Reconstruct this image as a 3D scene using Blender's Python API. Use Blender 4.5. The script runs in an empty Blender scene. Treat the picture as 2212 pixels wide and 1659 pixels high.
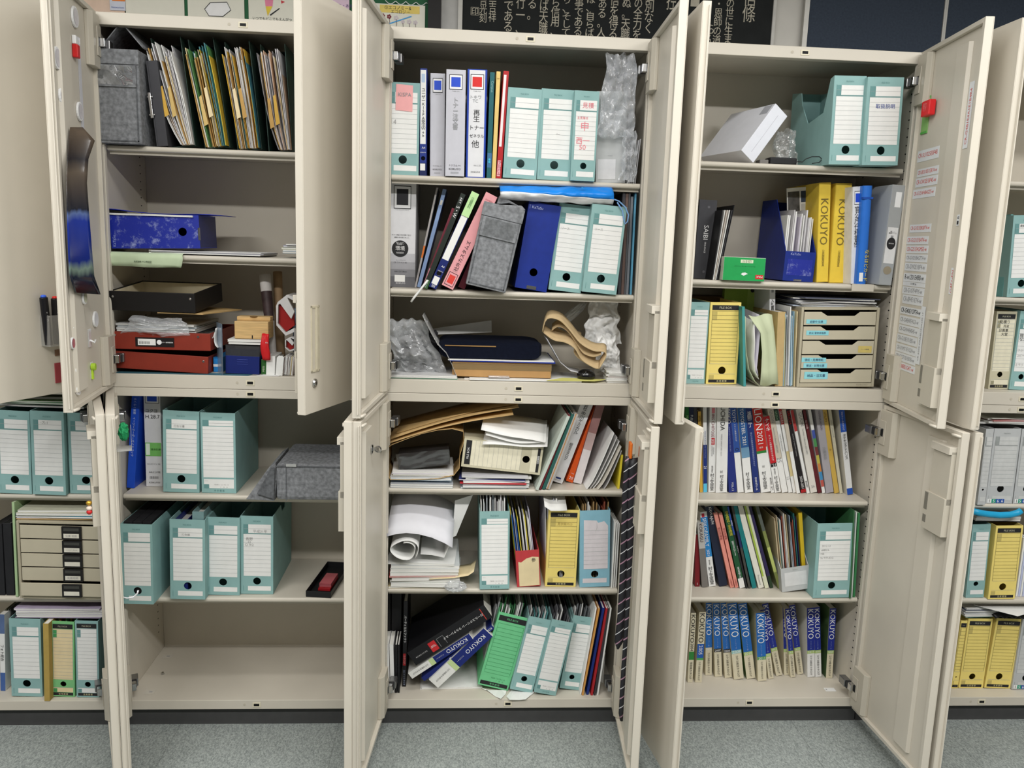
import bpy, math, random
from mathutils import Vector, Matrix, Euler, noise
SC = bpy.context.scene
COL = SC.collection
rnd = random.Random(7)
# ---------------------------------------------------------------- camera
FPX = 1800.0
CC = Vector((-0.166096, -2.485747, 1.543268))
CR = Euler((1.4049210, -0.0322145, -0.0627343), 'XYZ')
RM = CR.to_matrix()
cam = bpy.data.cameras.new('camera')
cam.sensor_fit = 'HORIZONTAL'; cam.sensor_width = 36.0
cam.lens = FPX / 2212.0 * 36.0
cam.clip_start = 0.05
co = bpy.data.objects.new('camera', cam); COL.objects.link(co)
co.location = CC; co.rotation_euler = CR
SC.camera = co

ZN = dict(P=(0, 0, 1), A=(0, 0, 2.9105), B=(0, 400, 2.9105), C=(0, 820, 1.9776), D=(740, 0, 2.765), E=(740, 370, 2.765),
          F=(740, 840, 2.9105), G=(740, 1230, 2.9105), H=(1440, 0, 2.8653), I=(1440, 370, 2.8653), J=(1440, 840, 2.8653),
          K=(1440, 1230, 2.8653), L=(440, 560, 5.925), M=(2040, 360, 4.1475), N=(2040, 860, 4.366), O=(2040, 1180, 4.366),
          Q=(0, 1080, 3.7714), R=(0, 820, 5.5286), S=(60, 0, 5.53), T=(60, 560, 4.88), U=(1300, 800, 4.146))
def px(Z, x, y):
    a, b, s = ZN[Z]; return (a + x / s, b + y / s)
def ray(p):
    return RM @ Vector(((p[0] - 1106) / FPX, -(p[1] - 829.5) / FPX, -1))
def PY(Z, x, y, Y):
    d = ray(px(Z, x, y)); return CC + d * ((Y - CC.y) / d.y)
def PZ(Z, x, y, zz):
    d = ray(px(Z, x, y)); return CC + d * ((zz - CC.z) / d.z)
def PX(Z, x, y, X):
    d = ray(px(Z, x, y)); return CC + d * ((X - CC.x) / d.x)

# ---------------------------------------------------------------- materials
def lin(c):
    c = c / 255.0
    return c / 12.92 if c <= 0.04045 else ((c + 0.055) / 1.055) ** 2.4
MATS = {}
def mat(rgb, rough=0.55, metal=0.0, var=0.06, scale=40.0, bump=0.0, spec=0.3, name=None, stretch=None):
    """plain procedural surface: base colour with a faint noise, optional bump"""
    key = (rgb, rough, metal, var, scale, bump, spec, stretch)
    if key in MATS: return MATS[key]
    m = bpy.data.materials.new(name or 'surface_%d_%d_%d' % rgb); m.use_nodes = True
    nt = m.node_tree; b = nt.nodes['Principled BSDF']
    b.inputs['Roughness'].default_value = rough; b.inputs['Metallic'].default_value = metal
    b.inputs['Specular IOR Level'].default_value = spec
    c = [lin(v) for v in rgb]
    tc = nt.nodes.new('ShaderNodeTexCoord'); n = nt.nodes.new('ShaderNodeTexNoise')
    n.inputs['Scale'].default_value = scale; n.inputs['Detail'].default_value = 4
    if stretch:
        mp = nt.nodes.new('ShaderNodeMapping'); mp.inputs['Scale'].default_value = stretch
        nt.links.new(tc.outputs['Object'], mp.inputs['Vector']); nt.links.new(mp.outputs['Vector'], n.inputs['Vector'])
    else:
        nt.links.new(tc.outputs['Object'], n.inputs['Vector'])
    r = nt.nodes.new('ShaderNodeValToRGB')
    r.color_ramp.elements[0].position = 0.3; r.color_ramp.elements[1].position = 0.7
    r.color_ramp.elements[0].color = [v * (1 - var) for v in c] + [1]
    r.color_ramp.elements[1].color = [min(1, v * (1 + var)) for v in c] + [1]
    nt.links.new(n.outputs['Fac'], r.inputs['Fac']); nt.links.new(r.outputs['Color'], b.inputs['Base Color'])
    if bump:
        bp = nt.nodes.new('ShaderNodeBump'); bp.inputs['Strength'].default_value = bump; bp.inputs['Distance'].default_value = 0.002
        nt.links.new(n.outputs['Fac'], bp.inputs['Height']); nt.links.new(bp.outputs['Normal'], b.inputs['Normal'])
    MATS[key] = m
    return m
def film(name, rgb=(245, 245, 245), clear=0.6, rough=0.12, white=0.3):
    """thin plastic film: see-through, shiny, a little milky"""
    key = ('film', name)
    if key in MATS: return MATS[key]
    m = bpy.data.materials.new(name); m.use_nodes = True
    nt = m.node_tree; nt.nodes.clear()
    o = nt.nodes.new('ShaderNodeOutputMaterial'); tr = nt.nodes.new('ShaderNodeBsdfTransparent')
    tr.inputs['Color'].default_value = (.96, .97, .97, 1)
    gl = nt.nodes.new('ShaderNodeBsdfGlossy'); gl.inputs['Roughness'].default_value = rough; gl.inputs['Color'].default_value = (.9, .9, .9, 1)
    df = nt.nodes.new('ShaderNodeBsdfDiffuse'); df.inputs['Color'].default_value = [lin(v) for v in rgb] + [1]
    a = nt.nodes.new('ShaderNodeMixShader'); b = nt.nodes.new('ShaderNodeMixShader')
    lw = nt.nodes.new('ShaderNodeLayerWeight'); lw.inputs['Blend'].default_value = 0.35
    a.inputs[0].default_value = white
    nt.links.new(gl.outputs[0], a.inputs[1]); nt.links.new(df.outputs[0], a.inputs[2])
    mm = nt.nodes.new('ShaderNodeMath'); mm.operation = 'MULTIPLY_ADD'; mm.inputs[1].default_value = 0.9 * (1 - clear) + .1; mm.inputs[2].default_value = 1 - clear
    mm.use_clamp = True
    nt.links.new(lw.outputs['Facing'], mm.inputs[0]); nt.links.new(mm.outputs[0], b.inputs[0])
    nt.links.new(tr.outputs[0], b.inputs[1]); nt.links.new(a.outputs[0], b.inputs[2])
    nt.links.new(b.outputs[0], o.inputs['Surface'])
    MATS[key] = m
    return m
STEEL = mat((204, 197, 183), 0.42, 0, 0.025, 8.0, 0, 0.4, 'beige_painted_steel')
STEELD = mat((190, 183, 168), 0.42, 0, 0.025, 8.0, 0, 0.4, 'beige_moulded_plastic')
PLINTH = mat((72, 72, 72), 0.5, 0, 0.06, 30, 0, .3, 'charcoal_plinth')
CHROME = mat((200, 200, 200), 0.18, 1.0, 0.02, 20, 0, .5, 'chrome')
DARK = mat((22, 22, 22), 0.5, 0, 0.1, 30, 0, .2, 'black_opening')
WHITE = mat((233, 233, 230), 0.6, 0, 0.03, 30, 0, .2, 'white_paper')
PAGES = mat((226, 224, 216), 0.7, 0, 0.10, 60, 0, .1, 'page_edges', (1500, 2, 2))
PAGEH = mat((224, 223, 218), 0.7, 0, 0.16, 60, 0, .1, 'sheet_edges', (2, 2, 1500))
INK = mat((38, 38, 40), 0.6, 0, 0.05)
PENCIL = mat((168, 166, 165), 0.6, 0, 0.05)
LINE = mat((172, 176, 178), 0.6, 0, 0.03)
W_INK = mat((236, 236, 236), 0.6, 0, 0.02)

# ---------------------------------------------------------------- mesh helper
TG = {}
def tgeo(s):
    if s in TG: return TG[s]
    c = bpy.data.curves.new('t', 'FONT'); c.body = s; c.resolution_u = 2; c.align_x = 'CENTER'; c.space_line = 0.86
    o = bpy.data.objects.new('t', c)
    me = bpy.data.meshes.new_from_object(o)
    v = [(p.co.x, p.co.y) for p in me.vertices]; f = [tuple(p.vertices) for p in me.polygons]
    bpy.data.objects.remove(o); bpy.data.meshes.remove(me); bpy.data.curves.remove(c)
    if not v: v = [(0, 0)]
    x0 = min(p[0] for p in v); x1 = max(p[0] for p in v); y0 = min(p[1] for p in v); y1 = max(p[1] for p in v)
    g = ([(a - (x0 + x1) / 2, b - (y0 + y1) / 2) for a, b in v], f, max(x1 - x0, 1e-4), max(y1 - y0, 1e-4))
    TG[s] = g
    return g
class MB:
    def __init__(s): s.v = []; s.f = []; s.m = []; s.ms = []
    def mi(s, m):
        if m not in s.ms: s.ms.append(m)
        return s.ms.index(m)
    def add(s, vs, fs, m):
        o = len(s.v); i = s.mi(m)
        s.v += [tuple(p) for p in vs]
        for f in fs: s.f.append(tuple(k + o for k in f)); s.m.append(i)
    def box(s, a, b, m, M=None):
        x0, y0, z0 = a; x1, y1, z1 = b
        if x0 > x1: x0, x1 = x1, x0
        if y0 > y1: y0, y1 = y1, y0
        if z0 > z1: z0, z1 = z1, z0
        v = [(x0, y0, z0), (x1, y0, z0), (x1, y1, z0), (x0, y1, z0), (x0, y0, z1), (x1, y0, z1), (x1, y1, z1), (x0, y1, z1)]
        if M: v = [M @ Vector(p) for p in v]
        s.add(v, [(0, 3, 2, 1), (4, 5, 6, 7), (0, 1, 5, 4), (1, 2, 6, 5), (2, 3, 7, 6), (3, 0, 4, 7)], m)
    def poly(s, pts, m): s.add(pts, [tuple(range(len(pts)))], m)
    def prism(s, p2, ax, lo, hi, m):
        """closed polygon p2 pushed along axis ax from lo to hi"""
        def mk(a, b, c): return (c, a, b) if ax == 'x' else (a, c, b) if ax == 'y' else (a, b, c)
        n = len(p2); v = [mk(a, b, lo) for a, b in p2] + [mk(a, b, hi) for a, b in p2]
        s.add(v, [tuple(range(n))[::-1], tuple(range(n, 2 * n))] + [(i, (i + 1) % n, n + (i + 1) % n, n + i) for i in range(n)], m)
    def rect(s, x0, z0, x1, z1, m, y=-0.0005):
        s.poly([(x0, y, z0), (x1, y, z0), (x1, y, z1), (x0, y, z1)], m)
    def disc(s, x, z, r, m, y=-0.0006, n=20, rz=None):
        rz = rz or r
        s.poly([(x + r * math.cos(2 * math.pi * i / n), y, z + rz * math.sin(2 * math.pi * i / n)) for i in range(n)], m)
    def tube(s, pts, r, m, n=8, caps=True, flat=1.0):
        pts = [Vector(p) for p in pts]; rings = []
        u = None
        for i, p in enumerate(pts):
            t = (pts[min(i + 1, len(pts) - 1)] - pts[max(i - 1, 0)]).normalized()
            if u is None:
                u = t.orthogonal().normalized()
            else:
                u = (u - t * u.dot(t)).normalized()
            w = t.cross(u); rr = r[i] if isinstance(r, (list, tuple)) else r
            rings.append([p + (u * math.cos(2 * math.pi * k / n) + w * math.sin(2 * math.pi * k / n) * flat) * rr for k in range(n)])
        v = [q for g in rings for q in g]; f = []
        for i in range(len(pts) - 1):
            for k in range(n): f.append((i * n + k, i * n + (k + 1) % n, (i + 1) * n + (k + 1) % n, (i + 1) * n + k))
        if caps: f += [tuple(range(n))[::-1], tuple(range((len(pts) - 1) * n, len(pts) * n))]
        s.add(v, f, m)
    def grid(s, P, m, wrapu=False):
        """P[i][j] points -> sheet of quads"""
        a = len(P); b = len(P[0]); v = [p for r in P for p in r]
        f = [(i * b + j, i * b + (j + 1) % b, ((i + 1) % a) * b + (j + 1) % b, ((i + 1) % a) * b + j)
             for i in range(a if wrapu else a - 1) for j in range(b - 1)]
        s.add(v, f, m)
    def text(s, t, x0, z0, x1, z1, m, ang=0, y=-0.0008, fill=False, M=None):
        """write t into the rectangle on the front (y) face; ang in degrees"""
        g, f, w, h = tgeo(t)
        if ang in (90, -90, 270): k0, k1 = (x1 - x0) / h, (z1 - z0) / w
        else: k0, k1 = (x1 - x0) / w, (z1 - z0) / h
        k = min(k0, k1)
        ka, kb = (k, k) if not fill else ((k1, k0) if ang in (90, -90, 270) else (k0, k1))
        ca, sa = math.cos(math.radians(ang)), math.sin(math.radians(ang)); cx, cz = (x0 + x1) / 2, (z0 + z1) / 2
        vs = []
        for a, b in g:
            a *= ka; b *= kb
            p = (cx + a * ca - b * sa, y, cz + a * sa + b * ca)
            vs.append(M @ Vector(p) if M else p)
        s.add(vs, f, m)
    def build(s, name, parent=None, smooth=False, bev=0, M=None, sub=0, solid=0):
        me = bpy.data.meshes.new(name); me.from_pydata(s.v, [], s.f)
        for m in s.ms: me.materials.append(m)
        me.polygons.foreach_set('material_index', s.m)
        if smooth: me.polygons.foreach_set('use_smooth', [True] * len(s.f))
        me.update()
        o = bpy.data.objects.new(name, me); COL.objects.link(o)
        if parent: o.parent = parent
        if M is not None: o.matrix_local = M
        if solid:
            md = o.modifiers.new('thick', 'SOLIDIFY'); md.thickness = solid
        if bev:
            md = o.modifiers.new('edge', 'BEVEL'); md.width = bev; md.segments = 2; md.limit_method = 'ANGLE'; md.angle_limit = math.radians(40)
        if sub:
            md = o.modifiers.new('round', 'SUBSURF'); md.levels = sub; md.render_levels = sub
        return o
def tag(o, label, cat=None, group=None, kind=None):
    if label: o['label'] = label
    if cat: o['category'] = cat
    if group: o['group'] = group
    if kind: o['kind'] = kind
    return o
def root(name, M, label, cat, group=None):
    o = bpy.data.objects.new(name, None); COL.objects.link(o); o.empty_display_size = 0.05
    o.matrix_world = M if isinstance(M, Matrix) else Matrix.Translation(M)
    return tag(o, label, cat, group)

# ---------------------------------------------------------------- room
FLZ = -0.002
def struct(o): o['kind'] = 'structure'; return o
def carpet():
    m = bpy.data.materials.new('grey_green_carpet'); m.use_nodes = True; nt = m.node_tree; b = nt.nodes['Principled BSDF']
    b.inputs['Roughness'].default_value = 0.95; b.inputs['Specular IOR Level'].default_value = 0.1
    tc = nt.nodes.new('ShaderNodeTexCoord'); n = nt.nodes.new('ShaderNodeTexNoise'); n.inputs['Scale'].default_value = 240; n.inputs['Detail'].default_value = 5; n.inputs['Roughness'].default_value = .75
    r = nt.nodes.new('ShaderNodeValToRGB'); e = r.color_ramp.elements
    e[0].position = .36; e[0].color = [lin(v) for v in (114, 121, 119)] + [1]; e[1].position = .64; e[1].color = [lin(v) for v in (174, 180, 176)] + [1]
    mp = nt.nodes.new('ShaderNodeMapping'); mp.inputs['Scale'].default_value = (1, .55, 1); mp.inputs['Rotation'].default_value = (0, 0, .6)
    nt.links.new(tc.outputs['Object'], mp.inputs['Vector']); nt.links.new(mp.outputs['Vector'], n.inputs['Vector'])
    nt.links.new(n.outputs['Fac'], r.inputs['Fac'])
    # carpet tile joints: thin darker lines every half metre
    sx = nt.nodes.new('ShaderNodeSeparateXYZ'); nt.links.new(tc.outputs['Object'], sx.inputs[0])
    md = nt.nodes.new('ShaderNodeMath'); md.operation = 'PINGPONG'; md.inputs[1].default_value = .25
    ad = nt.nodes.new('ShaderNodeMath'); ad.operation = 'ADD'; ad.inputs[1].default_value = 5.02
    nt.links.new(sx.outputs['X'], ad.inputs[0]); nt.links.new(ad.outputs[0], md.inputs[0])
    lt = nt.nodes.new('ShaderNodeMath'); lt.operation = 'LESS_THAN'; lt.inputs[1].default_value = .0016; nt.links.new(md.outputs[0], lt.inputs[0])
    mx = nt.nodes.new('ShaderNodeMix'); mx.data_type = 'RGBA'; mx.blend_type = 'MULTIPLY'
    sc = nt.nodes.new('ShaderNodeMath'); sc.operation = 'MULTIPLY'; sc.inputs[1].default_value = .35; nt.links.new(lt.outputs[0], sc.inputs[0])
    nt.links.new(sc.outputs[0], mx.inputs['Factor']); nt.links.new(r.outputs['Color'], mx.inputs['A']); mx.inputs['B'].default_value = (.3, .3, .3, 1)
    nt.links.new(mx.outputs['Result'], b.inputs['Base Color'])
    bp = nt.nodes.new('ShaderNodeBump'); bp.inputs['Strength'].default_value = .6; bp.inputs['Distance'].default_value = .004
    nt.links.new(n.outputs['Fac'], bp.inputs['Height']); nt.links.new(bp.outputs['Normal'], b.inputs['Normal'])
    return m
mb = MB(); mb.box((-3.2, -4.2, FLZ - .05), (3.4, .5, FLZ), carpet()); struct(mb.build('floor'))
WALLM = mat((206, 203, 196), 0.8, 0, 0.03, 15, .05, .2, 'painted_wall')
mb = MB(); mb.box((-3.2, .42, FLZ), (3.4, .5, 2.72), WALLM); struct(mb.build('wall_back'))
WALLD = mat((96, 95, 92), 0.8, 0, 0.05, 15, .05, .2, 'grey_wall')
mb = MB(); mb.box((-3.25, -4.2, FLZ), (-3.2, .5, 2.72), WALLD); struct(mb.build('wall_left'))
mb = MB(); mb.box((3.4, -4.2, FLZ), (3.45, .5, 2.72), WALLD); struct(mb.build('wall_right'))
mb = MB(); mb.box((-3.25, -4.25, FLZ), (3.45, -4.2, 2.72), WALLD); struct(mb.build('wall_front'))
CEILM = mat((176, 175, 170), 0.9, 0, 0.03, 25, .1, .1, 'ceiling_board')
mb = MB(); mb.box((-3.25, -4.25, 2.72), (3.45, .5, 2.77), CEILM); struct(mb.build('ceiling'))
def emit(name, rgb, st):
    m = bpy.data.materials.new(name); m.use_nodes = True; nt = m.node_tree; b = nt.nodes['Principled BSDF']
    b.inputs['Emission Color'].default_value = [lin(v) for v in rgb] + [1]; b.inputs['Emission Strength'].default_value = st
    return m
LAMPW = 13.0
TUBE = emit('fluorescent_diffuser', (255, 250, 240), 1.0)
def lamp(x, y, label, power):
    r = root('ceiling_lamp', Vector((x, y, 2.66)), label, 'ceiling lamp', 'fluorescent ceiling lamps')
    b = MB(); b.prism([(-.11, .06), (.11, .06), (.09, .012), (-.09, .012)], 'x', -.63, .63, mat((232, 232, 228), .5)); b.build('housing', r)
    b = MB(); b.box((-.6, -.08, 0), (.6, .08, .0115), TUBE); b.build('diffuser', r)
    l = bpy.data.lights.new('lamp_light', 'AREA'); l.shape = 'RECTANGLE'; l.size = 1.2; l.size_y = .17; l.energy = power; l.color = (1.0, .988, .968)
    lo = bpy.data.objects.new('lamp_light', l); COL.objects.link(lo); lo.parent = r; lo.location = (0, 0, -.004)
for i, (x, y, p) in enumerate([(-1.5, -.95, 15), (0.1, -.95, 15), (1.7, -.95, 15), (-1.5, -2.3, 50), (0.1, -2.3, 50), (1.7, -2.3, 50)]):
    lamp(x, y, '%s fluorescent lamp of the %s row on the ceiling' % (('left', 'middle', 'right')[i % 3], 'nearer' if i > 2 else 'cabinet side'), p)
w = bpy.data.worlds.new('room_ambient'); SC.world = w; w.use_nodes = True
w.node_tree.nodes['Background'].inputs[0].default_value = (1, .97, .93, 1); w.node_tree.nodes['Background'].inputs[1].default_value = 0.3
SC.view_settings.view_transform = 'Standard'; SC.view_settings.look = 'None'; SC.view_settings.gamma = 1
SC.view_settings.exposure = 0.0

# ---------------------------------------------------------------- cabinets
D_IN, D_OUT = 0.358, 0.372
def cab_body(k, z0, z1, plinth, parent, tops):
    """carcass: side panels, back, top, bottom with rims; local x centred"""
    b = MB()
    for s in (-1, 1):
        b.box((s * .399, .0, z0), (s * .383, D_OUT, z1), STEEL)              # side panel
        b.box((s * .399, .0, z0), (s * .366, .016, z1), STEEL)               # front return
    b.box((-.383, D_IN, z0), (.383, D_OUT, z1), STEEL)
    bz, tz = tops
    b.box((-.383, 0.0005, z0), (.383, D_IN, bz), STEEL)
    b.box((-.383, .016, z1 - .012), (.383, D_IN, z1), STEEL)
    b.box((-.383, 0.0005, tz), (.383, .03, z1), STEEL)                       # top rim
    for s in (-1, 1):                                                        # slots for shelf pegs
        n = int((z1 - z0 - .1) / .025)
        for i in range(2, n - 1):
            z = z0 + .06 + i * .025
            for y in (.05, .31):
                x = s * .3827
                b.poly([(x, y - .004, z - .0018), (x, y + .004, z - .0018), (x, y + .004, z + .0018), (x, y - .004, z + .0018)], DARK)
    b.build('body', parent, bev=.0015)
    # strike slots in the rims
    for zc in ((bz + z0) / 2, (tz + z1) / 2):
        s = MB(); x = .024
        s.box((x - .0125, -.0012, zc - .0075), (x + .0125, .0004, zc + .0075), mat((222, 214, 190), .45))
        s.box((x - .0085, -.0016, zc - .004), (x + .0085, -.0011, zc + .004), DARK)
        s.disc(x - .038, zc, .004, mat((190, 182, 165), .5), y=-.0003)
        s.build('strike_slot', parent)
    if plinth:
        p = MB(); p.box((-.398, .02, FLZ), (.398, D_OUT - .01, z0 - .0005), PLINTH); p.build('plinth', parent)
def shelf(parent, z, y0=.02, side=.366):
    b = MB(); t = .013
    prof = [(y0 + .006 - .006 * math.cos(a), z - .0075 + .0075 * math.sin(a)) for a in [math.radians(d) for d in range(-90, 91, 20)]]
    b.prism(prof + [(D_IN - .004, z), (D_IN - .004, z - .004), (y0 + .02, z - .004), (y0 + .02, z - .024), (y0 + .017, z - .024), (y0 + .017, z - .015)], 'x', -side, side, STEEL)
    b.build('shelf', parent, bev=0)
def door(k, side, z0, z1, ang, parent, upper):
    """leaf with stiffener, hinge covers, hinge arms; right leaves carry the latch cover, grip and (upper) lock"""
    T = .022; W = .39; s = -side     # s: direction of the leaf from its hinge when closed
    ob = bpy.data.objects.new('door', None); COL.objects.link(ob); ob.parent = parent
    ob.location = (side * .39, -.010, z0); ob.rotation_euler = (0, 0, math.radians(-ang if side < 0 else ang))
    H = z1 - z0
    b = MB()
    b.box((0, 0, 0), (s * W, .002, H), STEEL)
    b.box((s * .001, .002, 0), (s * .013, T, H), STEEL); b.box((s * (W - .014), .002, 0), (s * W, T, H), STEEL)
    b.box((s * .013, .002, 0), (s * (W - .014), T, .012), STEEL); b.box((s * .013, .002, H - .012), (s * (W - .014), T, H), STEEL)
    b.box((s * .013, .008, .012), (s * (W - .014), .011, H - .012), STEEL)   # inner sheet
    r0, r1 = (.235, .315) if side > 0 else (.24, .33)
    b.prism([(s * r0, .011), (s * (r0 + .006), T - .001), (s * (r1 - .006), T - .001), (s * r1, .011)], 'z', .04, H - .04, STEEL)
    if side < 0:                                                             # overlap strip along the free edge
        b.box((s * W, T - .007, .01), (s * (W + .008), T - .004, H - .01), STEEL)
    b.build('leaf', ob, bev=.001)
    for zc in (.083, H - .083):
        c = MB(); a0, a1 = .002, .078
        c.prism([(s * a0, .011), (s * a0, T + .008), (s * (a1 - .012), T + .008), (s * a1, T - .002), (s * a1, .011)], 'z', zc - .07, zc + .07, STEELD)
        c.box((s * .006, T + .008, zc - .038), (s * .04, T + .011, zc + .038), STEELD)
        c.box((s * .006, T + .0085, zc - .013), (s * .03, T + .0116, zc + .013), DARK)
        c.build('hinge_cover', ob, bev=.002)
        c = MB(); c.box((s * .002, T + .009, zc - .012), (s * .022, T + .024, zc + .012), CHROME)
        c.box((s * -.008, T + .010, zc - .013), (s * .0018, T + .026, zc + .013), mat((60, 60, 62), .3, .6))
        c.box((s * -.045, T + .008, zc - .0125), (s * -.0082, T + .030, zc + .0125), mat((150, 150, 150), .3, .9))
        c.build('hinge_arm', ob, bev=.002)
    zp = H - .012 if not upper else .004
    c = MB(); c.tube([(s * (W - .045), T + .004, zp), (s * (W - .03), T + .005, zp), (s * (W - .004), T, zp)], [.002, .004, .004], STEEL, 6)
    c.build('latch_pin', ob, smooth=True)
    if side > 0:
        zc = .072 if upper else H - .277
        c = MB(); x0, x1 = W - .016, W - .102
        top = zc + .232
        c.prism([(s * x0, .0112), (s * x0, T + .012), (s * (x1 + .006), T + .012), (s * x1, T + .006), (s * x1, .0112)], 'z', zc + .07, top - .012, STEELD)
        c.prism([(s * x0, .011), (s * x0, T + .017), (s * (x1 - .006), T + .017), (s * (x1 - .012), T + .008), (s * (x1 - .012), .011)], 'z', zc - .02, zc + .088, STEELD)
        c.prism([(s * x0, .011), (s * x0, T + .020), (s * (x1 + .003), T + .020), (s * (x1 - .002), T + .012), (s * (x1 - .002), .011)], 'z', top - .02, top, STEEL)
        for q in (zc + .035, zc - .002):
            c.box((s * (x1 + .012), T + .0165, q), (s * (x1 - .003), T + .0176, q + (.05 if q > zc else .022)), mat((120, 116, 106), .5))
        c.build('latch_cover', ob, bev=.003)
        g = MB(); gx0, gx1, gz = W - .03, W - .07, .192
        if not upper: gz = H - .2
        fr = mat((196, 188, 165), .45)
        g.box((s * gx0, -.003, gz - .085), (s * gx1, 0, gz - .08), fr); g.box((s * gx0, -.003, gz + .08), (s * gx1, 0, gz + .085), fr)
        g.box((s * gx0, -.003, gz - .085), (s * (gx0 - .004), 0, gz + .085), fr); g.box((s * gx1, -.003, gz - .085), (s * (gx1 + .004), 0, gz + .085), fr)
        g.box((s * (gx0 - .004), -.0008, gz - .08), (s * (gx1 + .004), -.0002, gz + .08), STEELD)
        g.box((s * (gx0 - .02), -.006, gz - .08), (s * (gx0 - .026), -.0005, gz + .08), fr)
        g.build('grip', ob, bev=.0008)
        if upper:
            l = MB(); n = 20; cx, cz = s * (W - .045), .078
            for rr, yy in ((.0115, -.004), (.0075, -.0065)):
                l.prism([(cx + rr * math.cos(6.2832 * i / n), cz + rr * math.sin(6.2832 * i / n)) for i in range(n)], 'y', yy, -.0001, CHROME)
            l.box((cx - .001, -.0072, cz - .004), (cx + .001, -.0064, cz + .004), DARK)
            l.build('lock', ob, smooth=False, bev=.0005)
    return ob
SEAM = 1.0915
UZ0, UZ1 = 1.0925, 2.136
CAB = {}
DESC = ['leftmost cabinet of the row', 'second cabinet from the left', 'middle cabinet of the row', 'fourth cabinet from the left', 'rightmost cabinet of the row']
SHU = {-2: (1.785, 1.482), -1: (1.785, 1.482), 0: (1.733, 1.403), 1: (1.806, 1.456), 2: (1.783, 1.430)}
SHL = {-2: (.755, .427), -1: (.758, .426), 0: (.789, .460), 1: (.763, .434), 2: (.760, .433)}
ANG = {(-2, 1, 'u'): 66, (-1, -1, 'u'): 81.9, (-1, 1, 'u'): 69.3, (0, -1, 'u'): 95.5, (0, 1, 'u'): 87.1, (1, -1, 'u'): 90.9, (1, 1, 'u'): 82.0, (2, -1, 'u'): 91.0,
       (-2, 1, 'l'): 114.5, (-1, -1, 'l'): 68.1, (-1, 1, 'l'): 87.7, (0, -1, 'l'): 95.2, (0, 1, 'l'): 86.3, (1, -1, 'l'): 82.6, (1, 1, 'l'): 92.1, (2, -1, 'l'): 88.7}
for k in range(-2, 3):
    X = k * .8
    lo = root('cabinet', Vector((X, 0, 0)), 'lower beige steel cupboard on charcoal plinth, %s' % DESC[k + 2], 'cabinet', 'beige steel cabinets')
    up = root('cabinet', Vector((X, 0, 0)), 'upper beige steel cupboard with open doors, %s' % DESC[k + 2], 'cabinet', 'beige steel cabinets')
    CAB[k] = (lo, up)
    cab_body(k, .060, SEAM, True, lo, (.0915, 1.066))
    cab_body(k, UZ0, UZ1, False, up, (1.133, 2.103))
    for z in SHL[k]: shelf(lo, z)
    for z in SHU[k]: shelf(up, z)
    for s in (-1, 1):
        if (k, s, 'l') in ANG: door(k, s, .062, 1.0875, ANG[(k, s, 'l')], lo, False)
        if (k, s, 'u') in ANG: door(k, s, 1.096, 2.134, ANG[(k, s, 'u')], up, True)
# ---------------------------------------------------------------- placing helpers
def fr(Z, bl, br, tl, sz, y=None, lim=(-.045, .2), by='up', yaw=0):
    """frame of an upright face from three seen corners; stands on height sz"""
    low = bl if px(Z, *bl)[1] >= px(Z, *br)[1] else br
    Y = y if y is not None else max(lim[0], min(lim[1], PZ(Z, low[0], low[1], sz).y))
    a, b, c = PY(Z, bl[0], bl[1], Y), PY(Z, br[0], br[1], Y), PY(Z, tl[0], tl[1], Y)
    up = c - a
    if by == 'up': ang = math.atan2(up.x, up.z)
    else: ang = -math.atan2((b - a).z, (b - a).x)
    xd = Vector((math.cos(ang), 0, -math.sin(ang))); zd = Vector((math.sin(ang), 0, math.cos(ang)))
    w = (b - a).dot(xd); h = up.dot(zd)
    M = Matrix.Translation(a) @ Matrix.Rotation(ang, 4, 'Y')
    if sz is not None and y is None or sz is not None and abs((min(a.z, a.z + xd.z * w)) - sz) < .03:
        M = Matrix.Translation((0, 0, sz + .0006 - min(a.z, a.z + xd.z * w))) @ M
    if yaw: M = M @ Matrix.Rotation(yaw, 4, 'Z')
    return M, max(w - .0008, .002), h
def V(s): return '\n'.join(s)
TEAL = mat((140, 178, 176), .6, 0, .05, 20); TEALD = mat((104, 148, 147), .6, 0, .04, 20)
YEL = mat((238, 216, 124), .6, 0, .04, 20); YELD = mat((196, 178, 104), .6, 0, .04)
KRAFT = mat((196, 164, 112), .7, 0, .07, 30); CREAM = mat((226, 208, 166), .7, 0, .05, 30)
FC = dict(teal=(TEAL, TEALD, WHITE), yellow=(YEL, YELD, YEL), green=(mat((112, 196, 140), .6, 0, .04), mat((60, 140, 90), .6), mat((112, 196, 140), .6, 0, .04)),
          blue=(mat((134, 182, 200), .6, 0, .04), mat((90, 150, 180), .6), mat((214, 208, 212), .7, 0, .05)), gray=(mat((186, 188, 188), .6, 0, .04), mat((150, 154, 152), .6), mat((200, 201, 199), .6)),
          navy=(mat((20, 44, 132), .5, 0, .08), mat((14, 30, 96), .5), WHITE), cream=(mat((198, 192, 166), .6, 0, .04), mat((150, 146, 120), .6), mat((226, 220, 196), .6)),
          lime=(mat((124, 190, 128), .6, 0, .05), mat((70, 150, 90), .6), CREAM), red=(mat((190, 62, 66), .6, 0, .06), mat((150, 40, 44), .6), CREAM))
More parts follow.
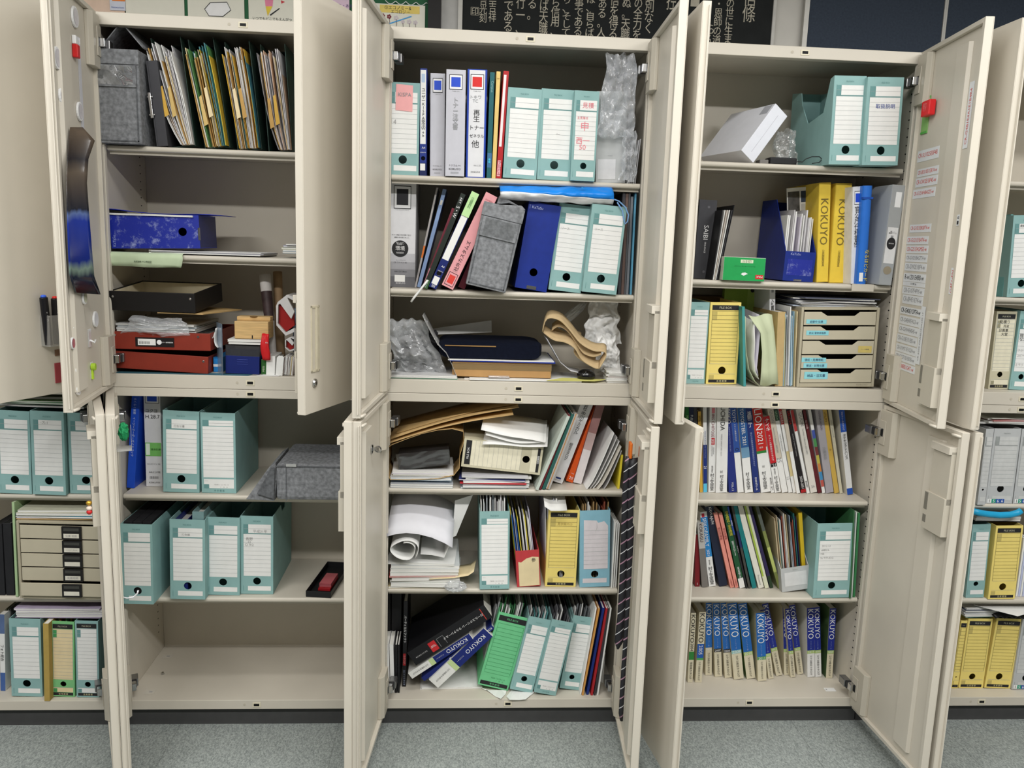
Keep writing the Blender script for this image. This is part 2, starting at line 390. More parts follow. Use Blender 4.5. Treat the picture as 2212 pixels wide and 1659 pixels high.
def holed(b, w, h, cx, cz, r, m, y0, y1):
    an = sorted([2 * math.pi * i / 20 for i in range(20)] + [math.atan2(z - cz, x - cx) % (2 * math.pi) for x, z in ((0, 0), (w, 0), (w, h), (0, h))])
    o, c = [], []
    for a in an:
        dx, dz = math.cos(a), math.sin(a); t = 1e9
        if dx > 1e-9: t = min(t, (w - cx) / dx)
        if dx < -1e-9: t = min(t, -cx / dx)
        if dz > 1e-9: t = min(t, (h - cz) / dz)
        if dz < -1e-9: t = min(t, -cz / dz)
        o.append((cx + dx * t, cz + dz * t)); c.append((cx + dx * r, cz + dz * r))
    n = len(an); v = [(x, y0, z) for x, z in o] + [(x, y0, z) for x, z in c] + [(x, y1, z) for x, z in c] + [(x, y1, z) for x, z in o]
    f = []
    for i in range(n):
        j = (i + 1) % n
        f += [(i, j, n + j, n + i), (n + i, n + j, 2 * n + j, 2 * n + i), (2 * n + i, 2 * n + j, 3 * n + j, 3 * n + i), (3 * n + i, 3 * n + j, j, i)]
    b.add(v, f, m)
def box_label(w, h, col, style, notes=(), title='FILE BOX'):
    mc, md, mw = FC[col]; b = MB(); R = b.rect
    def L(z, x0, x1, t=.0007, m=LINE): R(x0 * w, z * h - t / 2, x1 * w, z * h + t / 2, m, -.0009)
    if style == 'plain': return None
    if style == 'K':
        R(.07 * w, .905 * h, .93 * w, .965 * h, INK); b.text(title, .3 * w, .922 * h, .7 * w, .948 * h, mat((200, 196, 170), .6), 0, -.0009)
        R(.07 * w, .018 * h, .93 * w, .055 * h, INK); b.text('活 用 期 間', .3 * w, .025 * h, .7 * w, .049 * h, mat((214, 206, 160), .6), 0, -.0009)
        if mw is not mc: R(.07 * w, .23 * h, .93 * w, .9 * h, mw); R(.07 * w, .06 * h, .93 * w, .12 * h, mw)
        R(.08 * w, .785 * h, .24 * w, .885 * h, md, -.0007); R(.08 * w, .062 * h, .24 * w, .11 * h, md, -.0007)
        for i, z in enumerate([.895, .842, .79] + [.79 - .046 * (j + 1) for j in range(11)]): L(z, .08, .93, .0006 if i > 2 else .0009, mat((120, 112, 70), .6) if col == 'yellow' else LINE)
        for x in (.08, .93): R(x * w - .0004, .25 * h, x * w + .0004, .9 * h, mat((120, 112, 70), .6) if col == 'yellow' else LINE, -.0008)
        L(.125, .08, .93); L(.25, .08, .93)
    elif style == 'B':
        b.text(title, .36 * w, .935 * h, .64 * w, .953 * h, md, 0, -.0009)
        R(.06 * w, .195 * h, .94 * w, .83 * h, mw); R(.24 * w, .84 * h, .94 * w, .905 * h, mw); R(.06 * w, .835 * h, .235 * w, .91 * h, md)
        L(.872, .24, .94)
        for j in range(11): L(.79 - .05 * j, .06, .94, .0006)
        R(.07 * w, .06 * h, .94 * w, .175 * h, mw); R(.07 * w, .06 * h, .22 * w, .11 * h, md, -.0007)
        b.text('RECORD', .1 * w, .145 * h, .2 * w, .16 * h, PENCIL, 0, -.0011)
        b.text('YEAR 1 2 3 4 5 10', .3 * w, .098 * h, .85 * w, .114 * h, PENCIL, 0, -.0011); b.text('Y    M    D', .45 * w, .068 * h, .85 * w, .082 * h, PENCIL, 0, -.0011)
        b.text('保 存 期 間', .36 * w, .016 * h, .66 * w, .046 * h, md, 0, -.0009)
    elif style == 'BK':
        R(.05 * w, .895 * h, .95 * w, .965 * h, INK); b.text(title, .32 * w, .915 * h, .68 * w, .945 * h, mc, 0, -.0011)
        R(.05 * w, .02 * h, .95 * w, .07 * h, INK); b.text('保 存 期 間', .36 * w, .03 * h, .68 * w, .06 * h, mc, 0, -.0011)
        for z in [.86, .8] + [.8 - .052 * (j + 1) for j in range(11)] + [.185]: L(z, .08, .92, .0007, md)
        for x in (.08, .92): R(x * w - .0004, .2 * h, x * w + .0004, .86 * h, md, -.0008)
        b.text('YEAR 1 2 3 4 5 10', .3 * w, .12 * h, .85 * w, .137 * h, md, 0, -.0011); b.text('Y    M    D', .45 * w, .09 * h, .85 * w, .105 * h, md, 0, -.0011)
    else:
        b.text(title, .38 * w, .928 * h, .62 * w, .945 * h, md, 0, -.0009)
        R(.085 * w, .235 * h, .93 * w, .77 * h, mw); R(.24 * w, .785 * h, .93 * w, .895 * h, mw); R(.1 * w, .785 * h, .235 * w, .895 * h, md)
        L(.84, .1, .93); L(.778, .085, .94, .001, md)
        R(.085 * w, .235 * h, .0915 * w, .9 * h, md, -.0007)
        for j in range(9): L(.717 - .0535 * j, .085, .93, .0006)
        R(.22 * w, .045 * h, .93 * w, .105 * h, mw); R(.075 * w, .04 * h, .085 * w, .11 * h, md, -.0007)
    for t, x0, z0, x1, z1, m in notes: b.text(t, x0 * w, z0 * h, x1 * w, z1 * h, m, 0, -.0013)
    return b
def fbox(Z, bl, br, tl, sz, label, col='teal', style='A', d=.29, h=None, group=None, notes=(), cut=None, y=None, by='up', hole=True, lim=(-.045, .2), yaw=0, low=None, hz=.168):
    M, w, hh = fr(Z, bl, br, tl, sz, y, lim, by, yaw); h = h or hh
    r = root('file_box', M, label, 'file box', group or {'teal': 'teal file boxes', 'yellow': 'yellow file boxes', 'gray': 'grey file boxes'}.get(col))
    mc, md, mw = FC[col]; t = .0022; b = MB()
    if hole and style in ('A', 'K', 'plain'): holed(b, w, low or h, .5 * w, hz * h, min(.012, .13 * w), mc, 0, t)
    else: b.box((0, 0, 0), (w, t, low or h), mc)
    b.box((0, d - t, 0), (w, d, h), mc); b.box((t, t, 0), (w - t, d - t, t), mc)
    if cut: p = [(t, 0), (t, low or h)] + [(a * d, c * h) for a, c in cut] + [(d - t, h), (d - t, 0)]
    else: p = [(t, 0), (t, low or h)] + ([(.5 * d, h)] if low else []) + [(d - t, h), (d - t, 0)]
    b.prism(p, 'x', 0, t, mc); b.prism(p, 'x', w - t, w, mc)
    b.build('body', r)
    l = box_label(w, h, col, style, notes)
    if l: l.build('label', r)
    r['_dims'] = (w, h, d)
    return r, M, w, h, d
def spinework(b, w, h, segs, texts, y=0):
    for s in segs:
        z0, z1, m = s[:3]; x0, x1 = (s[3], s[4]) if len(s) > 3 else (0, 1)
        b.rect(x0 * w, z0 * h, x1 * w, z1 * h, m, y - .0004 - .00015 * segs.index(s))
    for tx in texts:
        z0, z1, s, m = tx[:4]; mode = tx[4] if len(tx) > 4 else 'r'; x0, x1 = (tx[5], tx[6]) if len(tx) > 6 else (.16, .84)
        if mode in 'rv' and len(s) <= (14 if mode == 'r' else 8): x0, x1 = min(x0, .15), max(x1, .85)
        if mode == 'v': s = V(s)
        b.text(s, x0 * w, z0 * h, x1 * w, z1 * h, m, {'r': -90, 'l': 90, 'u': 180}.get(mode, 0), y - .0014, fill=(mode in 'rl' and len(tx) > 7))
def book(Z, bl, br, tl, sz, label, cover, segs=(), texts=(), d=.212, h=None, name='catalogue', cat='book', group=None, y=None, lim=(-.03, .2), by='up', pages=PAGES, bd=.0012, side=None, round_=0):
    M, w, hh = fr(Z, bl, br, tl, sz, y, lim, by); h = h or hh; w = max(w, .003)
    r = root(name, M, label, cat, group); b = MB(); side = side or cover; bd = min(bd, w * .3)
    b.box((0, 0, 0), (w, bd, h), cover); b.box((0, bd, 0), (bd, d, h), side); b.box((w - bd, bd, 0), (w, d, h), side)
    spinework(b, w, h, segs, texts)
    b.build('cover', r)
    p = MB(); p.box((bd, bd, .001), (w - bd, d - .001, h - .0015), pages); p.build('pages', r)
    return r, M, w, h
def binder(Z, bl, br, tl, sz, label, cover, segs=(), texts=(), d=.23, h=None, name='binder', cat='binder', group=None, y=None, lim=(-.03, .2), hole=None, side=None, by='up'):
    M, w, hh = fr(Z, bl, br, tl, sz, y, lim, by); h = h or hh
    r = root(name, M, label, cat, group); b = MB(); t = min(.003, w * .2); side = side or cover
    if hole: holed(b, w, h, .5 * w, hole * h, min(.012, .3 * w), cover, 0, t)
    else: b.box((0, 0, 0), (w, t, h), cover)
    b.box((0, t, 0), (t, d, h), side); b.box((w - t, t, 0), (w, d, h), side)
    b.build('cover', r, bev=.0008)
    if segs or texts:
        s = MB(); spinework(s, w, h, segs, texts); s.build('spine_label', r)
    p = MB(); p.box((t + .0005, .025, .004), (w - t - .0005, d - .012, h - .012), PAGES); p.build('papers', r)
    return r, M, w, h
def slab(name, label, cat, M, a, c, m, group=None, bev=0):
    b = MB(); b.box(a, c, m); o = b.build(name, None, bev=bev); o.matrix_world = M
    return tag(o, label, cat, group)
def pile(x0, x1, y0, y1, z, items, label, cat, group, name='magazine', jit=.006, seed=1, yaw=.03):
    """loose horizontal pile; items = [(thickness, material, label or None)]"""
    q = random.Random(seed)
    for th, m, lb in items:
        cx, cy = (x0 + x1) / 2 + q.uniform(-jit, jit), (y0 + y1) / 2 + q.uniform(-jit, jit)
        M = Matrix.Translation((cx, cy, z)) @ Matrix.Rotation(q.uniform(-yaw, yaw), 4, 'Z')
        a, b_ = (x1 - x0) / 2, (y1 - y0) / 2
        bb = MB(); mc = m[0] if isinstance(m, tuple) else m; me = m[1] if isinstance(m, tuple) else PAGEH
        if th > .003:
            bb.box((-a, -b_, 0), (a, b_, .0006), mc); bb.box((-a + .0008, -b_ + .0008, .0006), (a - .0008, b_ - .0008, th - .0006), me); bb.box((-a, -b_, th - .0006), (a, b_, th), mc)
        else: bb.box((-a, -b_, 0), (a, b_, th), mc)
        o = bb.build(name); o.matrix_world = M; tag(o, lb or label, cat, group if not lb else group)
        z += th + .0004
    return z
def sheets(M, x0, x1, y0, y1, z0, hs, cols, n, label, group, lean=0, curl=0, seed=1, name='document', jity=.02, th=None, swoop=0):
    """upright sheets packed side by side; each one an object of its own"""
    q = random.Random(seed); st = (x1 - x0) / n
    for i in range(n):
        cn, m = cols[q.randrange(len(cols))]
        H = q.uniform(*hs); t = (th or st * .6) * q.uniform(.6, 1.1); t = min(t, st * .85); xa = x0 + st * i
        ln = lean + q.uniform(-.012, .012); cu = curl * q.uniform(.7, 1.2)
        prof = [(xa + ln * (s * H) + cu * s * s + swoop * (1 - i / n) * (1 - s) ** 3, z0 + s * H) for s in (0, .12, .25, .4, .6, .8, 1)]
        P = prof + [(a + t, c) for a, c in reversed(prof)]
        b = MB(); ya = y0 + q.uniform(0, jity); b.prism(P, 'y', ya, y1 - q.uniform(0, .02), m)
        o = b.build(name); o.matrix_world = M; tag(o, label % cn, 'document', group)
def nz(p, s=1.0): return noise.noise(Vector(p) * s)
def ridged(p, o=4):
    a, f, v = 1.0, 1.0, 0.0
    for _ in range(o):
        v += a * (1 - 2 * abs(noise.noise(Vector(p) * f))); a *= .5; f *= 2.05
    return v
def crumple(M, R, m, seed, amp=.25, frq=3.0, nu=56, nv=36, flatb=-.6, name='plastic_bag', squash=None):
    """crumpled film bag"""
    b = MB(); P = []
    for i in range(nu):
        row = []
        for j in range(nv + 1):
            th = 2 * math.pi * i / nu; ph = math.pi * j / nv
            d = Vector((math.sin(ph) * math.cos(th), math.sin(ph) * math.sin(th), math.cos(ph)))
            k = 1 + amp * (ridged(d * frq * .5 + Vector((seed * 7.1, seed * 3.3, 0)), 5) - .6)
            p = Vector((d.x * R[0] * k, d.y * R[1] * k, d.z * R[2] * k))
            if p.z < flatb * R[2]: p.z = flatb * R[2] + .002 * nz(p, 60)
            if squash: p = squash(p)
            row.append(p)
        P.append(row)
    b.grid(P, m, wrapu=True)
    o = b.build(name, smooth=False); o.matrix_world = M
    return o
FELT = mat((126, 128, 131), .95, 0, .34, 90, .4, .1, 'grey_felt'); FELTD = mat((96, 98, 101), .95, 0, .3, 90, .4, .1, 'dark_grey_felt')
CLEAR = film('clear_film', clear=.7, white=.35); film('bag_film', (232, 234, 238), clear=.72, white=.78, rough=.18); SLEEVE = film('clear_sleeve', clear=.9, white=.1, rough=.05)
def bagsheet(c, wx, hz, seed, label, m, tilt=0, d=.03, amp=.035):
    """crumpled bag: a closed, flattened pouch of wrinkled film"""
    b = MB(); P = []; nu, nv = 60, 44; D = max(.014, .5 * d)
    for i in range(nu):
        row = []; T = 2 * math.pi * i / nu
        for j in range(nv):
            v = j / (nv - 1) - .5; u = .5 * math.cos(T); k = max(.06, math.sin(math.pi * (v + .5))) ** .45
            n = ridged((u * 3.2 + seed, v * 4.2, seed * .7 + (math.sin(T) > 0) * 5), 5); f = abs(math.sin(T)) ** .5
            e = 1 + .10 * nz((u * 3 + seed, v * 3, 1.5))
            row.append((c[0] + wx * u * e * (1 - .25 * (v + .5)) + .012 * nz((v * 5, seed, 0)) + tilt * v, c[1] - D * k * math.sin(T) + amp * (n - .6) * f, c[2] + hz * v * e + .012 * nz((u * 6, seed, 3)) * f))
        P.append(row)
    b.grid(P, m, wrapu=True); o = b.build('plastic_bag', smooth=True); tag(o, label, 'plastic bag'); return o
# ================================================================ second cabinet from the left (c1)
S1, S2, S3 = 1.785, 1.482, 1.133
# --- top shelf
def felt_bag(M, w, h, d, label, flap=True, window=True, sub=None):
    r = root('felt_bag', M, label, 'bag', 'grey felt bags'); b = MB(); t = .004
    b.box((0, 0, 0), (w, t, h), FELT); b.box((0, d - t, 0), (w, d, h), FELT); b.box((0, t, 0), (t, d - t, h), FELT); b.box((w - t, t, 0), (w, d - t, h), FELT); b.box((t, t, 0), (w - t, d - t, t), FELT)
    b.build('body', r, bev=.004)
    s = MB()
    for x in (.006, w - .009): s.box((x, -.002, .006), (x + .003, .0005, h - .004), FELTD)
    s.box((.006, -.002, .006), (w - .006, .0005, .009), FELTD); s.build('edge_seam', r)
    b = MB(); b.prism([(-.003, h * .84), (-.004, h * .995), (.001, h), (.001, h * .84)], 'x', -.001, w + .001, FELT); b.build('top_band', r, bev=.001)
    if window:
        b = MB(); b.box((.05 * w, -.0055, .60 * h), (.95 * w, -.0005, .83 * h), FELT); b.build('card_pocket', r, bev=.001)
        b = MB(); P = [[(.12 * w + .76 * w * i / 8, -.0075 - .002 * math.sin(i * 1.3 + j), .62 * h + .2 * h * j / 6) for j in range(7)] for i in range(9)]
        b.grid(P, film('window_film', clear=.8, white=.05, rough=.04)); b.build('clear_window', r, smooth=True)
    return r
M, w, h = fr('A', (605, 885), (893, 912), (575, 288), S1 + .001, y=-.012)
r = felt_bag(M, w, h, .25, 'grey felt bag with open peaked lid on the top shelf of the second cabinet')
b = MB()   # lid standing open like a roof
LINER = mat((74, 30, 34), .9, 0, .1)
for x0, z0, x1, z1 in ((.02, .02, w * .56, .078), (w * .56, .081, w * 1.02, .015)):
    b.prism([(x0, h + z0), (x1, h + z1), (x1, h + z1 - .005), (x0, h + z0 - .005)], 'y', .03, .22, FELT)
b.build('lid_flap', r, bev=.001)
b = MB(); b.box((.008, .03, h - .03), (w - .008, .24, h - .026), LINER); b.build('lining', r)
# black lever binder behind the bag
BLK = mat((36, 36, 39), .5, 0, .1, 40); GRAYB = mat((62, 62, 66), .55, 0, .06)
M, w, h = fr('A', (985, 915), (1058, 915), (915, 375), S1, y=.025)
r = root('lever_binder', M, 'charcoal binder with chrome clip leaning beside the grey felt bag on the top shelf', 'binder')
b = MB(); b.box((0, 0, 0), (.004, .23, h), GRAYB); b.box((.004, 0, 0), (w, .004, h), GRAYB); b.box((w - .004, .004, 0), (w, .23, h), GRAYB); b.build('cover', r, bev=.001)
b = MB(); b.box((-.004, -.008, .33 * h), (.004, .002, .63 * h), CHROME); b.box((-.008, -.006, .36 * h), (.008, 0, .38 * h), CHROME); b.box((-.008, -.006, .57 * h), (.008, 0, .59 * h), CHROME); b.build('clip', r, bev=.001)
DG = mat((40, 62, 54), .6, 0, .08)
FOLD = [('white', WHITE), ('white', WHITE), ('white', mat((214, 212, 214), .6)), ('tan', mat((190, 150, 84), .65)), ('cream', CREAM)]
for i, (xa, za, xb, zb, xc, lean) in enumerate([(1045, 918, 1290, 935, 945, -.02), (1290, 930, 1490, 940, 1180, -.06), (1495, 935, 1672, 945, 1410, -.06), (1690, 940, 1880, 955, 1635, -.04)]):
    M, w, h = fr('A', (xa, za), (xb, zb), (xc, 226 + i * 12), S1, y=.06)
    ang = M.to_euler().y; w = (.084, .072, .070, .070)[i]
    pl = ('leftmost', 'second', 'third', 'rightmost')[i]
    r = root('file_box', M, 'dark green open file box stuffed with papers, %s of four on the top shelf' % pl, 'file box', 'open dark green file boxes')
    b = MB(); t = .002; d = .26
    b.box((0, 0, 0), (t, d, h), DG); b.box((w - t, 0, 0), (w, d, h), DG); b.box((t, d - t, 0), (w - t, d, h), DG); b.box((t, 0, 0), (w - t, d - t, t), DG); b.box((t, .1, h - t), (w - t, d - t, h), DG)
    b.build('body', r)
    cols = [FOLD, FOLD + [('green', mat((86, 140, 80), .6)), ('teal', mat((80, 140, 146), .6)), ('yellow', mat((206, 176, 60), .6))],
            FOLD + [('teal', mat((70, 128, 140), .6)), ('amber', mat((200, 160, 50), .6))], FOLD + [('peach', mat((214, 178, 150), .6)), ('grey', mat((150, 148, 150), .6))]][i]
    sheets(M, .003, w - .003, -.03, .2, .0035, (h * .80, h * .93), cols, 24, '%s sheet or folder' + ' in the %s dark green file box on the top shelf' % pl, 'papers in the dark green file boxes', curl=-.010 if i else -.02, seed=i + 3, jity=.035, swoop=(.045, .008, .006, .03)[i])
    q = random.Random(i)
    for j in range(2):      # index tabs sticking out
        x = .008 + (w - .02) * (j + .5) / 3; z = h * (.35 + .1 * q.random()); cn, m = [('amber', mat((206, 164, 70), .6)), ('pale amber', mat((206, 176, 110), .6)), ('cream', CREAM), ('tan', mat((190, 150, 84), .65))][(i + j) % 4]
        b = MB(); b.prism([(x, z - .05), (x + .012, z - .045), (x + .005, z + .035), (x - .002, z + .03)], 'y', -.0315, -.0305, m)
        o = b.build('index_tab'); o.matrix_world = M; tag(o, '%s index tab between the papers of the %s dark green file box' % (cn, pl), 'index tab', 'index tabs of the green file boxes')
# --- second shelf
BLUEB = mat((22, 44, 150), .5, 0, .05)
def scuffed():
    k = 'scuff'
    if k in MATS: return MATS[k]
    m = bpy.data.materials.new('scuffed_blue_board'); m.use_nodes = True; nt = m.node_tree; b = nt.nodes['Principled BSDF']; b.inputs['Roughness'].default_value = .5
    tc = nt.nodes.new('ShaderNodeTexCoord'); n = nt.nodes.new('ShaderNodeTexNoise'); n.inputs['Scale'].default_value = 26; n.inputs['Detail'].default_value = 9; n.inputs['Roughness'].default_value = .78
    r = nt.nodes.new('ShaderNodeValToRGB'); e = r.color_ramp.elements; e[0].position = .52; e[0].color = [lin(v) for v in (14, 36, 150)] + [1]; e[1].position = .68; e[1].color = [lin(v) for v in (150, 160, 205)] + [1]
    nt.links.new(tc.outputs['Object'], n.inputs['Vector']); nt.links.new(n.outputs['Fac'], r.inputs['Fac']); nt.links.new(r.outputs['Color'], b.inputs['Base Color'])
    MATS[k] = m; return m
M, w, h = fr('B', (703, 409), (1262, 409), (687, 198), S2 + .012, y=.03, by='right')
r = root('file_box', M, 'scuffed blue file box lying on its side on the second shelf, blue folder on top', 'file box')
b = MB(); t = .0025; d = .17
holed(b, w, h, .81 * w, .5 * h, .012, scuffed(), 0, t)
b.box((0, t, 0), (w, d, t), BLUEB); b.box((0, t, h - t), (w, d, h), BLUEB); b.box((0, t, t), (t, d, h - t), BLUEB); b.box((w - t, t, t), (w, d, h - t), mat((40, 46, 100), .5, 0, .05)); b.box((t, d - t, t), (w - t, d, h - t), BLUEB); b.build('body', r)
b = MB(); b.box((w - .004, -.001, .25 * h), (w + .001, .003, .62 * h), CHROME); b.build('metal_catch', r)
b = MB(); b.text('KaTaSu', .02 * w, .05 * h, .05 * w, .4 * h, mat((150, 165, 215), .5), 90, -.0004); b.build('printed_mark', r)
ztop = M.translation.z + h
p0 = PY('B', 690, 190, .03); p1 = PY('B', 1220, 190, .03)
pile(p0.x, p1.x, .028, .17, ztop + .001, [(.0022, WHITE, 'lower white sheets on the blue file box'), (.0022, WHITE, 'upper white sheets on the blue file box under the blue folder')], '', 'document', 'sheets on the blue file box', 'document', .004, 4)
b = MB(); x0 = PY('B', 650, 150, .02).x; x1 = PY('B', 1420, 180, .1).x
P = [[(x0 + (x1 - x0) * i / 10, .015 + .17 * j / 4 + (.03 * i / 10), ztop + .0085 + .006 * max(0, 1 - i / 3.0) + .0015 * math.sin(i * .9) + .002 * (j == 0) * (i < 2)) for j in range(5)] for i in range(11)]
b.grid(P, mat((18, 40, 170), .35, 0, .04)); o = b.build('folder', solid=.0014, smooth=True); tag(o, 'thin bright blue folder lying on the scuffed blue file box', 'folder')
# pale green envelope hanging over the shelf edge
b = MB(); p0, p1 = PY('B', 652, 400, .01), PY('B', 1145, 415, .01)
GRN = mat((196, 212, 178), .7, 0, .05, 20, .1)
P = []
for i in range(13):
    u = i / 12; x = p0.x + (p1.x - p0.x) * u; wv = .003 * math.sin(u * 9) + .002 * math.sin(u * 23)
    P.append([(x, .16, S2 + .003), (x, .05, S2 + .004), (x, .018, S2 + .004), (x + .001, .008 + wv * .3, S2 - .001), (x + .002 * u, .007 + wv, S2 - .012), (x + .004 - .006 * u, .009 + wv, S2 - .026 + .003 * math.sin(u * 5)), (x + .006 - .011 * u, .011 + wv * 1.4, S2 - .037 + .001 * math.sin(u * 8))])
b.grid(P, GRN); b.text('株式会社 村上文房堂', p0.x + .06, S2 - .024, p1.x - .06, S2 - .019, mat((120, 136, 110), .6), 0, .0035)
o = b.build('envelope', solid=.001, smooth=True); tag(o, 'pale green paper envelope hanging over the edge of the second shelf', 'envelope')
p0, p1 = PZ('B', 1150, 425, S2), PZ('B', 1770, 445, S2)
pile(p0.x, p1.x, .03, .24, S2 + .001, [(.0025, mat((60, 60, 66), .5), 'black folder at the bottom of the flat pile on the second shelf'), (.0025, WHITE, 'grey-white paper above the black folder on the second shelf'), (.003, mat((150, 150, 156), .5), 'grey folder in the flat pile on the second shelf'), (.0016, WHITE, 'topmost white paper of the flat pile on the second shelf')], '', 'document', 'flat pile on the second shelf', 'document', .006, 8, .05)
p0 = PY('B', 1790, 440, .08)
z = pile(p0.x, p0.x + .09, .07, .2, S2 + .0135, [(.006, mat((60, 130, 160), .6), 'teal booklet in the small stack beside the door on the second shelf'), (.005, WHITE, 'white booklet in the small stack beside the door'), (.006, mat((190, 196, 120), .6), 'yellow-green booklet in the small stack beside the door'), (.006, mat((30, 60, 160), .5), 'blue booklet in the small stack beside the door'), (.003, WHITE, 'white card on top of the small stack beside the door')], '', 'booklet', 'small stack by the door', 'booklet', .006, 3, .12)
# --- bottom of the upper cupboard
def tray(M, w, d, h, m, label, inner=None, riv=True, name='letter_tray', t=.004, grp=None):
    r = root(name, M, label, 'tray', grp); inner = inner or m
    b = MB(); b.box((0, 0, 0), (w, t, h), m); b.box((0, d - t, 0), (w, d, h), m); b.box((0, t, 0), (t, d - t, h), m); b.box((w - t, t, 0), (w, d - t, h), m); b.box((t, t, 0), (w - t, d - t, t), m)
    b.build('body', r, bev=.0015)
    if inner is not m:
        b = MB(); b.box((t, t + .0005, t), (w - t, t + .001, h - .003), inner); b.box((t, d - t - .001, t), (w - t, d - t - .0005, h - .003), inner); b.box((t, t, t), (t + .0008, d - t, h - .003), inner); b.box((w - t - .0008, t, t), (w - t, d - t, h - .003), inner); b.box((t, t, t), (w - t, d - t, t + .0008), inner); b.build('lining', r)
    if riv:
        for x in (.05 * w, .95 * w):
            c = MB(); c.prism([(x + .0035 * math.cos(i * .785), h * .72 + .0035 * math.sin(i * .785)) for i in range(8)], 'y', -.0018, .0005, CHROME); c.build('rivet', r, bev=.0006)
    return r
MAROON = mat((134, 48, 34), .5, 0, .06, 30)
M, w, h = fr('B', (692, 1170), (1302, 1184), (692, 1062), S3, y=.02); M = Matrix.Translation((.004, 0, 0)) @ M
tray(M, w, .27, h, MAROON, 'red-brown letter tray at the bottom of the stack in the second cabinet', grp='red-brown letter trays')
zt = M.translation.z + h
M2, w2, h2 = fr('B', (680, 1035), (1318, 1046), (674, 925), None, y=.012); M2 = Matrix.Translation((M2.translation.x + .004, .012, zt + .006))
r = tray(M2, w2, .29, h2, MAROON, 'red-brown letter tray with a black label holder, upper of two', riv=False, grp='red-brown letter trays')
b = MB(); b.box((.26 * w2, -.002, .18 * h2), (.64 * w2, .0005, .70 * h2), mat((28, 24, 26), .4)); b.rect(.285 * w2, .26 * h2, .46 * w2, .62 * h2, WHITE, -.0026); b.disc(.495 * w2, .44 * h2, .007, W_INK, -.0026)
b.text('IIIIIIIIII', .30 * w2, .30 * h2, .40 * w2, .5 * h2, INK, 0, -.003); b.text('カラー書類整理箱', .52 * w2, .36 * h2, .63 * w2, .52 * h2, W_INK, 0, -.003); b.build('label_holder', r)
for x in (.06, .88):
    c = MB(); c.prism([(x * w2 + .0035 * math.cos(i * .785), h2 * .8 + .0035 * math.sin(i * .785)) for i in range(8)], 'y', -.0018, .0005, CHROME); c.build('rivet', r)
zt2 = zt + .006 + h2
# papers in a clear bag on the trays
xa, xb = PY('B', 705, 900, .02).x, PY('B', 1250, 900, .02).x
q = random.Random(5); z = zt2 - .0035
z = pile(xa + .01, xb - .01, .03, .27, zt2 - .02, [(.004, WHITE, None), (.005, mat((150, 156, 160), .5), None), (.006, WHITE, None), (.003, mat((60, 66, 76), .5), None), (.006, WHITE, None), (.005, mat((200, 206, 212), .5), None), (.004, mat((120, 140, 150), .5), None), (.006, WHITE, None)], 'paper inside the clear plastic bag on the red-brown trays', 'document', 'papers in the bag on the trays', 'document', .007, 5)
zb0 = zt2 + .002
M = Matrix.Translation(((xa + xb) / 2 + .004, .145, zb0 + .030))
def sq(p): return Vector((max(-.106, min(.115, p.x * 1.25)), max(-.128, min(.125, p.y * 1.2)), p.z))
o = bagsheet(((xa + xb) / 2 + .006, .012, zt2 + .020), .20, .052, 3.7, '', film('bag_film'), d=.008, amp=.010); tag(o, 'clear plastic bag of papers under the black tray, second cabinet', 'plastic bag')
# kraft envelope, black tray
ze = zt2 + .058
b = MB(); pa = PY('B', 1000, 790, .01).x; pb = PY('B', 1525, 752, .18).x
b.prism([(pa, -.005), (PY('B', 1285, 800, .0).x, -.015), (pb, .17), (pa + .02, .25)], 'z', ze, ze + .003, KRAFT); o = b.build('envelope'); tag(o, 'tan kraft envelope sticking out under the black tray', 'envelope')
M, w, h = fr('B', (692, 757), (1252, 785), (692, 634), None, y=.006, by='right'); 
M = Matrix.Translation((M.translation.x, .004, ze + .0045)) @ Matrix.Rotation(-.10, 4, 'Z') @ Matrix.Rotation(.10, 4, 'X')
tray(M, w * 1.0, .21, h, mat((24, 22, 22), .5, 0, .08, 60), 'black letter tray with a cream lining on top of the stack in the second cabinet', inner=mat((196, 186, 160), .7), t=.005)
# things right of the trays
TB = PZ('B', 1400, 1180, S3)
x = PY('B', 1342, 1150, .06); x2 = PY('B', 1398, 1150, .06)
b = MB(); b.box((0, 0, 0), (x2.x - x.x, .15, .045), mat((40, 130, 200), .5)); b.rect(0, .016, x2.x - x.x, .024, W_INK); o = b.build('small_box', bev=.001); o.matrix_world = Matrix.Translation((x.x, .06, S3 + .001)); tag(o, 'small bright blue box beside the red-brown trays', 'box')
b = MB(); pc = PY('B', 1345, 960, .04)
P = [[Vector((pc.x - .018 + .04 * (i / 9) + .012 * math.sin(i * .6), .03 + .05 * j / 3, pc.z + .03 - .06 * abs(math.sin((i - 4) * .28)) ** 1.5 - .0)) for j in range(4)] for i in range(10)]
b.grid(P, WHITE); o = b.build('leaflet', solid=.001, smooth=True); tag(o, 'curled white leaflet drooping beside the red-brown trays', 'leaflet')
# clear card standing on edge
M, w, h = fr('B', (1397, 1178), (1425, 1180), (1390, 860), S3, y=.012)
b = MB(); b.box((0, 0, 0), (.0025, .06, h), film('tinted_acrylic', (130, 150, 170), clear=.45, white=.6)); b.box((.0026, .002, h * .35), (.0034, .055, h * .98), mat((92, 106, 130), .5, 0, .3, 30)); b.box((.0035, .008, h * .4), (.004, .05, h * .7), mat((170, 160, 150), .5, 0, .4, 90))
o = b.build('clear_card'); o.matrix_world = M @ Matrix.Rotation(.5, 4, 'Z'); tag(o, 'clear plastic card standing on edge between trays and navy card case', 'card')
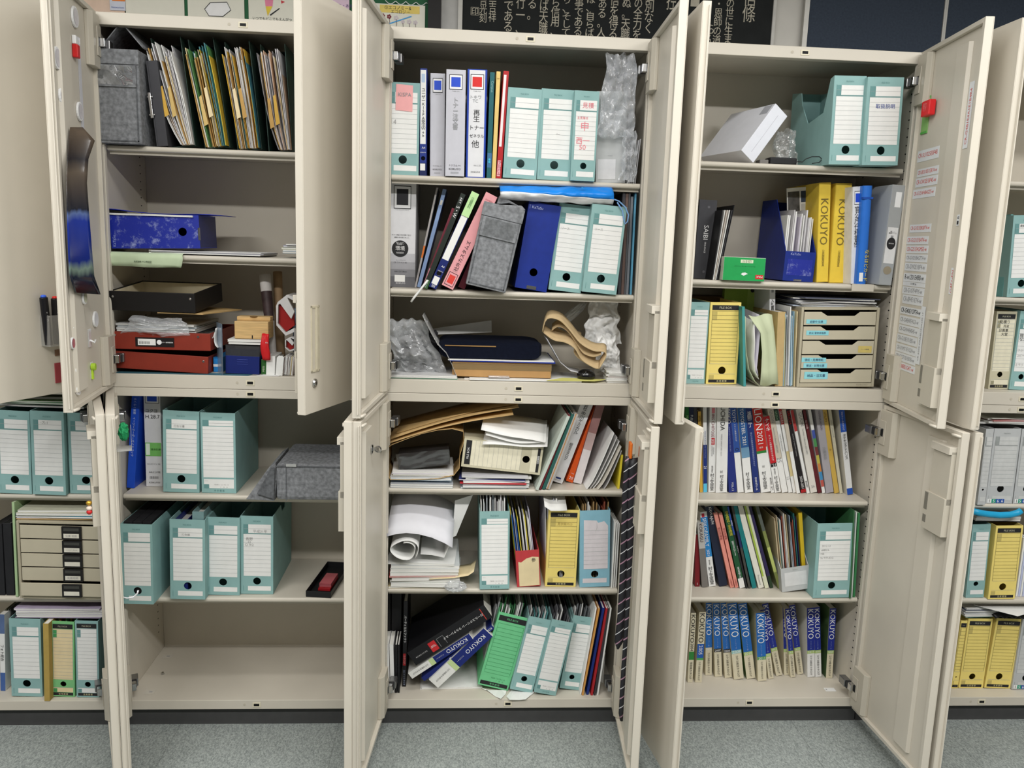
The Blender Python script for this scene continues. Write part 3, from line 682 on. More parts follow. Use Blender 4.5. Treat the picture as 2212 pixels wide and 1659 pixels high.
# navy card case with smoked lid
M, w, h = fr('B', (1418, 1174), (1632, 1175), (1418, 1062), S3, y=.03)
r = root('card_case', M, 'navy card case with smoked lid on the floor of the second cabinet', 'card case')
NAV = mat((22, 36, 104), .45, 0, .05); SMOKE = film('smoked_plastic', (40, 42, 54), clear=.35, white=.6, rough=.1)
b = MB(); b.box((0, 0, 0), (w, .002, h), NAV); b.box((0, .1, 0), (w, .102, h), NAV); b.box((0, .002, 0), (.002, .1, h), NAV); b.box((w - .002, .002, 0), (w, .1, h), NAV); b.box((.002, .002, 0), (w - .002, .1, .002), NAV)
for i in range(3): b.box((w * .34, -.001, h * (.52 + .13 * i)), (w * .66, 0, h * (.55 + .13 * i)), mat((40, 58, 140), .4))
b.build('body', r, bev=.001)
b = MB(); b.box((0, 0, h), (w, .002, h + .03), SMOKE); b.box((0, 0, h + .03), (w, .102, h + .032), SMOKE); b.box((0, .002, h), (.002, .1, h + .03), SMOKE); b.box((w - .002, .002, h), (w, .1, h + .03), SMOKE); b.build('lid', r)
b = MB(); b.box((.004, .006, .01), (w - .004, .012, h + .02), mat((150, 150, 190), .5)); b.box((w * .14, .0045, h + .002), (w * .42, .0058, h + .018), WHITE); b.build('index_card', r)
zc = M.translation.z + h + .034
xa, xb = PY('B', 1432, 1000, .02).x, PY('B', 1650, 1000, .02).x
z = pile(xa, xb, .02, .13, zc, [(.008, mat((36, 34, 36), .4), 'black case lying on the navy card case'), (.007, WHITE, 'white notepad lying under the wooden block')], '', 'notepad', None, 'notepad', .002, 2)
WOOD = mat((206, 172, 118), .5, 0, .16, 6, .05, .3, 'light_wood', (3, 3, 60))
xa, xb = PY('B', 1475, 970, .03).x, PY('B', 1688, 970, .03).x; hh = .052
M = Matrix.Translation((xa, .03, z + .001)); r = root('wooden_block', M, 'pale wooden block with a rounded notch lying on the white notepad', 'wooden block')
b = MB(); b.box((0, 0, 0), (xb - xa, .07, hh), WOOD); b.box((0, .03, hh), (xb - xa, .07, hh + .012), WOOD); b.build('body', r, bev=.002)
b = MB(); b.box(((xb - xa) * .51, -.0006, .001), ((xb - xa) * .54, .0004, .011), DARK); b.prism([((xb - xa) * .5 + .012 * math.cos(a * .5236), .034 + .012 * math.sin(a * .5236)) for a in range(12)], 'z', hh + .0122, hh + .0126, mat((140, 112, 70), .6)); b.build('notch', r)
# red and green packets
RED = mat((206, 34, 38), .45, 0, .06)
M, w, h = fr('B', (1648, 1082), (1697, 1080), (1648, 920), None, y=.015)
b = MB(); P = [[(w * i / 5, .003 * math.sin(i * 1.2 + j * .7) - .006 * math.sin(j / 8 * 3.14), h * j / 8) for j in range(9)] for i in range(6)]
b.grid(P, RED); b.text('ミニ', w * .55, h * .62, w * .9, h * .72, W_INK, 0, -.012); o = b.build('packet', solid=.006, smooth=True); o.matrix_world = Matrix.Translation((M.translation.x, .018, S3 + .0485)); tag(o, 'glossy red packet propped against the wooden block', 'packet')
M, w, h = fr('B', (1642, 1170), (1678, 1170), (1642, 1086), S3, y=.03)
b = MB(); b.box((0, 0, 0), (w, .05, .046), mat((44, 92, 40), .5)); b.text('MEISI', w * .25, .005, w * .6, .03, mat((200, 210, 180), .5), 90); o = b.build('packet', bev=.001); o.matrix_world = M; tag(o, 'small dark green packet under the red packet', 'packet')
# rolled papers
def roll(p0, p1, r0, r1, m, label, bands=()):
    b = MB(); b.tube([p0.lerp(p1, i / 10) for i in range(11)], [r0 + (r1 - r0) * i / 10 for i in range(11)], m, 16, True)
    for a, c, mm in bands:
        b.tube([p0.lerp(p1, a + (c - a) * i / 4) for i in range(5)], [(r0 + (r1 - r0) * (a + (c - a) * i / 4)) * 1.015 for i in range(5)], mm, 16, False)
    o = b.build('paper_roll', smooth=True); tag(o, label, 'paper roll', 'rolled papers')
pt = PY('B', 1665, 565, .16); pb_ = PY('B', 1722, 1050, .10); pb_.z = S3 + .012
roll(pb_, pt, .011, .018, mat((206, 202, 198), .6, 0, .08), 'white rolled poster with a dark printed picture, leaning in the second cabinet', [(.5, .82, mat((62, 48, 48), .5, 0, .3, 60))])
pt = PY('B', 1745, 545, .2); pb_ = PY('B', 1764, 1040, .14); pb_.z = S3 + .016
roll(pb_, pt, .015, .014, mat((150, 124, 92), .7, 0, .08), 'brown rolled kraft sheet beside the white rolled poster')
# folded white packages with red inside
WG = mat((206, 204, 202), .6, 0, .05)
for (x0, y0, x1, y1, Y, lb) in ((1738, 690, 1850, 945, .06, 'folded white paper bag with red inside, wedged beside the door'), (1792, 955, 1848, 1045, .05, 'small folded white pouch with red edge under the white paper bag')):
    a, c = PY('B', x0, y1, Y), PY('B', x1, y0, Y); w = c.x - a.x; h = c.z - a.z
    M = Matrix.Translation((a.x, Y, a.z)); r = root('paper_bag', M, lb, 'paper bag')
    b = MB(); b.prism([(0, h * .25), (0, h * .72), (w * .1, h * .82), (w * .6, h), (w, h * .95), (w, h * .85), (w * .66, h * .93), (w * .12, h * .75), (w * .08, h * .3), (w * .5, h * .08), (w, h * .2), (w, h * .1), (w * .5, 0)], 'y', 0, .11, WG); b.build('outer', r)
    b = MB(); b.prism([(w * .1, h * .28), (w * .13, h * .74), (w * .9, h * .55), (w * .95, h * .25), (w * .5, h * .09)], 'y', .012, .1, mat((150, 24, 20), .6)); b.build('lining', r)
    b = MB(); b.prism([(w * .2, h * .8), (w * .62, h * .93), (w, h * .6), (w * .82, h * .42)], 'y', -.002, .01, WG); b.build('fold', r)
# white card boxes and cards
def smallbox(Z, bl, br, tl, sz, Y, d, m, name, label, cat, group=None, bev=.001):
    M, w, h = fr(Z, bl, br, tl, sz, y=Y); b = MB(); b.box((0, 0, 0), (w, d, h), m); o = b.build(name, bev=bev); o.matrix_world = M; tag(o, label, cat, group); return o
smallbox('L', (797, 1465), (912, 1468), (803, 1222), S3, .022, .1, WHITE, 'card_box', 'white card box standing left of the tall cards, second cabinet floor', 'box')
M, w, h = fr('L', (918, 1490), (1010, 1490), (940, 1240), S3, y=.015)
b = MB(); b.prism([(0, 0), (w, 0), (w, h * .95), (w * .8, h), (w * .25, h), (0, h * .9)], 'y', 0, .002, WHITE); b.box((0, .002, 0), (w * .1, .09, h * .85), WHITE); b.box((w * .9, .002, 0), (w, .09, h * .95), WHITE); o = b.build('card_box'); o.matrix_world = M; tag(o, 'opened white card box with a rounded flap, second cabinet floor', 'box')
M, w, h = fr('L', (1018, 1488), (1150, 1488), (1040, 1245), S3, y=.02)
sheets(M, 0, w, 0, .09, .0005, (h * .93, h * .98), [('white', WHITE), ('grey', mat((170, 160, 156), .6)), ('white', WHITE), ('cream', CREAM)], 9, '%s business card packet beside the opened white card box', 'business card packets', seed=4, name='card_packet', jity=.004)
a, c = PZ('L', 665, 1500, S3), PZ('L', 960, 1500, S3)
b = MB(); b.prism([(a.x, .006), (c.x, .004), (c.x + .01, .06), (a.x + .03, .055)], 'z', S3 + .0005, S3 + .0015, WHITE); o = b.build('card'); tag(o, 'white card lying flat under the white card boxes', 'card')
smallbox('L', (1150, 1490), (1178, 1490), (1158, 900), S3, .04, .12, mat((150, 146, 140), .5), 'booklet', 'tall grey booklet against the right wall of the second cabinet', 'booklet')
smallbox('L', (1140, 1100), (1175, 1100), (1145, 540), S3 + .062, .09, .1, mat((150, 176, 206), .5), 'booklet', 'pale blue booklet against the right wall of the second cabinet', 'booklet')
a, c = PZ('B', 685, 1195, S3), PZ('B', 1570, 1207, S3)
b = MB(); b.prism([(a.x, .003), (c.x - .01, .003), (c.x, .04), (a.x, .05)], 'z', S3 + .0002, S3 + .0006, mat((70, 112, 124), .4, 0, .1, 12)); o = b.build('sheet'); tag(o, 'teal plastic sheet lying on the cupboard floor under the red-brown trays', 'sheet')
# ---------------- lower cupboard of c1
S1, S2, S3 = .758, .426, .0915
BLU = mat((30, 76, 190), .4, 0, .05); SW = mat((196, 210, 240), .5)
binder('C', (541, 465), (575, 462), (562, 90), S1, 'thin blue binder leaning at the left of the upper shelf, second cabinet', BLU, (), [(.76, .92, 'らくらく検索', SW), (.33, .73, 'イージーオーダーガイドブック', SW)], d=.23, h=.31)
WB = mat((222, 222, 224), .5, 0, .03)
binder('C', (625, 457), (696, 457), (613, 88), S1, 'white tube binder with blue square and handwritten date, second cabinet', WB,
       [(.865, .985, INK, .1, .93), (.87, .98, W_INK, .13, .9), (.885, .965, mat((36, 80, 196), .5), .22, .8), (.32, .46, mat((120, 190, 100), .5), .02, .98), (.33, .45, mat((226, 240, 220), .5), .06, .3)],
       [(.77, .81, 'コクヨ', INK, 'h', .12, .8), (.71, .75, 'H.28.7', INK, 'h', .1, .95), (.34, .44, '環境配慮', mat((40, 90, 40), .5), 'h', .35, .95), (.225, .25, '《エコツイン R》', INK, 'h', .1, .9), (.14, .165, 'A4-S 217枚', INK, 'h', .2, .9), (.07, .12, 'IIIIIIIII', INK, 'h', .25, .75), (.03, .055, 'KOKUYO', INK, 'h', .2, .85)], d=.24, h=.307)
g = MB()
fbox('C', (698, 484), (853, 485), (695, 136), S1, 'teal file box with a faint pencilled title, left one of two on the upper shelf', notes=[('打合せ書', .3, .8, .6, .83, PENCIL)], h=None)
fbox('C', (862, 485), (1010, 485), (855, 142), S1, 'teal file box with printed footer, right one of two on the upper shelf', style='B')
# grey felt bag lying on its side
M, w, h = fr('C', (1178, 522), (1440, 526), (1170, 368), S1 + .001, y=-.028, by='right'); w = -.432 - M.translation.x
r = root('felt_bag', M, 'grey felt bag lying on its side over the shelf edge, second cabinet', 'bag', 'grey felt bags')
b = MB(); b.box((0, 0, 0), (w, .27, h), FELT); b.build('body', r, bev=.012)
b = MB(); b.prism([(-.005, -.004), (-.09, .0), (-.085, .006), (-.02, h * .9), (.0, h + .004), (.004, h * .6)], 'y', .004, .2, FELT); b.prism([(-.004, .004), (-.055, .02), (-.015, h * .86), (.0, h * .9)], 'y', -.006, .004, FELTD); b.build('lid_flap', r, bev=.002)
b = MB(); b.box((0, -.0015, h - .008), (w, .0005, h - .004), FELTD); b.box((.03, -.0015, .0), (.033, .0005, h), FELTD); b.build('edge_seam', r)
b = MB(); b.box((.032, -.004, h - .006), (.062, -.001, h + .002), mat((176, 178, 176), .6)); b.build('tag', r)
# middle shelf
fbox('C', (522, 948), (657, 950), (513, 606), S2, 'teal file box holding black binders, leftmost on the middle shelf of the second cabinet', y=-.03)
M, w, h = fr('C', (522, 948), (657, 950), (513, 606), S2, y=-.03)
for i in range(3):
    b = MB(); x = .006 + (w - .012) * i / 3; b.box((x, .012, .004), (x + (w - .012) / 3 - .002, .26, h + .004), BLK); o = b.build('binder', bev=.001); o.matrix_world = M; tag(o, 'black binder inside the leftmost teal file box on the middle shelf', 'binder', 'black binders in a teal file box')
fbox('C', (728, 940), (878, 938), (724, 600), S2, 'teal file box holding blue and teal binders, middle shelf of the second cabinet', notes=[('打合議', .3, .8, .62, .83, PENCIL)])
M, w, h = fr('C', (728, 940), (878, 938), (724, 600), S2)
for x0, x1, m, lb, hh in ((.012, .05, mat((26, 40, 110), .5), 'navy binder inside the second teal file box on the middle shelf', h * .98), (w - .04, w - .006, mat((120, 150, 152), .5), 'pale teal binder inside the second teal file box on the middle shelf', h * 1.09)):
    b = MB(); b.box((x0, .008, .004), (x1, .012, hh), m); b.box((x0, .012, .004), (x0 + .002, .24, hh), m); b.box((x1 - .002, .012, .004), (x1, .24, hh), m); b.box((x0, .012, hh - .02), (x1, .24, hh - .018), PAGES); o = b.build('binder'); o.matrix_world = M; tag(o, lb, 'binder')
fbox('C', (882, 922), (1025, 919), (880, 590), S2, 'teal file box without writing, third on the middle shelf of the second cabinet')
fbox('C', (1029, 917), (1168, 918), (1027, 584), S2, 'teal file box with pencil notes down its label, middle shelf of second cabinet', notes=[('平成31年', .35, .79, .85, .83, PENCIL), ('長野\n22\n○ 9/2', .14, .6, .4, .75, PENCIL)], cut=[(.4, 1), (.45, .9), (.62, .9), (.66, 1)])
# black pen tray with red box
M, w, h = fr('C', (1306, 926), (1417, 928), (1303, 900), S2, y=.03)
M = Matrix.Translation(M.translation) @ Matrix.Rotation(-.12, 4, 'Z')
r = tray(M, w, .25, .02, mat((26, 26, 28), .4, 0, .05), 'black plastic pen tray at the right end of the middle shelf', riv=False, name='pen_tray', t=.002)
b = MB(); M3 = M @ Matrix.Translation((.026, .045, .0025)); r = root('pin_box', M3, 'clear red box of pins lying in the black pen tray', 'box')
b.box((0, 0, 0), (.04, .1, .008), mat((150, 24, 30), .3)); b.build('base', r, bev=.001)
b = MB(); b.box((.001, .012, .0085), (.039, .099, .02), film('red_film', (220, 110, 120), clear=.5, white=.7)); b.build('lid', r)
# stickers on the cupboard floor
for x, y, lb in ((640, 1335, 'small paper sticker at the front left of the empty cupboard floor'), (715, 1183, 'small paper sticker near the back of the empty cupboard floor')):
    p = PZ('C', x, y, S3); b = MB(); b.box((-.016, -.012, 0), (.016, .012, .0004), mat((206, 200, 188), .6)); b.box((-.002, -.003, .0004), (.008, .003, .0007), PENCIL); o = b.build('sticker'); o.matrix_world = Matrix.Translation((p.x, p.y, S3 + .0005)); tag(o, lb, 'sticker')
p = PZ('C', 695, 1258, S3); b = MB(); b.tube([(0, 0, 0), (0, 0, .006)], [.006, .004], CHROME, 10); o = b.build('shelf_peg'); o.matrix_world = Matrix.Translation((p.x, p.y, S3 + .0004)); tag(o, 'tiny metal shelf peg lying on the empty cupboard floor', 'shelf peg')
# ================================================================ middle cabinet (c2)
S1, S2, S3 = 1.733, 1.403, 1.133
RB = mat((196, 196, 204), .45, 0, .03); RBL = mat((28, 66, 168), .45, 0, .04); SQB = mat((36, 76, 200), .5); SQR = mat((214, 40, 34), .5)
GREY = mat((150, 152, 154), .6)
PINKP = mat((238, 172, 172), .6, 0, .03); REDPEN = mat((226, 150, 150), .6)
fbox('D', (262, 1043), (455, 1050), (268, 490), S1, 'teal file box with a pink sticky note, top shelf of the middle cabinet', notes=[('14', .12, .55, .3, .6, PENCIL)])
M, w, h = fr('D', (262, 1043), (455, 1050), (268, 490), S1)
b = MB(); b.poly([(.26 * w, -.002, .7 * h), (.78 * w, -.002, .69 * h), (.79 * w, -.003, .97 * h), (.27 * w, -.002, .98 * h)], PINKP); b.text('KISPA', .34 * w, .84 * h, .74 * w, .9 * h, GREY, 0, -.004); o = b.build('sticky_note'); o.matrix_world = M; tag(o, 'pink sticky note on the leftmost teal file box of the middle cabinet', 'sticky note')
binder('D', (460, 1050), (502, 1052), (464, 408), S1, 'narrow blue and white binder with a long vertical handwritten title, top shelf', mat((30, 52, 130), .45), 
       [(.30, .985, WHITE, .06, .86), (.87, .95, mat((176, 196, 220), .5), .2, .7), (.0, .12, mat((20, 34, 84), .5), 0, 1), (.05, .115, WHITE, .08, .8)],
       [(.34, .84, 'ユーザーKISPA受注Web', INK, 'v', .2, .8), (.25, .28, 'A4', W_INK, 'h', .3, .8), (.21, .23, 'KOKUYO', W_INK, 'h', .1, .9)], hole=.165)
def tube(Z, bl, br, tl, lb, cover, sq, texts, rim=None, S=None, d=.25, hole=None, **kw):
    S = S1 if S is None else S
    seg = [(.815, .955, INK, .16, .84), (.822, .948, W_INK, .19, .81), (.84, .93, sq, .26, .74)]
    if rim: seg = [(.008, .992, WB, .1, .9)] + seg
    return binder(Z, bl, br, tl, S, lb, cover, seg, texts, d=d, **kw)
KF = [(.795, .806, 'TUBE FILE', GREY, 'h', .3, .7)]
KO = [(.095, .115, 'トジコム <<', INK, 'h', .22, .8), (.06, .08, 'KOKUYO', INK, 'h', .2, .8), (.02, .05, 'IIIIIIIIIIII', GREY, 'h', .3, .7)]
tube('D', (522, 1052), (610, 1054), (525, 435), 'grey tube binder with a blue square and no title, top shelf of the middle cabinet', RB, SQB, KF + KO, y=.05)
tube('D', (612, 1056), (728, 1057), (620, 418), 'grey tube binder with a blue square and pencilled vertical title, top shelf', RB, SQB, KF + KO + [(.44, .74, 'トナー注文書', GREY, 'v', .3, .62)])
tube('D', (735, 1062), (852, 1065), (747, 414), 'blue-edged white tube binder with red square and bold handwriting, top shelf', RBL, SQR,
     KF + [(.68, .78, 'トキワ\nTC', GREY, 'h', .18, .72), (.52, .63, '再生', INK, 'v', .24, .7), (.43, .50, 'トナー', INK, 'h', .2, .88), (.36, .42, 'ゼネラル', INK, 'h', .16, .9), (.28, .35, '他', INK, 'h', .26, .66), (.1, .13, 'A4-S 2孔', GREY, 'h', .4, .8), (.045, .06, 'KOKUYO', INK, 'h', .2, .8)], rim=True)
bk = lambda Z, bl, br, tl, S, lb, c, segs=(), tx=(), **k: book(Z, bl, br, tl, S, lb, c, segs, tx, **k)
bk('D', (860, 1064), (888, 1065), (882, 432), S1, 'thin dark teal notebook beside the red-square binder, top shelf', mat((24, 92, 98), .5), [(.1, .24, mat((60, 110, 150), .5))], [(.78, .95, 'Campus', mat((140, 180, 180), .5), 'r', .2, .8), (.1, .23, '●\n●', mat((60, 180, 210), .5), 'h', .25, .75)], name='notebook')
bk('D', (890, 1066), (915, 1067), (920, 428), S1, 'thin pale yellow book between the teal notebook and red book, top shelf', mat((228, 196, 120), .6), [], [(.9, .97, '図書', mat((150, 110, 50), .5), 'h', .2, .8)])
bk('D', (917, 1067), (950, 1067), (962, 426), S1, 'thin red book with a white spine strip, top shelf of the middle cabinet', mat((176, 24, 30), .45), [(.3, .965, mat((236, 226, 226), .5), .12, .6), (.02, .17, mat((230, 170, 180), .5), .1, .7)], [(.03, .16, 'アルバム', mat((150, 40, 40), .5), 'v', .2, .6)])
fbox('D', (957, 1065), (1158, 1075), (990, 525), S1, 'teal file box next to the thin red book, top shelf of the middle cabinet')
fbox('D', (1160, 1078), (1358, 1083), (1190, 535), S1, 'teal file box between two others at the right of the top shelf, middle cabinet', notes=[('～', .5, .5, .62, .52, PENCIL)])
PK = mat((228, 130, 140), .6)
fbox('D', (1360, 1083), (1506, 1085), (1388, 545), S1, 'narrow teal file box with faint red handwriting on its label, top shelf', notes=[('見積', .34, .8, .8, .88, PK), ('主見積合', .15, .68, .6, .72, PK), ('申', .2, .56, .75, .66, PK), ('西一\n50', .15, .33, .7, .5, PK)])
fbox('D', (1512, 1085), (1690, 1090), (1520, 560), S1, 'grey file box half hidden by a clear plastic bag, top shelf of the middle cabinet', col='gray', hole=False, style='plain', y=.05, h=.262)
M, w, h = fr('D', (1512, 1085), (1690, 1090), (1520, 560), S1, y=.05)
b = MB(); b.rect(.06 * w, .04 * h, .66 * w, .27 * h, mat((212, 212, 214), .6), -.0008); b.text('FILE BOX', .4 * w, .3 * h, .55 * w, .32 * h, GREY, 0, -.001); o = b.build('label'); o.parent = None; o.matrix_world = M; tag(o, 'white paper label on the grey file box behind the plastic bag', 'label')
for i in range(5):
    a = PY('D', 1700 + i * 11, 1092, .04); b = MB(); b.box((0, 0, 0), (.0026, .2, .13 - .004 * (i % 2)), mat((206, 206, 208), .5)); o = b.build('magazine'); o.matrix_world = Matrix.Translation((a.x, .035 + .004 * (i % 3), S1 + .0008)) @ Matrix.Rotation(.07, 4, 'Y'); tag(o, 'thin white magazine at the right end of the top shelf, middle cabinet', 'magazine', 'thin white magazines by the plastic bag')
a, c = PY('D', 1530, 805, -.005), PY('D', 1800, 320, -.005)
bagsheet(((a.x + c.x) / 2 - .004, .012, (a.z + c.z) / 2), (c.x - a.x) * .92, c.z - a.z, 2.3, 'large crumpled clear plastic bag hanging at the right end of the top shelf', film('bag_film'), tilt=.0)
a, c = PY('D', 1660, 1075, .0), PY('D', 1775, 780, .0)
bagsheet(((a.x + c.x) / 2, .018, (a.z + c.z) / 2), c.x - a.x, c.z - a.z, 5.1, 'lower gathered clear plastic bag hanging before the thin white magazines', film('bag_film'), d=.01, amp=.02)
# --- second shelf
GRADM = mat((158, 158, 160), .4, 0, .05)
r, M, w, h = binder('E', (268, 690), (432, 695), (275, 55), S2, 'wide silver-grey tube binder with a black square and printed eco seal', mat((222, 222, 224), .4, 0, .03),
     [(.0, .1, mat((104, 104, 108), .4)), (.1, .17, mat((134, 134, 138), .4)), (.17, .24, mat((162, 162, 166), .4)), (.24, .32, mat((190, 190, 194), .4)), (.74, .955, INK, .2, .82), (.747, .948, W_INK, .22, .8), (.775, .925, mat((44, 44, 48), .5), .3, .72), (.05, .115, WHITE, .26, .64)],
     [(.725, .735, 'TUBE FILE  ECO-TWIN R', GREY, 'h', .25, .75), (.485, .505, 'カラー表紙で色分類できる!', INK, 'h', .14, .84), (.465, .478, '3種類の色を揃えました。', INK, 'h', .22, .78), (.225, .245, '《エコツイン R》', INK, 'h', .22, .7), (.25, .262, 'チューブファイル', INK, 'h', .3, .65), (.14, .158, 'A4-S 217.8mm', INK, 'h', .25, .7), (.058, .108, 'IIIIIIIIIIIIIII', INK, 'h', .28, .62), (.03, .045, 'KOKUYO', W_INK, 'h', .28, .68)], d=.25)
b = MB(); b.disc(.45 * w, .365 * h, .3 * w, INK, -.0016, 28); b.text('環境', .28 * w, .345 * h, .62 * w, .395 * h, W_INK, 0, -.0022); b.text('対応設計', .31 * w, .315 * h, .59 * w, .338 * h, W_INK, 0, -.0022); b.text('捨てる方へ\n再資源へ', .3 * w, .4 * h, .6 * w, .43 * h, W_INK, 0, -.0022); b.build('eco_seal', r)
def lean(Z, a, c, tl, lb, cover, segs=(), tx=(), **k): return bk(Z, a, c, tl, S2, lb, cover, segs, tx, lim=(-.01, .1), **k)
lean('E', (430, 690), (442, 692), (560, 95), 'clear folder leaning beside the silver-grey binder, second shelf', mat((176, 172, 170), .4), [(.3, .42, mat((220, 120, 50), .5))], [(.05, .25, '株式会社', GREY, 'v', .1, .9)], name='folder', cat='folder')
lean('E', (445, 693), (468, 696), (600, 108), 'pale blue binder leaning with a white square label, second shelf', mat((140, 166, 208), .5), [(.84, .89, mat((226, 224, 216), .5), .2, .8)], [(.8, .82, '一一', GREY, 'h', .3, .7)], name='binder', cat='binder')
lean('E', (475, 668), (498, 672), (655, 190), 'thin dark red booklet leaning behind the black booklet, second shelf', mat((120, 44, 60), .5), [(.0, .25, mat((214, 140, 160), .5))], [(.02, .2, '●\n●', W_INK, 'h', .2, .8)], y=.03)
r, M, w, h = lean('E', (478, 700), (510, 703), (708, 135), 'black-green booklet leaning with small white lettering, second shelf', mat((34, 42, 36), .5), [(.0, .09, mat((60, 100, 60), .5))], [(.74, .88, 'S・W', W_INK, 'r', .2, .85), (.9, .96, 'ART', W_INK, 'r', .25, .8), (.01, .09, 'KOKUYO', W_INK, 'r', .2, .8)], y=.012)
r, M, w, h = binder('E', (515, 690), (562, 706), (772, 120), S2, 'leaning navy binder with a white spine strip and green note, second shelf', mat((24, 38, 104), .45),
     [(.30, .985, WHITE, .06, .9), (.04, .12, WHITE, .12, .85)], [(.2, .26, 'A4', W_INK, 'h', .4, .8), (.17, .19, 'KOKUYO', W_INK, 'h', .2, .9), (.01, .035, 'IIII', W_INK, 'h', .2, .8)], hole=.155, y=.005)
b = MB(); b.rect(.02 * w, .755 * h, 1.0 * w, 1.0 * h, mat((186, 222, 160), .6), -.003); b.text(V('②議案料'), .3 * w, .80 * h, .7 * w, .985 * h, mat((110, 150, 100), .6), 0, -.0038); o = b.build('sticky_note'); o.matrix_world = M; tag(o, 'pale green note on top of the leaning navy binder', 'sticky note')
PINK = mat((226, 158, 162), .5, 0, .04)
r, M, w, h = binder('E', (592, 680), (665, 703), (858, 125), S2, 'pink tube binder leaning with a red square at its foot and handwriting', PINK,
     [(.02, .155, INK, .12, .88), (.026, .149, PINK, .16, .84), (.045, .13, mat((214, 66, 56), .5), .25, .75)], [(.18, .5, '社外カスタムズ', INK, 'l', .25, .75), (.17, .178, 'TUBE FILE', GREY, 'h', .3, .7), (.92, .95, 'KOKUYO', mat((150, 60, 60), .5), 'u', .2, .8)], y=.012, d=.24)
bk('E', (690, 700), (735, 705), (930, 140), S2, 'dark maroon binder leaning behind the pink binder, second shelf', mat((96, 26, 40), .5), y=.06, h=.25)
# felt bag leaning over the shelf edge
M, w, h = fr('E', (735, 700), (975, 748), (848, 205), S2 + .0, y=-.02)
M = Matrix.Translation((0, 0, -.003)) @ M
r = felt_bag(M, w, h, .16, 'grey felt bag with clear card pocket leaning over the second shelf of the middle cabinet')
b = MB(); b.prism([(.3 * w, h - .002), (.9 * w, h + .012), (w * 1.02, h + .002), (.95 * w, h - .004)], 'y', -.004, .14, FELT); b.prism([(.3 * w, h), (.34 * w, h + .03), (.6 * w, h + .02), (w * .95, h + .008), (w * .6, h + .012)], 'y', .03, .14, FELT); b.build('lid_flap', r, bev=.003)
fbox('E', (1028, 705), (1220, 725), (1115, 190), S2, 'smooth royal blue file box with a hole, second shelf of the middle cabinet', col='navy', style='plain', hz=.205, lim=(-.02, .1))
M, w, h = fr('E', (1028, 705), (1220, 725), (1115, 190), S2, lim=(-.02, .1))
b = MB(); b.text('KaTaSu', .12 * w, .925 * h, .46 * w, .955 * h, mat((190, 200, 236), .5), 0, -.0006); b.rect(.05 * w, .915 * h, .055 * w, .965 * h, mat((190, 200, 236), .5)); b.box((.36 * w, -.002, .002), (.66 * w, .0, .012), CHROME)
o = b.build('printed_mark'); o.parent = [q for q in bpy.data.objects if q.get('label', '').startswith('smooth royal blue')][0]
fbox('E', (1228, 722), (1425, 730), (1295, 205), S2, 'teal file box with torn corner beside the royal blue box, second shelf', notes=[('リース', .16, .7, .4, .74, PENCIL)])
fbox('E', (1430, 733), (1637, 740), (1492, 208), S2, 'teal file box at the right of the second shelf, middle cabinet', notes=[('リース', .16, .7, .38, .74, PENCIL)])
# blue and white bag lying over the boxes
def bluebag(Z):
    a, c = PY('E', 942, 165, .012), PY('E', 1615, 203, .012); t0, t1 = PY('E', 938, 88, .012), PY('E', 1612, 98, .012); b = MB()
    r = root('paper_bag', Matrix.Identity(4), 'flat blue and white plastic carrier bag lying over the boxes, second shelf', 'carrier bag')
    for m, f0, f1, nm in ((mat((26, 132, 226), .3, 0, .12, 14, .2), 0.36, 1.0, 'blue_part'), (mat((238, 238, 240), .3, 0, .05, 14, .2), 0.0, .36, 'white_part')):
        b = MB(); P = []
        for i in range(41):
            u = i / 40; row = []
            lo_ = a.lerp(c, u) + Vector((0, 0, -.0)); hi = t0.lerp(t1, u); g0 = f0 + (f0 > 0) * (-.26 * u + .2) ; g1 = f1 if f1 == 1 else f1 - .26 * u + .2
            for j in range(9):
                v = g0 + (g1 - g0) * j / 8
                p = lo_.lerp(hi, v); p.y += -.028 * math.sin(math.pi * min(1, max(0, v))) + .006 * ridged((u * 7, v * 2, 3), 3); p.z += .003 * nz((u * 9, v * 3, 1))
                row.append(p)
            row_b = [Vector((q.x, .2, q.z - .0)) for q in (row[-1],)] if f1 == 1.0 else []
            P.append(row + row_b)
        b.grid(P, m); b.build(nm, r, smooth=True, solid=.0012)
    b = MB(); p = PY('E', 1425, 97, .0); b.box((p.x, -.008, p.z - .003), (p.x + .005, -.004, p.z + .001), mat((40, 140, 210), .4)); b.build('side_stripe', r)
    h = MB(); pts = [PY('E', x, y, .0) for x, y in ((1612, 165), (1650, 178), (1690, 215), (1708, 260), (1703, 300), (1688, 315), (1680, 290), (1672, 235), (1640, 185))]
    h.tube(pts, .0022, mat((120, 160, 206), .5), 6); h.build('handle', r, smooth=True)
bluebag('E')
# thin upright papers at the right end
for i, (x0, x1, yt, m, lb) in enumerate(((1650, 1668, 128, mat((70, 70, 76), .5), 'thin charcoal folder'), (1669, 1686, 132, mat((110, 90, 84), .5), 'thin brownish booklet'), (1687, 1698, 130, mat((90, 92, 96), .5), 'thin dark grey folder'), (1699, 1714, 150, mat((120, 124, 130), .5), 'thin grey folder'), (1722, 1734, 128, mat((96, 160, 190), .5), 'thin pale blue booklet'))):
    bk('E', (x0 - 6, 735), (x1 - 6, 737), (x0 + 24, yt), S2, lb + ' at the right end of the second shelf, middle cabinet', m, d=.2, y=.05, name='folder', cat='folder')
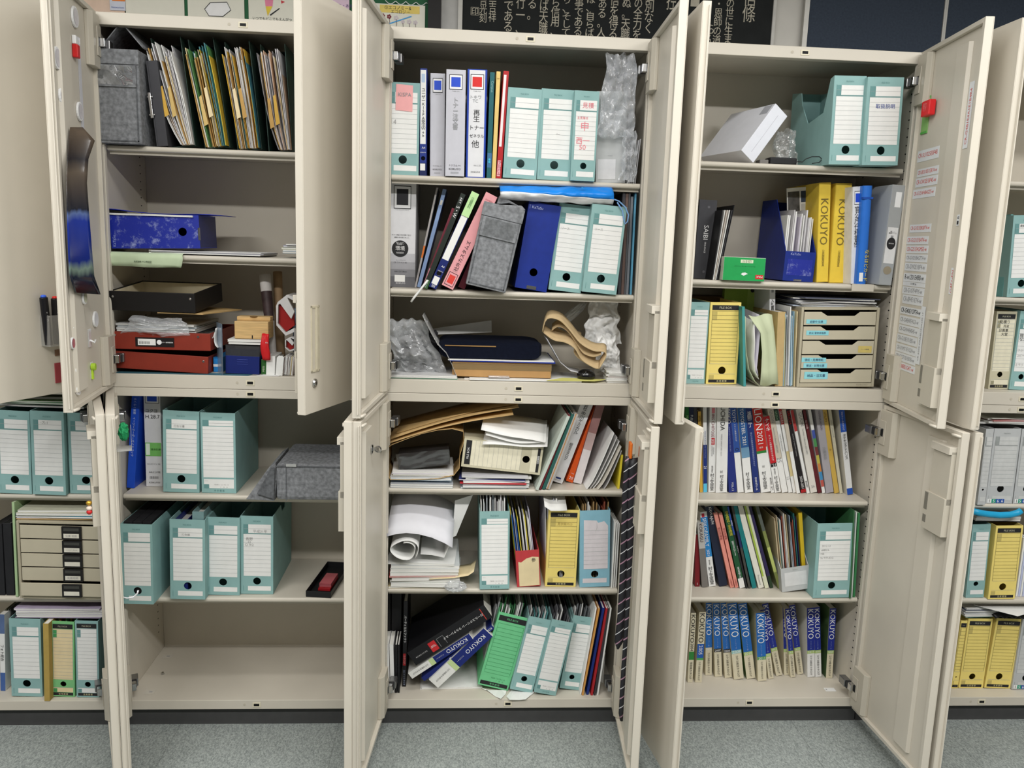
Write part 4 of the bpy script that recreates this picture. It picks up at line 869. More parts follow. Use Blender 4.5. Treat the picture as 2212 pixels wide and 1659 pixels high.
# --- third shelf (cupboard floor)
a, c = PY('E', 300, 1200, .08), PY('E', 590, 860, .08)
M = Matrix.Translation(((a.x + c.x) / 2 + .002, .17, S3 + .072))
o = crumple(M, (.068, .08, .072), mat((52, 52, 56), .3, 0, .2, 30, 0, .5), 9, .16, 4, 56, 36, -.95); tag(o, 'crumpled clear bag holding something dark, third shelf of the middle cabinet', 'plastic bag')
a = PY('E', 360, 1100, .05)
a, c = PY('E', 268, 1215, .05), PY('E', 580, 905, .05)
o = bagsheet(((a.x + c.x) / 2, .075, (a.z + c.z) / 2), (c.x - a.x) * 1.0, c.z - a.z, 8.3, '', film('bag_film2', (232, 234, 236), clear=.7, white=.8, rough=.18), d=.07, amp=.03, tilt=-.05); tag(o, 'crumpled transparent plastic bag at the left of the third shelf', 'plastic bag')
p0, p1 = PZ('E', 300, 1225, S3), PZ('E', 684, 1243, S3)
pile(-.366, p1.x, .015, .2, S3 + .0005, [(.003, mat((120, 160, 140), .6), 'green-edged folder under the crumpled bags'), (.0035, WHITE, 'white leaflet on the green-edged folder'), (.004, mat((206, 206, 206), .5), 'pale grey leaflet under the crumpled bags')], '', 'leaflet', 'flat leaflets under the crumpled bags', 'leaflet', .002, 6, .03)
b = MB()   # bowed clear folder beside the bags
P = [[(PY('E', x, y, .05).x, .03 + .17 * j / 3, PY('E', x, y, .05).z) for j in range(4)] for x, y in ((684, 1225), (655, 1150), (620, 1080), (570, 1030), (530, 960), (500, 900), (480, 858))]
b.grid(P, film('folder_film', (190, 190, 190), clear=.4, white=.6)); o = b.build('folder', solid=.0012, smooth=True); tag(o, 'bowed clear folder curling up beside the crumpled bags', 'folder')
p0, p1 = PZ('E', 735, 1225, S3), PZ('E', 1290, 1235, S3)
z = pile(p0.x, p1.x + .05, .02, .2, S3 + .0005, [(.0012, WHITE, 'white printed sheet at the bottom of the papers before the cardboard box'), (.0012, WHITE, 'white printed sheet in the middle of the papers before the cardboard box'), (.0012, WHITE, 'topmost white printed sheet before the cardboard box')], '', 'document', 'papers before the cardboard box', 'document', .014, 9, .06)
b = MB(); p = PZ('E', 930, 1225, z); b.box((-.032, -.015, 0), (.032, .025, .006), film('card_sleeve', (190, 180, 175), clear=.35, white=.7)); o = b.build('card_sleeve', bev=.001); o.matrix_world = Matrix.Translation((p.x, .032, z + .001)); tag(o, 'clear plastic card sleeve lying on the papers before the cardboard box', 'sleeve')
b = MB(); b.prism([(PZ('E', 1210, 1240, z).x, .003), (PZ('E', 1480, 1230, z).x, .006), (PZ('E', 1555, 1215, z).x, .05), (PZ('E', 1280, 1190, z).x, .06)], 'z', z + .0005, z + .0012, mat((226, 222, 130), .6)); o = b.build('sheet'); tag(o, 'yellow paper sheet under the black computer mouse', 'document')
CARD = mat((178, 138, 88), .7, 0, .06, 20)
M, w, h = fr('E', (655, 1190), (1248, 1185), (655, 1100), None, y=.04, by='right'); zb = z + .0015
r = root('cardboard_box', Matrix.Translation((M.translation.x, .04, zb)), 'flat brown cardboard box on the third shelf of the middle cabinet', 'box')
b = MB(); b.box((0, 0, 0), (w, .24, h), CARD); b.build('body', r, bev=.0015)
b = MB(); b.box((-.0004, -.0006, h * .46), (w + .0004, 0, h * .9), film('tape', (206, 176, 120), clear=.6, white=.6)); b.build('tape', r)
zb += h
pa, pb = PY('E', 615, 1080, .03), PY('E', 1275, 1080, .03)
zb = pile(pa.x + .01, pb.x - .002, .03, .27, zb + .001, [(.003, mat((30, 54, 150), .5), 'blue folder lying on the cardboard box'), (.002, WHITE, 'white sheet between the blue folder and the navy pouch')], '', 'folder', None, 'folder', .003, 2, .01)
NAVYF = mat((15, 19, 33), .9, 0, .14, 90, .4, .1, 'navy_cloth')
pa, pb = PY('E', 548, 1060, .05), PY('E', 1203, 1070, .05)
r = root('cloth_pouch', Matrix.Translation((pa.x + .012, .05, zb + .002)), 'folded navy cloth pouch with a zip lying on the cardboard box', 'pouch')
w = pb.x - pa.x - .016; b = MB(); P = []
for i in range(44):
    t = 2 * math.pi * i / 44; row = []
    cx_, cz_ = math.cos(t), math.sin(t); e = .55
    e = .2; X = w / 2 * (abs(cx_) ** e) * (1 if cx_ > 0 else -1); Z_ = .024 * (abs(cz_) ** .45) * (1 if cz_ > 0 else -1)
    for j in range(13):
        v = j / 12; k = 1 - .06 * (2 * v - 1) ** 8
        row.append((w / 2 + X * k, .19 * v, .028 + Z_ * (1.0 + .1 * nz((X * 12, v * 3, 2))) + (.004 * nz((X * 20, v * 4, 5)) if cz_ > 0 else 0) + (-.004 * (v < .04))))
    P.append(row)
b.grid(P, NAVYF, wrapu=True); n0 = len(b.v)
b.poly([P[i][0] for i in range(44)][::-1], NAVYF); b.poly([P[i][12] for i in range(44)], NAVYF); b.build('body', r, smooth=True)
b = MB(); b.box((.02, -.003, .037), (w * .55, -.0005, .040), mat((150, 116, 70), .5)); b.build('zip', r)
b = MB(); pa, pb = PY('E', 540, 945, .24), PY('E', 895, 895, .24); b.prism([(pa.x, pa.z - .02), (pb.x, pb.z - .04), (pb.x - .002, pb.z), (pa.x, pa.z)], 'y', .27, .2712, WHITE); o = b.build('document'); tag(o, 'white paper standing behind the navy cloth pouch', 'document')
# beige strap tote, white bag
BEIGE = mat((196, 172, 132), .85, 0, .06, 60, .2)
b = MB(); r = root('folded_tote', Matrix.Identity(4), 'beige canvas tote with long straps folded on the third shelf', 'tote bag')
def ribbon(pts, wd, m, nm, par, y0=.03):
    bb = MB(); P = []
    for x, y, yy in pts:
        p = PY('E', x, y, yy); P.append([p + Vector((wd * .12 * j / 3, wd * .75 * j / 3, wd * .42 * j / 3)) for j in range(4)])
    # smooth the polyline
    Q = []
    for i in range(len(P) - 1):
        for k in range(4):
            t = k / 4; a0 = P[max(i - 1, 0)]; a1 = P[i]; a2 = P[i + 1]; a3 = P[min(i + 2, len(P) - 1)]
            Q.append([.5 * ((2 * a1[j]) + (a2[j] - a0[j]) * t + (2 * a0[j] - 5 * a1[j] + 4 * a2[j] - a3[j]) * t * t + (3 * a1[j] - a0[j] - 3 * a2[j] + a3[j]) * t ** 3) for j in range(4)])
    Q.append(P[-1]); bb.grid(Q, m); return bb.build(nm, par, smooth=True, solid=.0022)
ribbon([(1195, 960, .06), (1222, 885, .05), (1290, 890, .04), (1350, 945, .04), (1420, 1030, .03), (1500, 1075, .02), (1560, 1080, .015), (1570, 1110, .012), (1530, 1180, .01)], .05, BEIGE, 'strap', r)
ribbon([(1198, 965, .07), (1260, 1010, .05), (1330, 1025, .04), (1385, 1060, .03), (1430, 1130, .03), (1500, 1175, .02), (1530, 1180, .015)], .05, BEIGE, 'strap', r)
ribbon([(1250, 955, .08), (1290, 930, .07), (1345, 960, .06), (1400, 1040, .05), (1440, 1090, .04), (1500, 1110, .03), (1545, 1095, .02)], .045, BEIGE, 'fold', r)
ribbon([(1255, 965, .09), (1330, 1010, .08), (1420, 1010, .09), (1380, 1080, .06), (1440, 1140, .05), (1510, 1150, .04)], .05, BEIGE, 'fold', r)
b = MB(); P = [[(PY('E', x, y, .1).x, .05 + .1 * j / 3, PY('E', x, y, .1).z) for j in range(4)] for x, y in ((1210, 990), (1250, 1060), (1290, 1130), (1350, 1180), (1420, 1195))]
b.grid(P, mat((214, 216, 222), .5)); o = b.build('document', solid=.001, smooth=True); tag(o, 'white brochure bent under the beige canvas tote', 'document')
WBAG = film('white_bag_film', (236, 236, 234), clear=.08, white=.96, rough=.4)
a = PY('E', 1565, 900, .12)
o = bagsheet((a.x, .15, a.z), .118, .145, 12.4, '', WBAG, d=.06, amp=.02, tilt=.01); tag(o, 'bunched upper white carrier bag behind the beige tote', 'plastic bag')
a = PY('E', 1590, 1070, .10)
o = bagsheet((a.x, .125, a.z - .012), .085, .125, 15.7, '', WBAG, d=.05, amp=.016, tilt=-.015); tag(o, 'lower crumpled white carrier bag beside the tall card stack', 'plastic bag')
a = PY('E', 1375, 860, .2); M = Matrix.Translation((a.x, .24, a.z - .004)) @ Matrix.Rotation(-.75, 4, 'Y') @ Matrix.Scale(1, 4); o = crumple(M, (.052, .02, .013), WBAG, 5, .3, 3, 40, 30, -1.2); tag(o, 'twisted handle end of a white carrier bag above the beige tote', 'plastic bag')
# black mouse
p = PZ('E', 1438, 1245, S3); r = root('computer_mouse', Matrix.Translation((p.x, .028, z + .0022)) @ Matrix.Rotation(-.2, 4, 'Z'), 'glossy black computer mouse lying beside the stack of cards', 'computer mouse')
b = MB(); P = []
for i in range(24):
    t = 2 * math.pi * i / 24; P.append([(.029 * math.cos(t) * k * (1 - .12 * math.sin(t)), .03 + .046 * math.sin(t) * k * .62, zz) for k, zz in ((.92, 0), (1, .006), (.97, .014), (.82, .021), (.5, .0265), (.02, .0285))])
b.grid(P, mat((16, 16, 18), .15, 0, .05, 20, 0, .6), wrapu=True); b.build('shell', r, smooth=True)
b = MB(); b.box((-.002, .0, .018), (.002, .012, .024), GRAYB); b.build('wheel', r, bev=.001)
# stack of cards
p = PZ('E', 1560, 1245, S3); p1 = PZ('E', 1700, 1250, S3)
pile(p.x, .362, .02, .085, S3 + .0006, [(.005, WHITE, None)] * 3 + [(.004, mat((190, 170, 166), .5), None)] + [(.005, WHITE, None)] * 3, 'white card packet in the short stack at the right of the third shelf', 'card packet', 'stacked card packets', 'card_packet', .003, 12, .08)
b = MB(); b.tube([PY('E', x, y, -.006) for x, y in ((508, 650), (470, 700), (430, 750), (409, 780))], [.003, .0032, .0035, .003], WHITE, 8); o = b.build('plastic_stick', smooth=True); tag(o, 'thin white plastic stick poking out over the second shelf edge, middle cabinet', 'stick')
# green clip-file corner seen under the second shelf
p = PY('E', 1120, 770, .2); b = MB(); b.prism([(p.x, .03 + .1), (p.x + .075, .03 + .1), (p.x + .06, .3), (p.x + .02, .3)], 'z', 1.372, 1.3735, mat((90, 140, 130), .5)); o = b.build('folder'); tag(o, 'green folder corner caught under the second shelf of the middle cabinet', 'folder')
# ---------------- lower cupboard of the middle cabinet
S1, S2, S3 = .789, .460, .0915
p0, p1 = PY('F', 278, 605, .02), PY('F', 695, 608, .02)
z1 = pile(-.362, p1.x, .022, .24, S1 + .0006, [(.006, mat((196, 198, 200), .5), 'grey plastic case at the bottom under the open kraft envelope'), (.006, mat((176, 180, 184), .5), 'thin grey case just under the open kraft envelope')], '', 'case', 'flat cases under the kraft envelope', 'flat_case', .001, 3, .0)
# open kraft envelope full of papers (soft tube), with clear pack
b = MB(); P = []
outl = [(275, 430), (272, 520), (300, 572), (420, 574), (600, 566), (700, 545), (735, 500), (738, 420), (765, 330), (760, 268), (690, 250), (600, 258), (500, 280), (400, 315), (310, 350), (275, 375)]
for x, y in outl + outl[:1]: P.append([PY('F', x, y, .03 + .19 * j / 4) + Vector((0, 0, -.0)) if False else (PY('F', x, y, .03).x, .03 + .2 * j / 4, PY('F', x, y, .03).z - .004 * j) for j in range(5)])
b.grid(P, KRAFT); o = b.build('envelope', solid=.0012, smooth=False); tag(o, 'wide open tan kraft envelope full of papers, upper shelf of the lower middle cupboard', 'envelope')
pa, pb = PY('F', 308, 560, .035), PY('F', 715, 555, .035)
z = pile(pa.x, pb.x - .012, .035, .22, z1 + .0065, [(.004, mat((150, 186, 214), .5), None), (.003, WHITE, None), (.004, mat((190, 206, 224), .5), None), (.004, WHITE, None), (.004, WHITE, None), (.003, mat((214, 208, 214), .5), None), (.004, WHITE, None)], 'sheet in the pile inside the open kraft envelope', 'document', 'papers inside the kraft envelope', 'document', .003, 3, .05)
a, c = PY('F', 345, 505, .05), PY('F', 685, 350, .05)
r = root('clear_pack', Matrix.Translation((a.x, .05, z + .001)) @ Matrix.Rotation(-.12, 4, 'Y'), 'clear pack of dark items lying inside the open kraft envelope', 'plastic pack')
b = MB(); b.box((.003, .004, 0), (c.x - a.x - .003, .13, .038), mat((58, 56, 56), .3, 0, .4, 30)); b.build('contents', r)
b = MB(); P = [[((c.x - a.x) * i / 14, -.002 + .003 * ridged((i * .4, j * .5, 3), 3), -.002 + .052 * j / 8) for j in range(9)] for i in range(15)]; b.grid(P, SLEEVE); b.build('film', r, smooth=True)
# kraft envelopes lying slanted on top
for k, (bl, tr, dz, lb) in enumerate((((280, 348), (1075, 165), 0, 'lower slanted kraft envelope resting over the open one'), ((300, 320), (1110, 120), .006, 'middle slanted kraft envelope resting over the open one'), ((335, 300), (1225, 92), .013, 'topmost kraft envelope sloping up under the cupboard rim'))):
    a, c = PY('F', bl[0], bl[1], .03), PY('F', tr[0], tr[1], .03); L_ = (c - a).length; an = -math.atan2(c.z - a.z, c.x - a.x)
    M = Matrix.Translation((a.x, .03 + .004 * k, a.z)) @ Matrix.Rotation(an, 4, 'Y')
    b = MB(); nx = 12; P = [[(L_ * i / nx, .2 * j / 3 + (.03 if k == 2 else 0), .0 + .012 * math.sin(math.pi * i / nx) * (1 - .5 * (j / 3))) for j in range(4)] for i in range(nx + 1)]
    b.grid(P, KRAFT); o = b.build('envelope', solid=.0022, smooth=True); o.matrix_world = M; tag(o, lb, 'envelope', 'slanted kraft envelopes')
# magazines and cream file box lying on its side
p0, p1 = PY('F', 748, 625, .02), PY('F', 1165, 625, .02)
z = pile(p0.x, p1.x, .022, .23, S1 + .0006, [(.005, mat((170, 190, 206), .5), None), (.006, mat((206, 210, 214), .5), None), (.005, WHITE, None), (.003, mat((190, 40, 50), .5), None), (.005, WHITE, None), (.004, mat((60, 70, 130), .5), None), (.006, WHITE, None), (.004, mat((200, 200, 206), .5), None)], 'magazine in the pile under the cream file box lying on its side', 'magazine', 'magazines under the cream file box', 'magazine', .007, 21, .06)
a, c = PY('F', 745, 487, .03), PY('F', 1240, 542, .03); tl = PY('F', 772, 305, .03)
an = -math.atan2(c.z - a.z, c.x - a.x); w = (c - a).length; h = (tl - a).length * .97
M = Matrix.Translation((a.x, .03, a.z + .0)) @ Matrix.Rotation(an, 4, 'Y')
r = root('file_box', M, 'cream file box lying on its side under white papers, lower middle cupboard', 'file box'); mc, md, mw = FC['cream']; b = MB(); t = .002
holed(b, w, h, .80 * w, .5 * h, .0115, mc, 0, t); b.box((0, t, 0), (w, .24, t), mc); b.box((0, t, h - t), (w, .24, h), mc); b.box((w - t, t, t), (w, .24, h - t), mc); b.box((t, .238, t), (w - t, .24, h - t), mc); b.build('body', r)
b = MB(); b.rect(.03 * w, .1 * h, .1 * w, .95 * h, INK); b.rect(.105 * w, .08 * h, .73 * w, .96 * h, mw); b.rect(.86 * w, .08 * h, .96 * w, .92 * h, mw, -.0004); b.rect(.935 * w, .08 * h, .97 * w, .94 * h, INK, -.0007)
for x in (.15, .2, .26, .32, .38, .44, .5, .56, .62, .68, .73): b.rect(x * w, .08 * h, x * w + .0006, .96 * h, PENCIL, -.0009)
b.text('FILE BOX', .045 * w, .3 * h, .085 * w, .7 * h, W_INK, 90, -.001); b.text('活用期間', .94 * w, .3 * h, .965 * w, .75 * h, W_INK, 90, -.001); b.build('label', r)
# papers on it
for k, (pts, dz, y0, lb) in enumerate((([(880, 355), (1290, 372), (1330, 300), (860, 240)], 0, .01, 'white sheet drooping over the front of the cream file box'), ([(900, 300), (1280, 345), (1340, 280), (1310, 170), (960, 185)], .004, .012, 'stapled white papers lying on the cream file box'), ([(870, 265), (1275, 345), (1345, 270), (1300, 165), (950, 190)], .008, .008, 'topmost white printed sheet on the cream file box'))):
    b = MB(); a = PY('F', *pts[0], .0); c = PY('F', *pts[1], .0); n = 10; P = []
    for i in range(n + 1):
        u = i / n; e = a.lerp(c, u); e.z -= .010 * math.sin(math.pi * u) * (k == 1)
        P.append([(e.x + .02 * j / 4, y0 + .16 * j / 4, e.z + (.0 if k else .0) + (.035 * (j / 4) ** .8) + .002 * math.sin(u * 7 + k)) for j in range(5)])
    b.grid(P, WHITE); o = b.build('document', solid=.0016 if k == 1 else .0006, smooth=True); tag(o, lb, 'document', 'papers on the cream file box')
    if k == 2:
        b2 = MB()
# leaning books at the right
bk2 = lambda a, c, t, lb, m, segs=(), tx=(), **k: book('F', a, c, t, S1, lb + ', leaning on the upper shelf, lower middle cupboard', m, segs, tx, lim=(.0, .12), **k)
bk2((1215, 575), (1235, 580), (1415, 110), 'thin pale grey-green book', mat((196, 206, 196), .5), y=.012)
bk2((1240, 575), (1252, 578), (1425, 105), 'very thin maroon book', mat((120, 44, 50), .5), y=.02)
bk2((1256, 578), (1276, 582), (1442, 105), 'dark teal book', mat((46, 96, 88), .5), y=.02)
bk2((1280, 580), (1306, 585), (1462, 105), 'grey and orange striped book', mat((176, 172, 168), .5), [(.0, 1, mat((190, 130, 60), .5), .3, .5)], y=.02)
bk2((1310, 582), (1383, 600), (1500, 95), 'white catalogue with bold black vertical lettering', mat((232, 232, 234), .45), [(.04, .06, mat((30, 50, 110), .5), .3, .75)], [(.83, .99, '株式会社', INK, 'v', .3, .6), (.56, .82, '中川ケミカル', INK, 'v', .3, .72), (.26, .46, '総合カタログ', INK, 'v', .38, .62), (.02, .035, 'NAKAGAWA', INK, 'h', .2, .8)], h=.30)
bk2((1405, 580), (1448, 593), (1572, 150), 'bright orange catalogue with white numbers', mat((226, 92, 34), .45), [], [(.09, .13, 'VOL.', W_INK, 'h', .3, .75), (.02, .085, '20', W_INK, 'h', .25, .8), (.62, .8, 'NOROCOAT', mat((240, 160, 120), .5), 'r', .25, .7)], h=.27)
bk2((1450, 600), (1505, 600), (1600, 95), 'pinkish brown catalogue', mat((150, 110, 108), .45), [(.0, .4, mat((214, 206, 206), .5)), (.4, .6, mat((184, 160, 158), .5))], h=.285)
for i, (x0, xt, lb, m) in enumerate(((1530, 1700, 'white brochure', WHITE), (1552, 1722, 'grey-white brochure', mat((200, 198, 196), .5)), (1575, 1738, 'white folded brochure', WHITE), (1600, 1745, 'pale cream brochure', mat((216, 210, 198), .5)), (1640, 1750, 'pale grey brochure', mat((190, 188, 188), .5)))):
    a, c = PY('F', x0, 612 + 2 * i, .04), PY('F', xt, 260 + 30 * i, .04); hh = c.z - a.z; dx = c.x - a.x
    b = MB(); prof = [(dx * (.55 * s + .45 * s ** .6), hh * s) for s in [k / 8 for k in range(9)]]; th = .0028
    b.prism(prof + [(x + th, zz) for x, zz in reversed(prof)], 'y', 0, .19, m); o = b.build('brochure'); o.matrix_world = Matrix.Translation((a.x, .03 + .006 * (i % 3), S1 + .0008)); tag(o, '%s curving upright at the right end of the upper shelf, lower middle cupboard' % lb, 'brochure', 'curved brochures')
book('F', (1728, 622), (1742, 624), (1752, 410), S1, 'thin bright yellow booklet at the far right of the upper shelf', mat((226, 206, 60), .5), y=.04, name='booklet')
# --- middle shelf: paper heap
pa, pb = PY('F', 258, 1240, .01), PY('F', 830, 1235, .01)
heap = [(.006, mat((206, 190, 150), .6), 'cream folder at the bottom of the paper heap'), (.012, WHITE, 'thick white paper bundle at the bottom of the heap'), (.008, mat((190, 200, 190), .6), 'pale green sheet bundle in the paper heap'), (.012, WHITE, 'white document bundle in the middle of the heap'), (.004, mat((184, 60, 60), .6), 'red-edged folder in the paper heap'), (.012, mat((206, 212, 206), .6), 'greenish folder in the paper heap'), (.012, WHITE, 'upper white document bundle of the heap'), (.010, mat((200, 204, 204), .6), 'grey-white bundle near the top of the heap'), (.006, WHITE, 'topmost flat white bundle of the heap')]
z = pile(-.362, -.362 + .215, .02, .25, S2 + .0006, heap, '', 'document', 'paper heap on the middle shelf', 'document', .008, 14, .06)
b = MB(); P = []
r0 = PY('F', 385, 1010, .0)   # rolled sheets
for i in range(30):
    t = -.6 + i * 2 * math.pi * 1.35 / 29; rr = .046 - .00045 * i
    P.append([(r0.x + rr * 1.02 * math.cos(t) * (1 + .05 * math.sin(3 * t)), -.012 + .21 * j / 4 , max(z + .001 - .02, r0.z + rr * .78 * math.sin(t) + .004 * math.sin(2 * t))) for j in range(5)])
b.grid(P, WHITE); o = b.build('paper_roll', solid=.0012, smooth=True); tag(o, 'loosely rolled white sheets lying on the paper heap', 'paper roll')
def bent(pts_front, depth, dzs, m, label, y=.0, name='document', th=.0007, group=None, Z='F'):
    b = MB(); P = []
    for x, yy in pts_front:
        p = PY(Z, x, yy, y); P.append([(p.x + dzs[2] * (j / 4), y + depth * j / 4, p.z + dzs[0] * (j / 4) + dzs[1] * math.sin(math.pi * j / 4)) for j in range(5)])
    b.grid(P, m); o = b.build(name, solid=th, smooth=True); tag(o, label, 'document', group); return o
bent([(490, 1040), (560, 1045), (640, 1062), (665, 1000), (680, 985)], .16, (.02, 0, 0), WHITE, 'printed white sheet under the big curled sheet of the heap', y=.02)
bent([(275, 930), (330, 915), (400, 906), (480, 915), (560, 935), (640, 970), (690, 1000)], .2, (.075, .014, .008), mat((226, 226, 232), .55, 0, .02), 'big curled white sheet on top of the paper heap, middle shelf', y=-.01)
a, c = PY('F', 690, 940, .09), PY('F', 820, 672, .09)
b = MB(); b.prism([(0, 0), (.012, .005), (c.x - a.x, c.z - a.z), (.006, c.z - a.z - .02)], 'y', 0, .0012, WHITE); o = b.build('document'); o.matrix_world = Matrix.Translation((a.x, .10, a.z)); tag(o, 'white sheet standing upright behind the paper heap', 'document')
p = PZ('F', 700, 1255, S2); o = crumple(Matrix.Translation((PY('F', 710, 1225, .0).x, .012, S2 + .012)), (.028, .02, .014), film('bag_film'), 11, .35, 4, 36, 24, -.9); tag(o, 'small clear plastic scrap at the front edge of the middle shelf', 'plastic scrap')
bent([(545, 1200), (600, 1195), (700, 1190), (790, 1175), (825, 1150)], .1, (.0, 0, .01), CREAM, 'cream paper with a folded corner under the paper heap', y=.012)
r, M, w, h, d = fbox('F', (862, 1262), (1050, 1255), (862, 772), S2, 'teal file box with printed footer and fading label, middle shelf of the lower middle cupboard', style='B', low=None, cut=None)
sheets(M, .006, w - .008, .03, .24, .003, (h * 1.02, h * 1.2), FOLD[:3] + [('grey', mat((170, 176, 180), .6))], 13, '%s paper standing in the teal file box beside the paper heap', 'papers in the teal box by the heap', seed=8)
r, M, w, h, d = fbox('F', (1098, 1248), (1247, 1240), (1086, 1022), S2, 'small red file box with a torn cream label, middle shelf', col='red', style='plain', hole=False, d=.25)
b = MB(); b.poly([(.1 * w, -.001, .02 * h), (.96 * w, -.001, .02 * h), (.97 * w, -.001, .8 * h), (.7 * w, -.001, .82 * h), (.45 * w, -.001, .78 * h), (.22 * w, -.001, .68 * h), (.1 * w, -.001, .7 * h)], CREAM); b.text('参', .66 * w, .66 * h, .84 * w, .8 * h, INK, 0, -.0018); b.build('torn_label', r)
sheets(M, .004, w - .005, -.0 + .012, .22, .004, (h * 1.75, h * 2.05), FOLD[:3] + [('yellow', mat((206, 190, 70), .6)), ('blue', mat((40, 90, 160), .6)), ('lilac', mat((206, 204, 224), .6))], 12, '%s paper standing in the small red file box', 'papers in the small red file box', lean=-.06, seed=11)
r, M, w, h, d = fbox('F', (1272, 1245), (1466, 1243), (1297, 762), S2, 'yellow file box with black header on the middle shelf of the lower middle cupboard', col='yellow', style='K', notes=[('見学案内②', .3, .80, .78, .84, YELD)])
sheets(M, .004, w * .62, .01, .24, .003, (h * .98, h * 1.12), FOLD[:3] + [('grey', mat((184, 184, 190), .6))], 9, '%s paper standing in the yellow file box of the middle shelf', 'papers in the yellow file box', lean=-.05, seed=12)
bent([(1270, 740), (1310, 768), (1360, 768), (1412, 765)], .08, (.028, .003, .0), WHITE, 'curled white sheet drooping over the rim of the yellow file box', y=.012)
r, M, w, h, d = fbox('F', (1490, 1249), (1680, 1246), (1492, 768), S2, 'pale blue file box with a torn grey label, middle shelf of the lower middle cupboard', col='blue', style='plain')
b = MB(); mw = FC['blue'][2]; b.poly([(.13 * w, -.001, .24 * h), (.93 * w, -.001, .24 * h), (.93 * w, -.001, .8 * h), (.8 * w, -.001, .86 * h), (.6 * w, -.001, .84 * h), (.55 * w, -.001, .87 * h), (.13 * w, -.001, .88 * h)], mw); b.rect(.1 * w, .055 * h, .9 * w, .115 * h, mw)
for j in range(9): b.rect(.13 * w, (.3 + .055 * j) * h, .93 * w, (.3 + .055 * j) * h + .0006, LINE, -.0014)
b.poly([(.55 * w, -.0016, .86 * h), (.57 * w, -.0016, .78 * h), (.5 * w, -.0016, .7 * h), (.56 * w, -.0016, .78 * h)], PENCIL); b.build('torn_label', r)
sheets(M, .006, w - .006, .02, .24, .003, (h * .92, h * 1.08), [('tan', mat((170, 140, 96), .6)), ('white', WHITE), ('grey', mat((130, 130, 126), .6)), ('rust', mat((150, 80, 60), .6))], 12, '%s paper standing in the pale blue file box', 'papers in the pale blue file box', lean=.03, seed=14)
for i in range(3):
    a = PY('F', 1686 + i * 14, 1250, .03); c = PY('F', 1690 + i * 14, 835, .03); b = MB(); b.box((0, 0, 0), (.004, .2, (c.z - a.z) - .004 * i), WHITE); o = b.build('document'); o.matrix_world = Matrix.Translation((a.x + .001, .03 + .004 * i, S2 + .0006)); tag(o, 'thin white document packet standing right of the pale blue file box', 'document', 'white packets beside the pale blue box')
# --- cupboard floor
GB = lambda bl, br, tl, lb, m, segs=(), tx=(), **k: book('G', bl, br, tl, S3, lb, m, segs, tx, **k)
BK = mat((24, 24, 27), .4, 0, .08, 30)
for i, (x0, x1, m, lb) in enumerate(((266, 299, WHITE, 'white'), (302, 328, WHITE, 'white'), (330, 345, BK, 'black'), (346, 360, BK, 'black'))):
    GB((x0, 776), (x1, 777), (x0 - 8 if i < 2 else x0, 474), '%s spined booklet in front of the tall black books, left end of the cupboard floor' % lb, m, name='booklet', d=.1, group='short booklets before the black books')
GB((276, 690), (302, 690), (276, 170), 'tall black book behind the short booklets, left end of the cupboard floor', BK, y=.14, d=.2, h=.30)
GB((305, 690), (366, 690), (310, 170), 'tall thick black book behind the short booklets, second from the left', BK, y=.14, d=.2, h=.30)
GB((375, 738), (400, 738), (386, 165), 'thin black book with white lettering and red spot, cupboard floor', BK, [(.25, .39, mat((176, 40, 44), .5), .1, .8)], [(.5, .85, 'パーティカルファクト', W_INK, 'r', .3, .7), (.02, .2, 'ユニソンスタジオ', mat((180, 190, 220), .5), 'r', .25, .75), (.27, .37, 'カタログ', mat((230, 180, 180), .5), 'r', .3, .7)], h=.30)
# papers below the leaning catalogues
pa = PZ('G', 480, 742, S3); pb = PZ('G', 900, 735, S3)
pile(pa.x, pb.x - .02, .06, .27, S3 + .0006, [(.0015, WHITE, 'white sheet lying flat under the leaning catalogues'), (.004, WHITE, 'white paper packet lying flat under the leaning catalogues')], '', 'document', None, 'document', .004, 5, .06)
def spine3(a, c, t, Y, d, label, name, cover, work, rnd_w=None):
    A, Cc, T = PY('G', *a, Y), PY('G', *c, Y), PY('G', *t, Y); xd = (Cc - A).normalized(); an = -math.atan2(xd.z, xd.x); L_ = (Cc - A).length
    zd = Vector((math.sin(an), 0, math.cos(an))); h = (T - A).dot(zd)
    M = Matrix.Translation((A.x, Y, A.z)) @ Matrix.Rotation(an, 4, 'Y'); r = root(name, M, label, 'book')
    b = MB(); b.box((0, 0, 0), (L_, .0015, h), cover); b.box((0, .0015, h - .0015), (L_, d, h), cover); b.box((0, .0015, 0), (L_, d, .0015), cover); work(b, L_, h); b.build('cover', r)
    b = MB(); b.box((.0015, .002, .0016), (L_ - .0015, d - .002, h - .0016), PAGES); b.build('pages', r); return r
def w1(b, L_, h):
    b.text('ロールスクリーン ラルクシールド', L_ * .42, h * .25, L_ * .93, h * .75, W_INK, 180, -.001); b.rect(L_ * .93, h * .08, L_ * .937, h * .92, mat((200, 60, 50), .5)); b.rect(L_ * .24, h * .12, L_ * .325, h * .8, mat((190, 40, 46), .5))
    b.text('2019-2021\n全商品', L_ * .25, h * .3, L_ * .315, h * .65, W_INK, 180, -.0012); b.text('ユニソンスタジオ', L_ * .05, h * .3, L_ * .2, h * .55, W_INK, 180, -.001)
    for x in (.35, .43): b.rect(L_ * x, h * .15, L_ * x + .001, h * .75, GREY)
    b.rect(L_ * .35, h * .74, L_ * .432, h * .76, GREY)
spine3((462, 603), (942, 300), (415, 520), .03, .26, 'large black blind sample book leaning on the catalogues, cupboard floor', 'sample_book', BK, w1)
NV = mat((26, 40, 110), .45, 0, .04); LG = mat((190, 210, 150), .5); GRN2 = mat((70, 140, 60), .5)
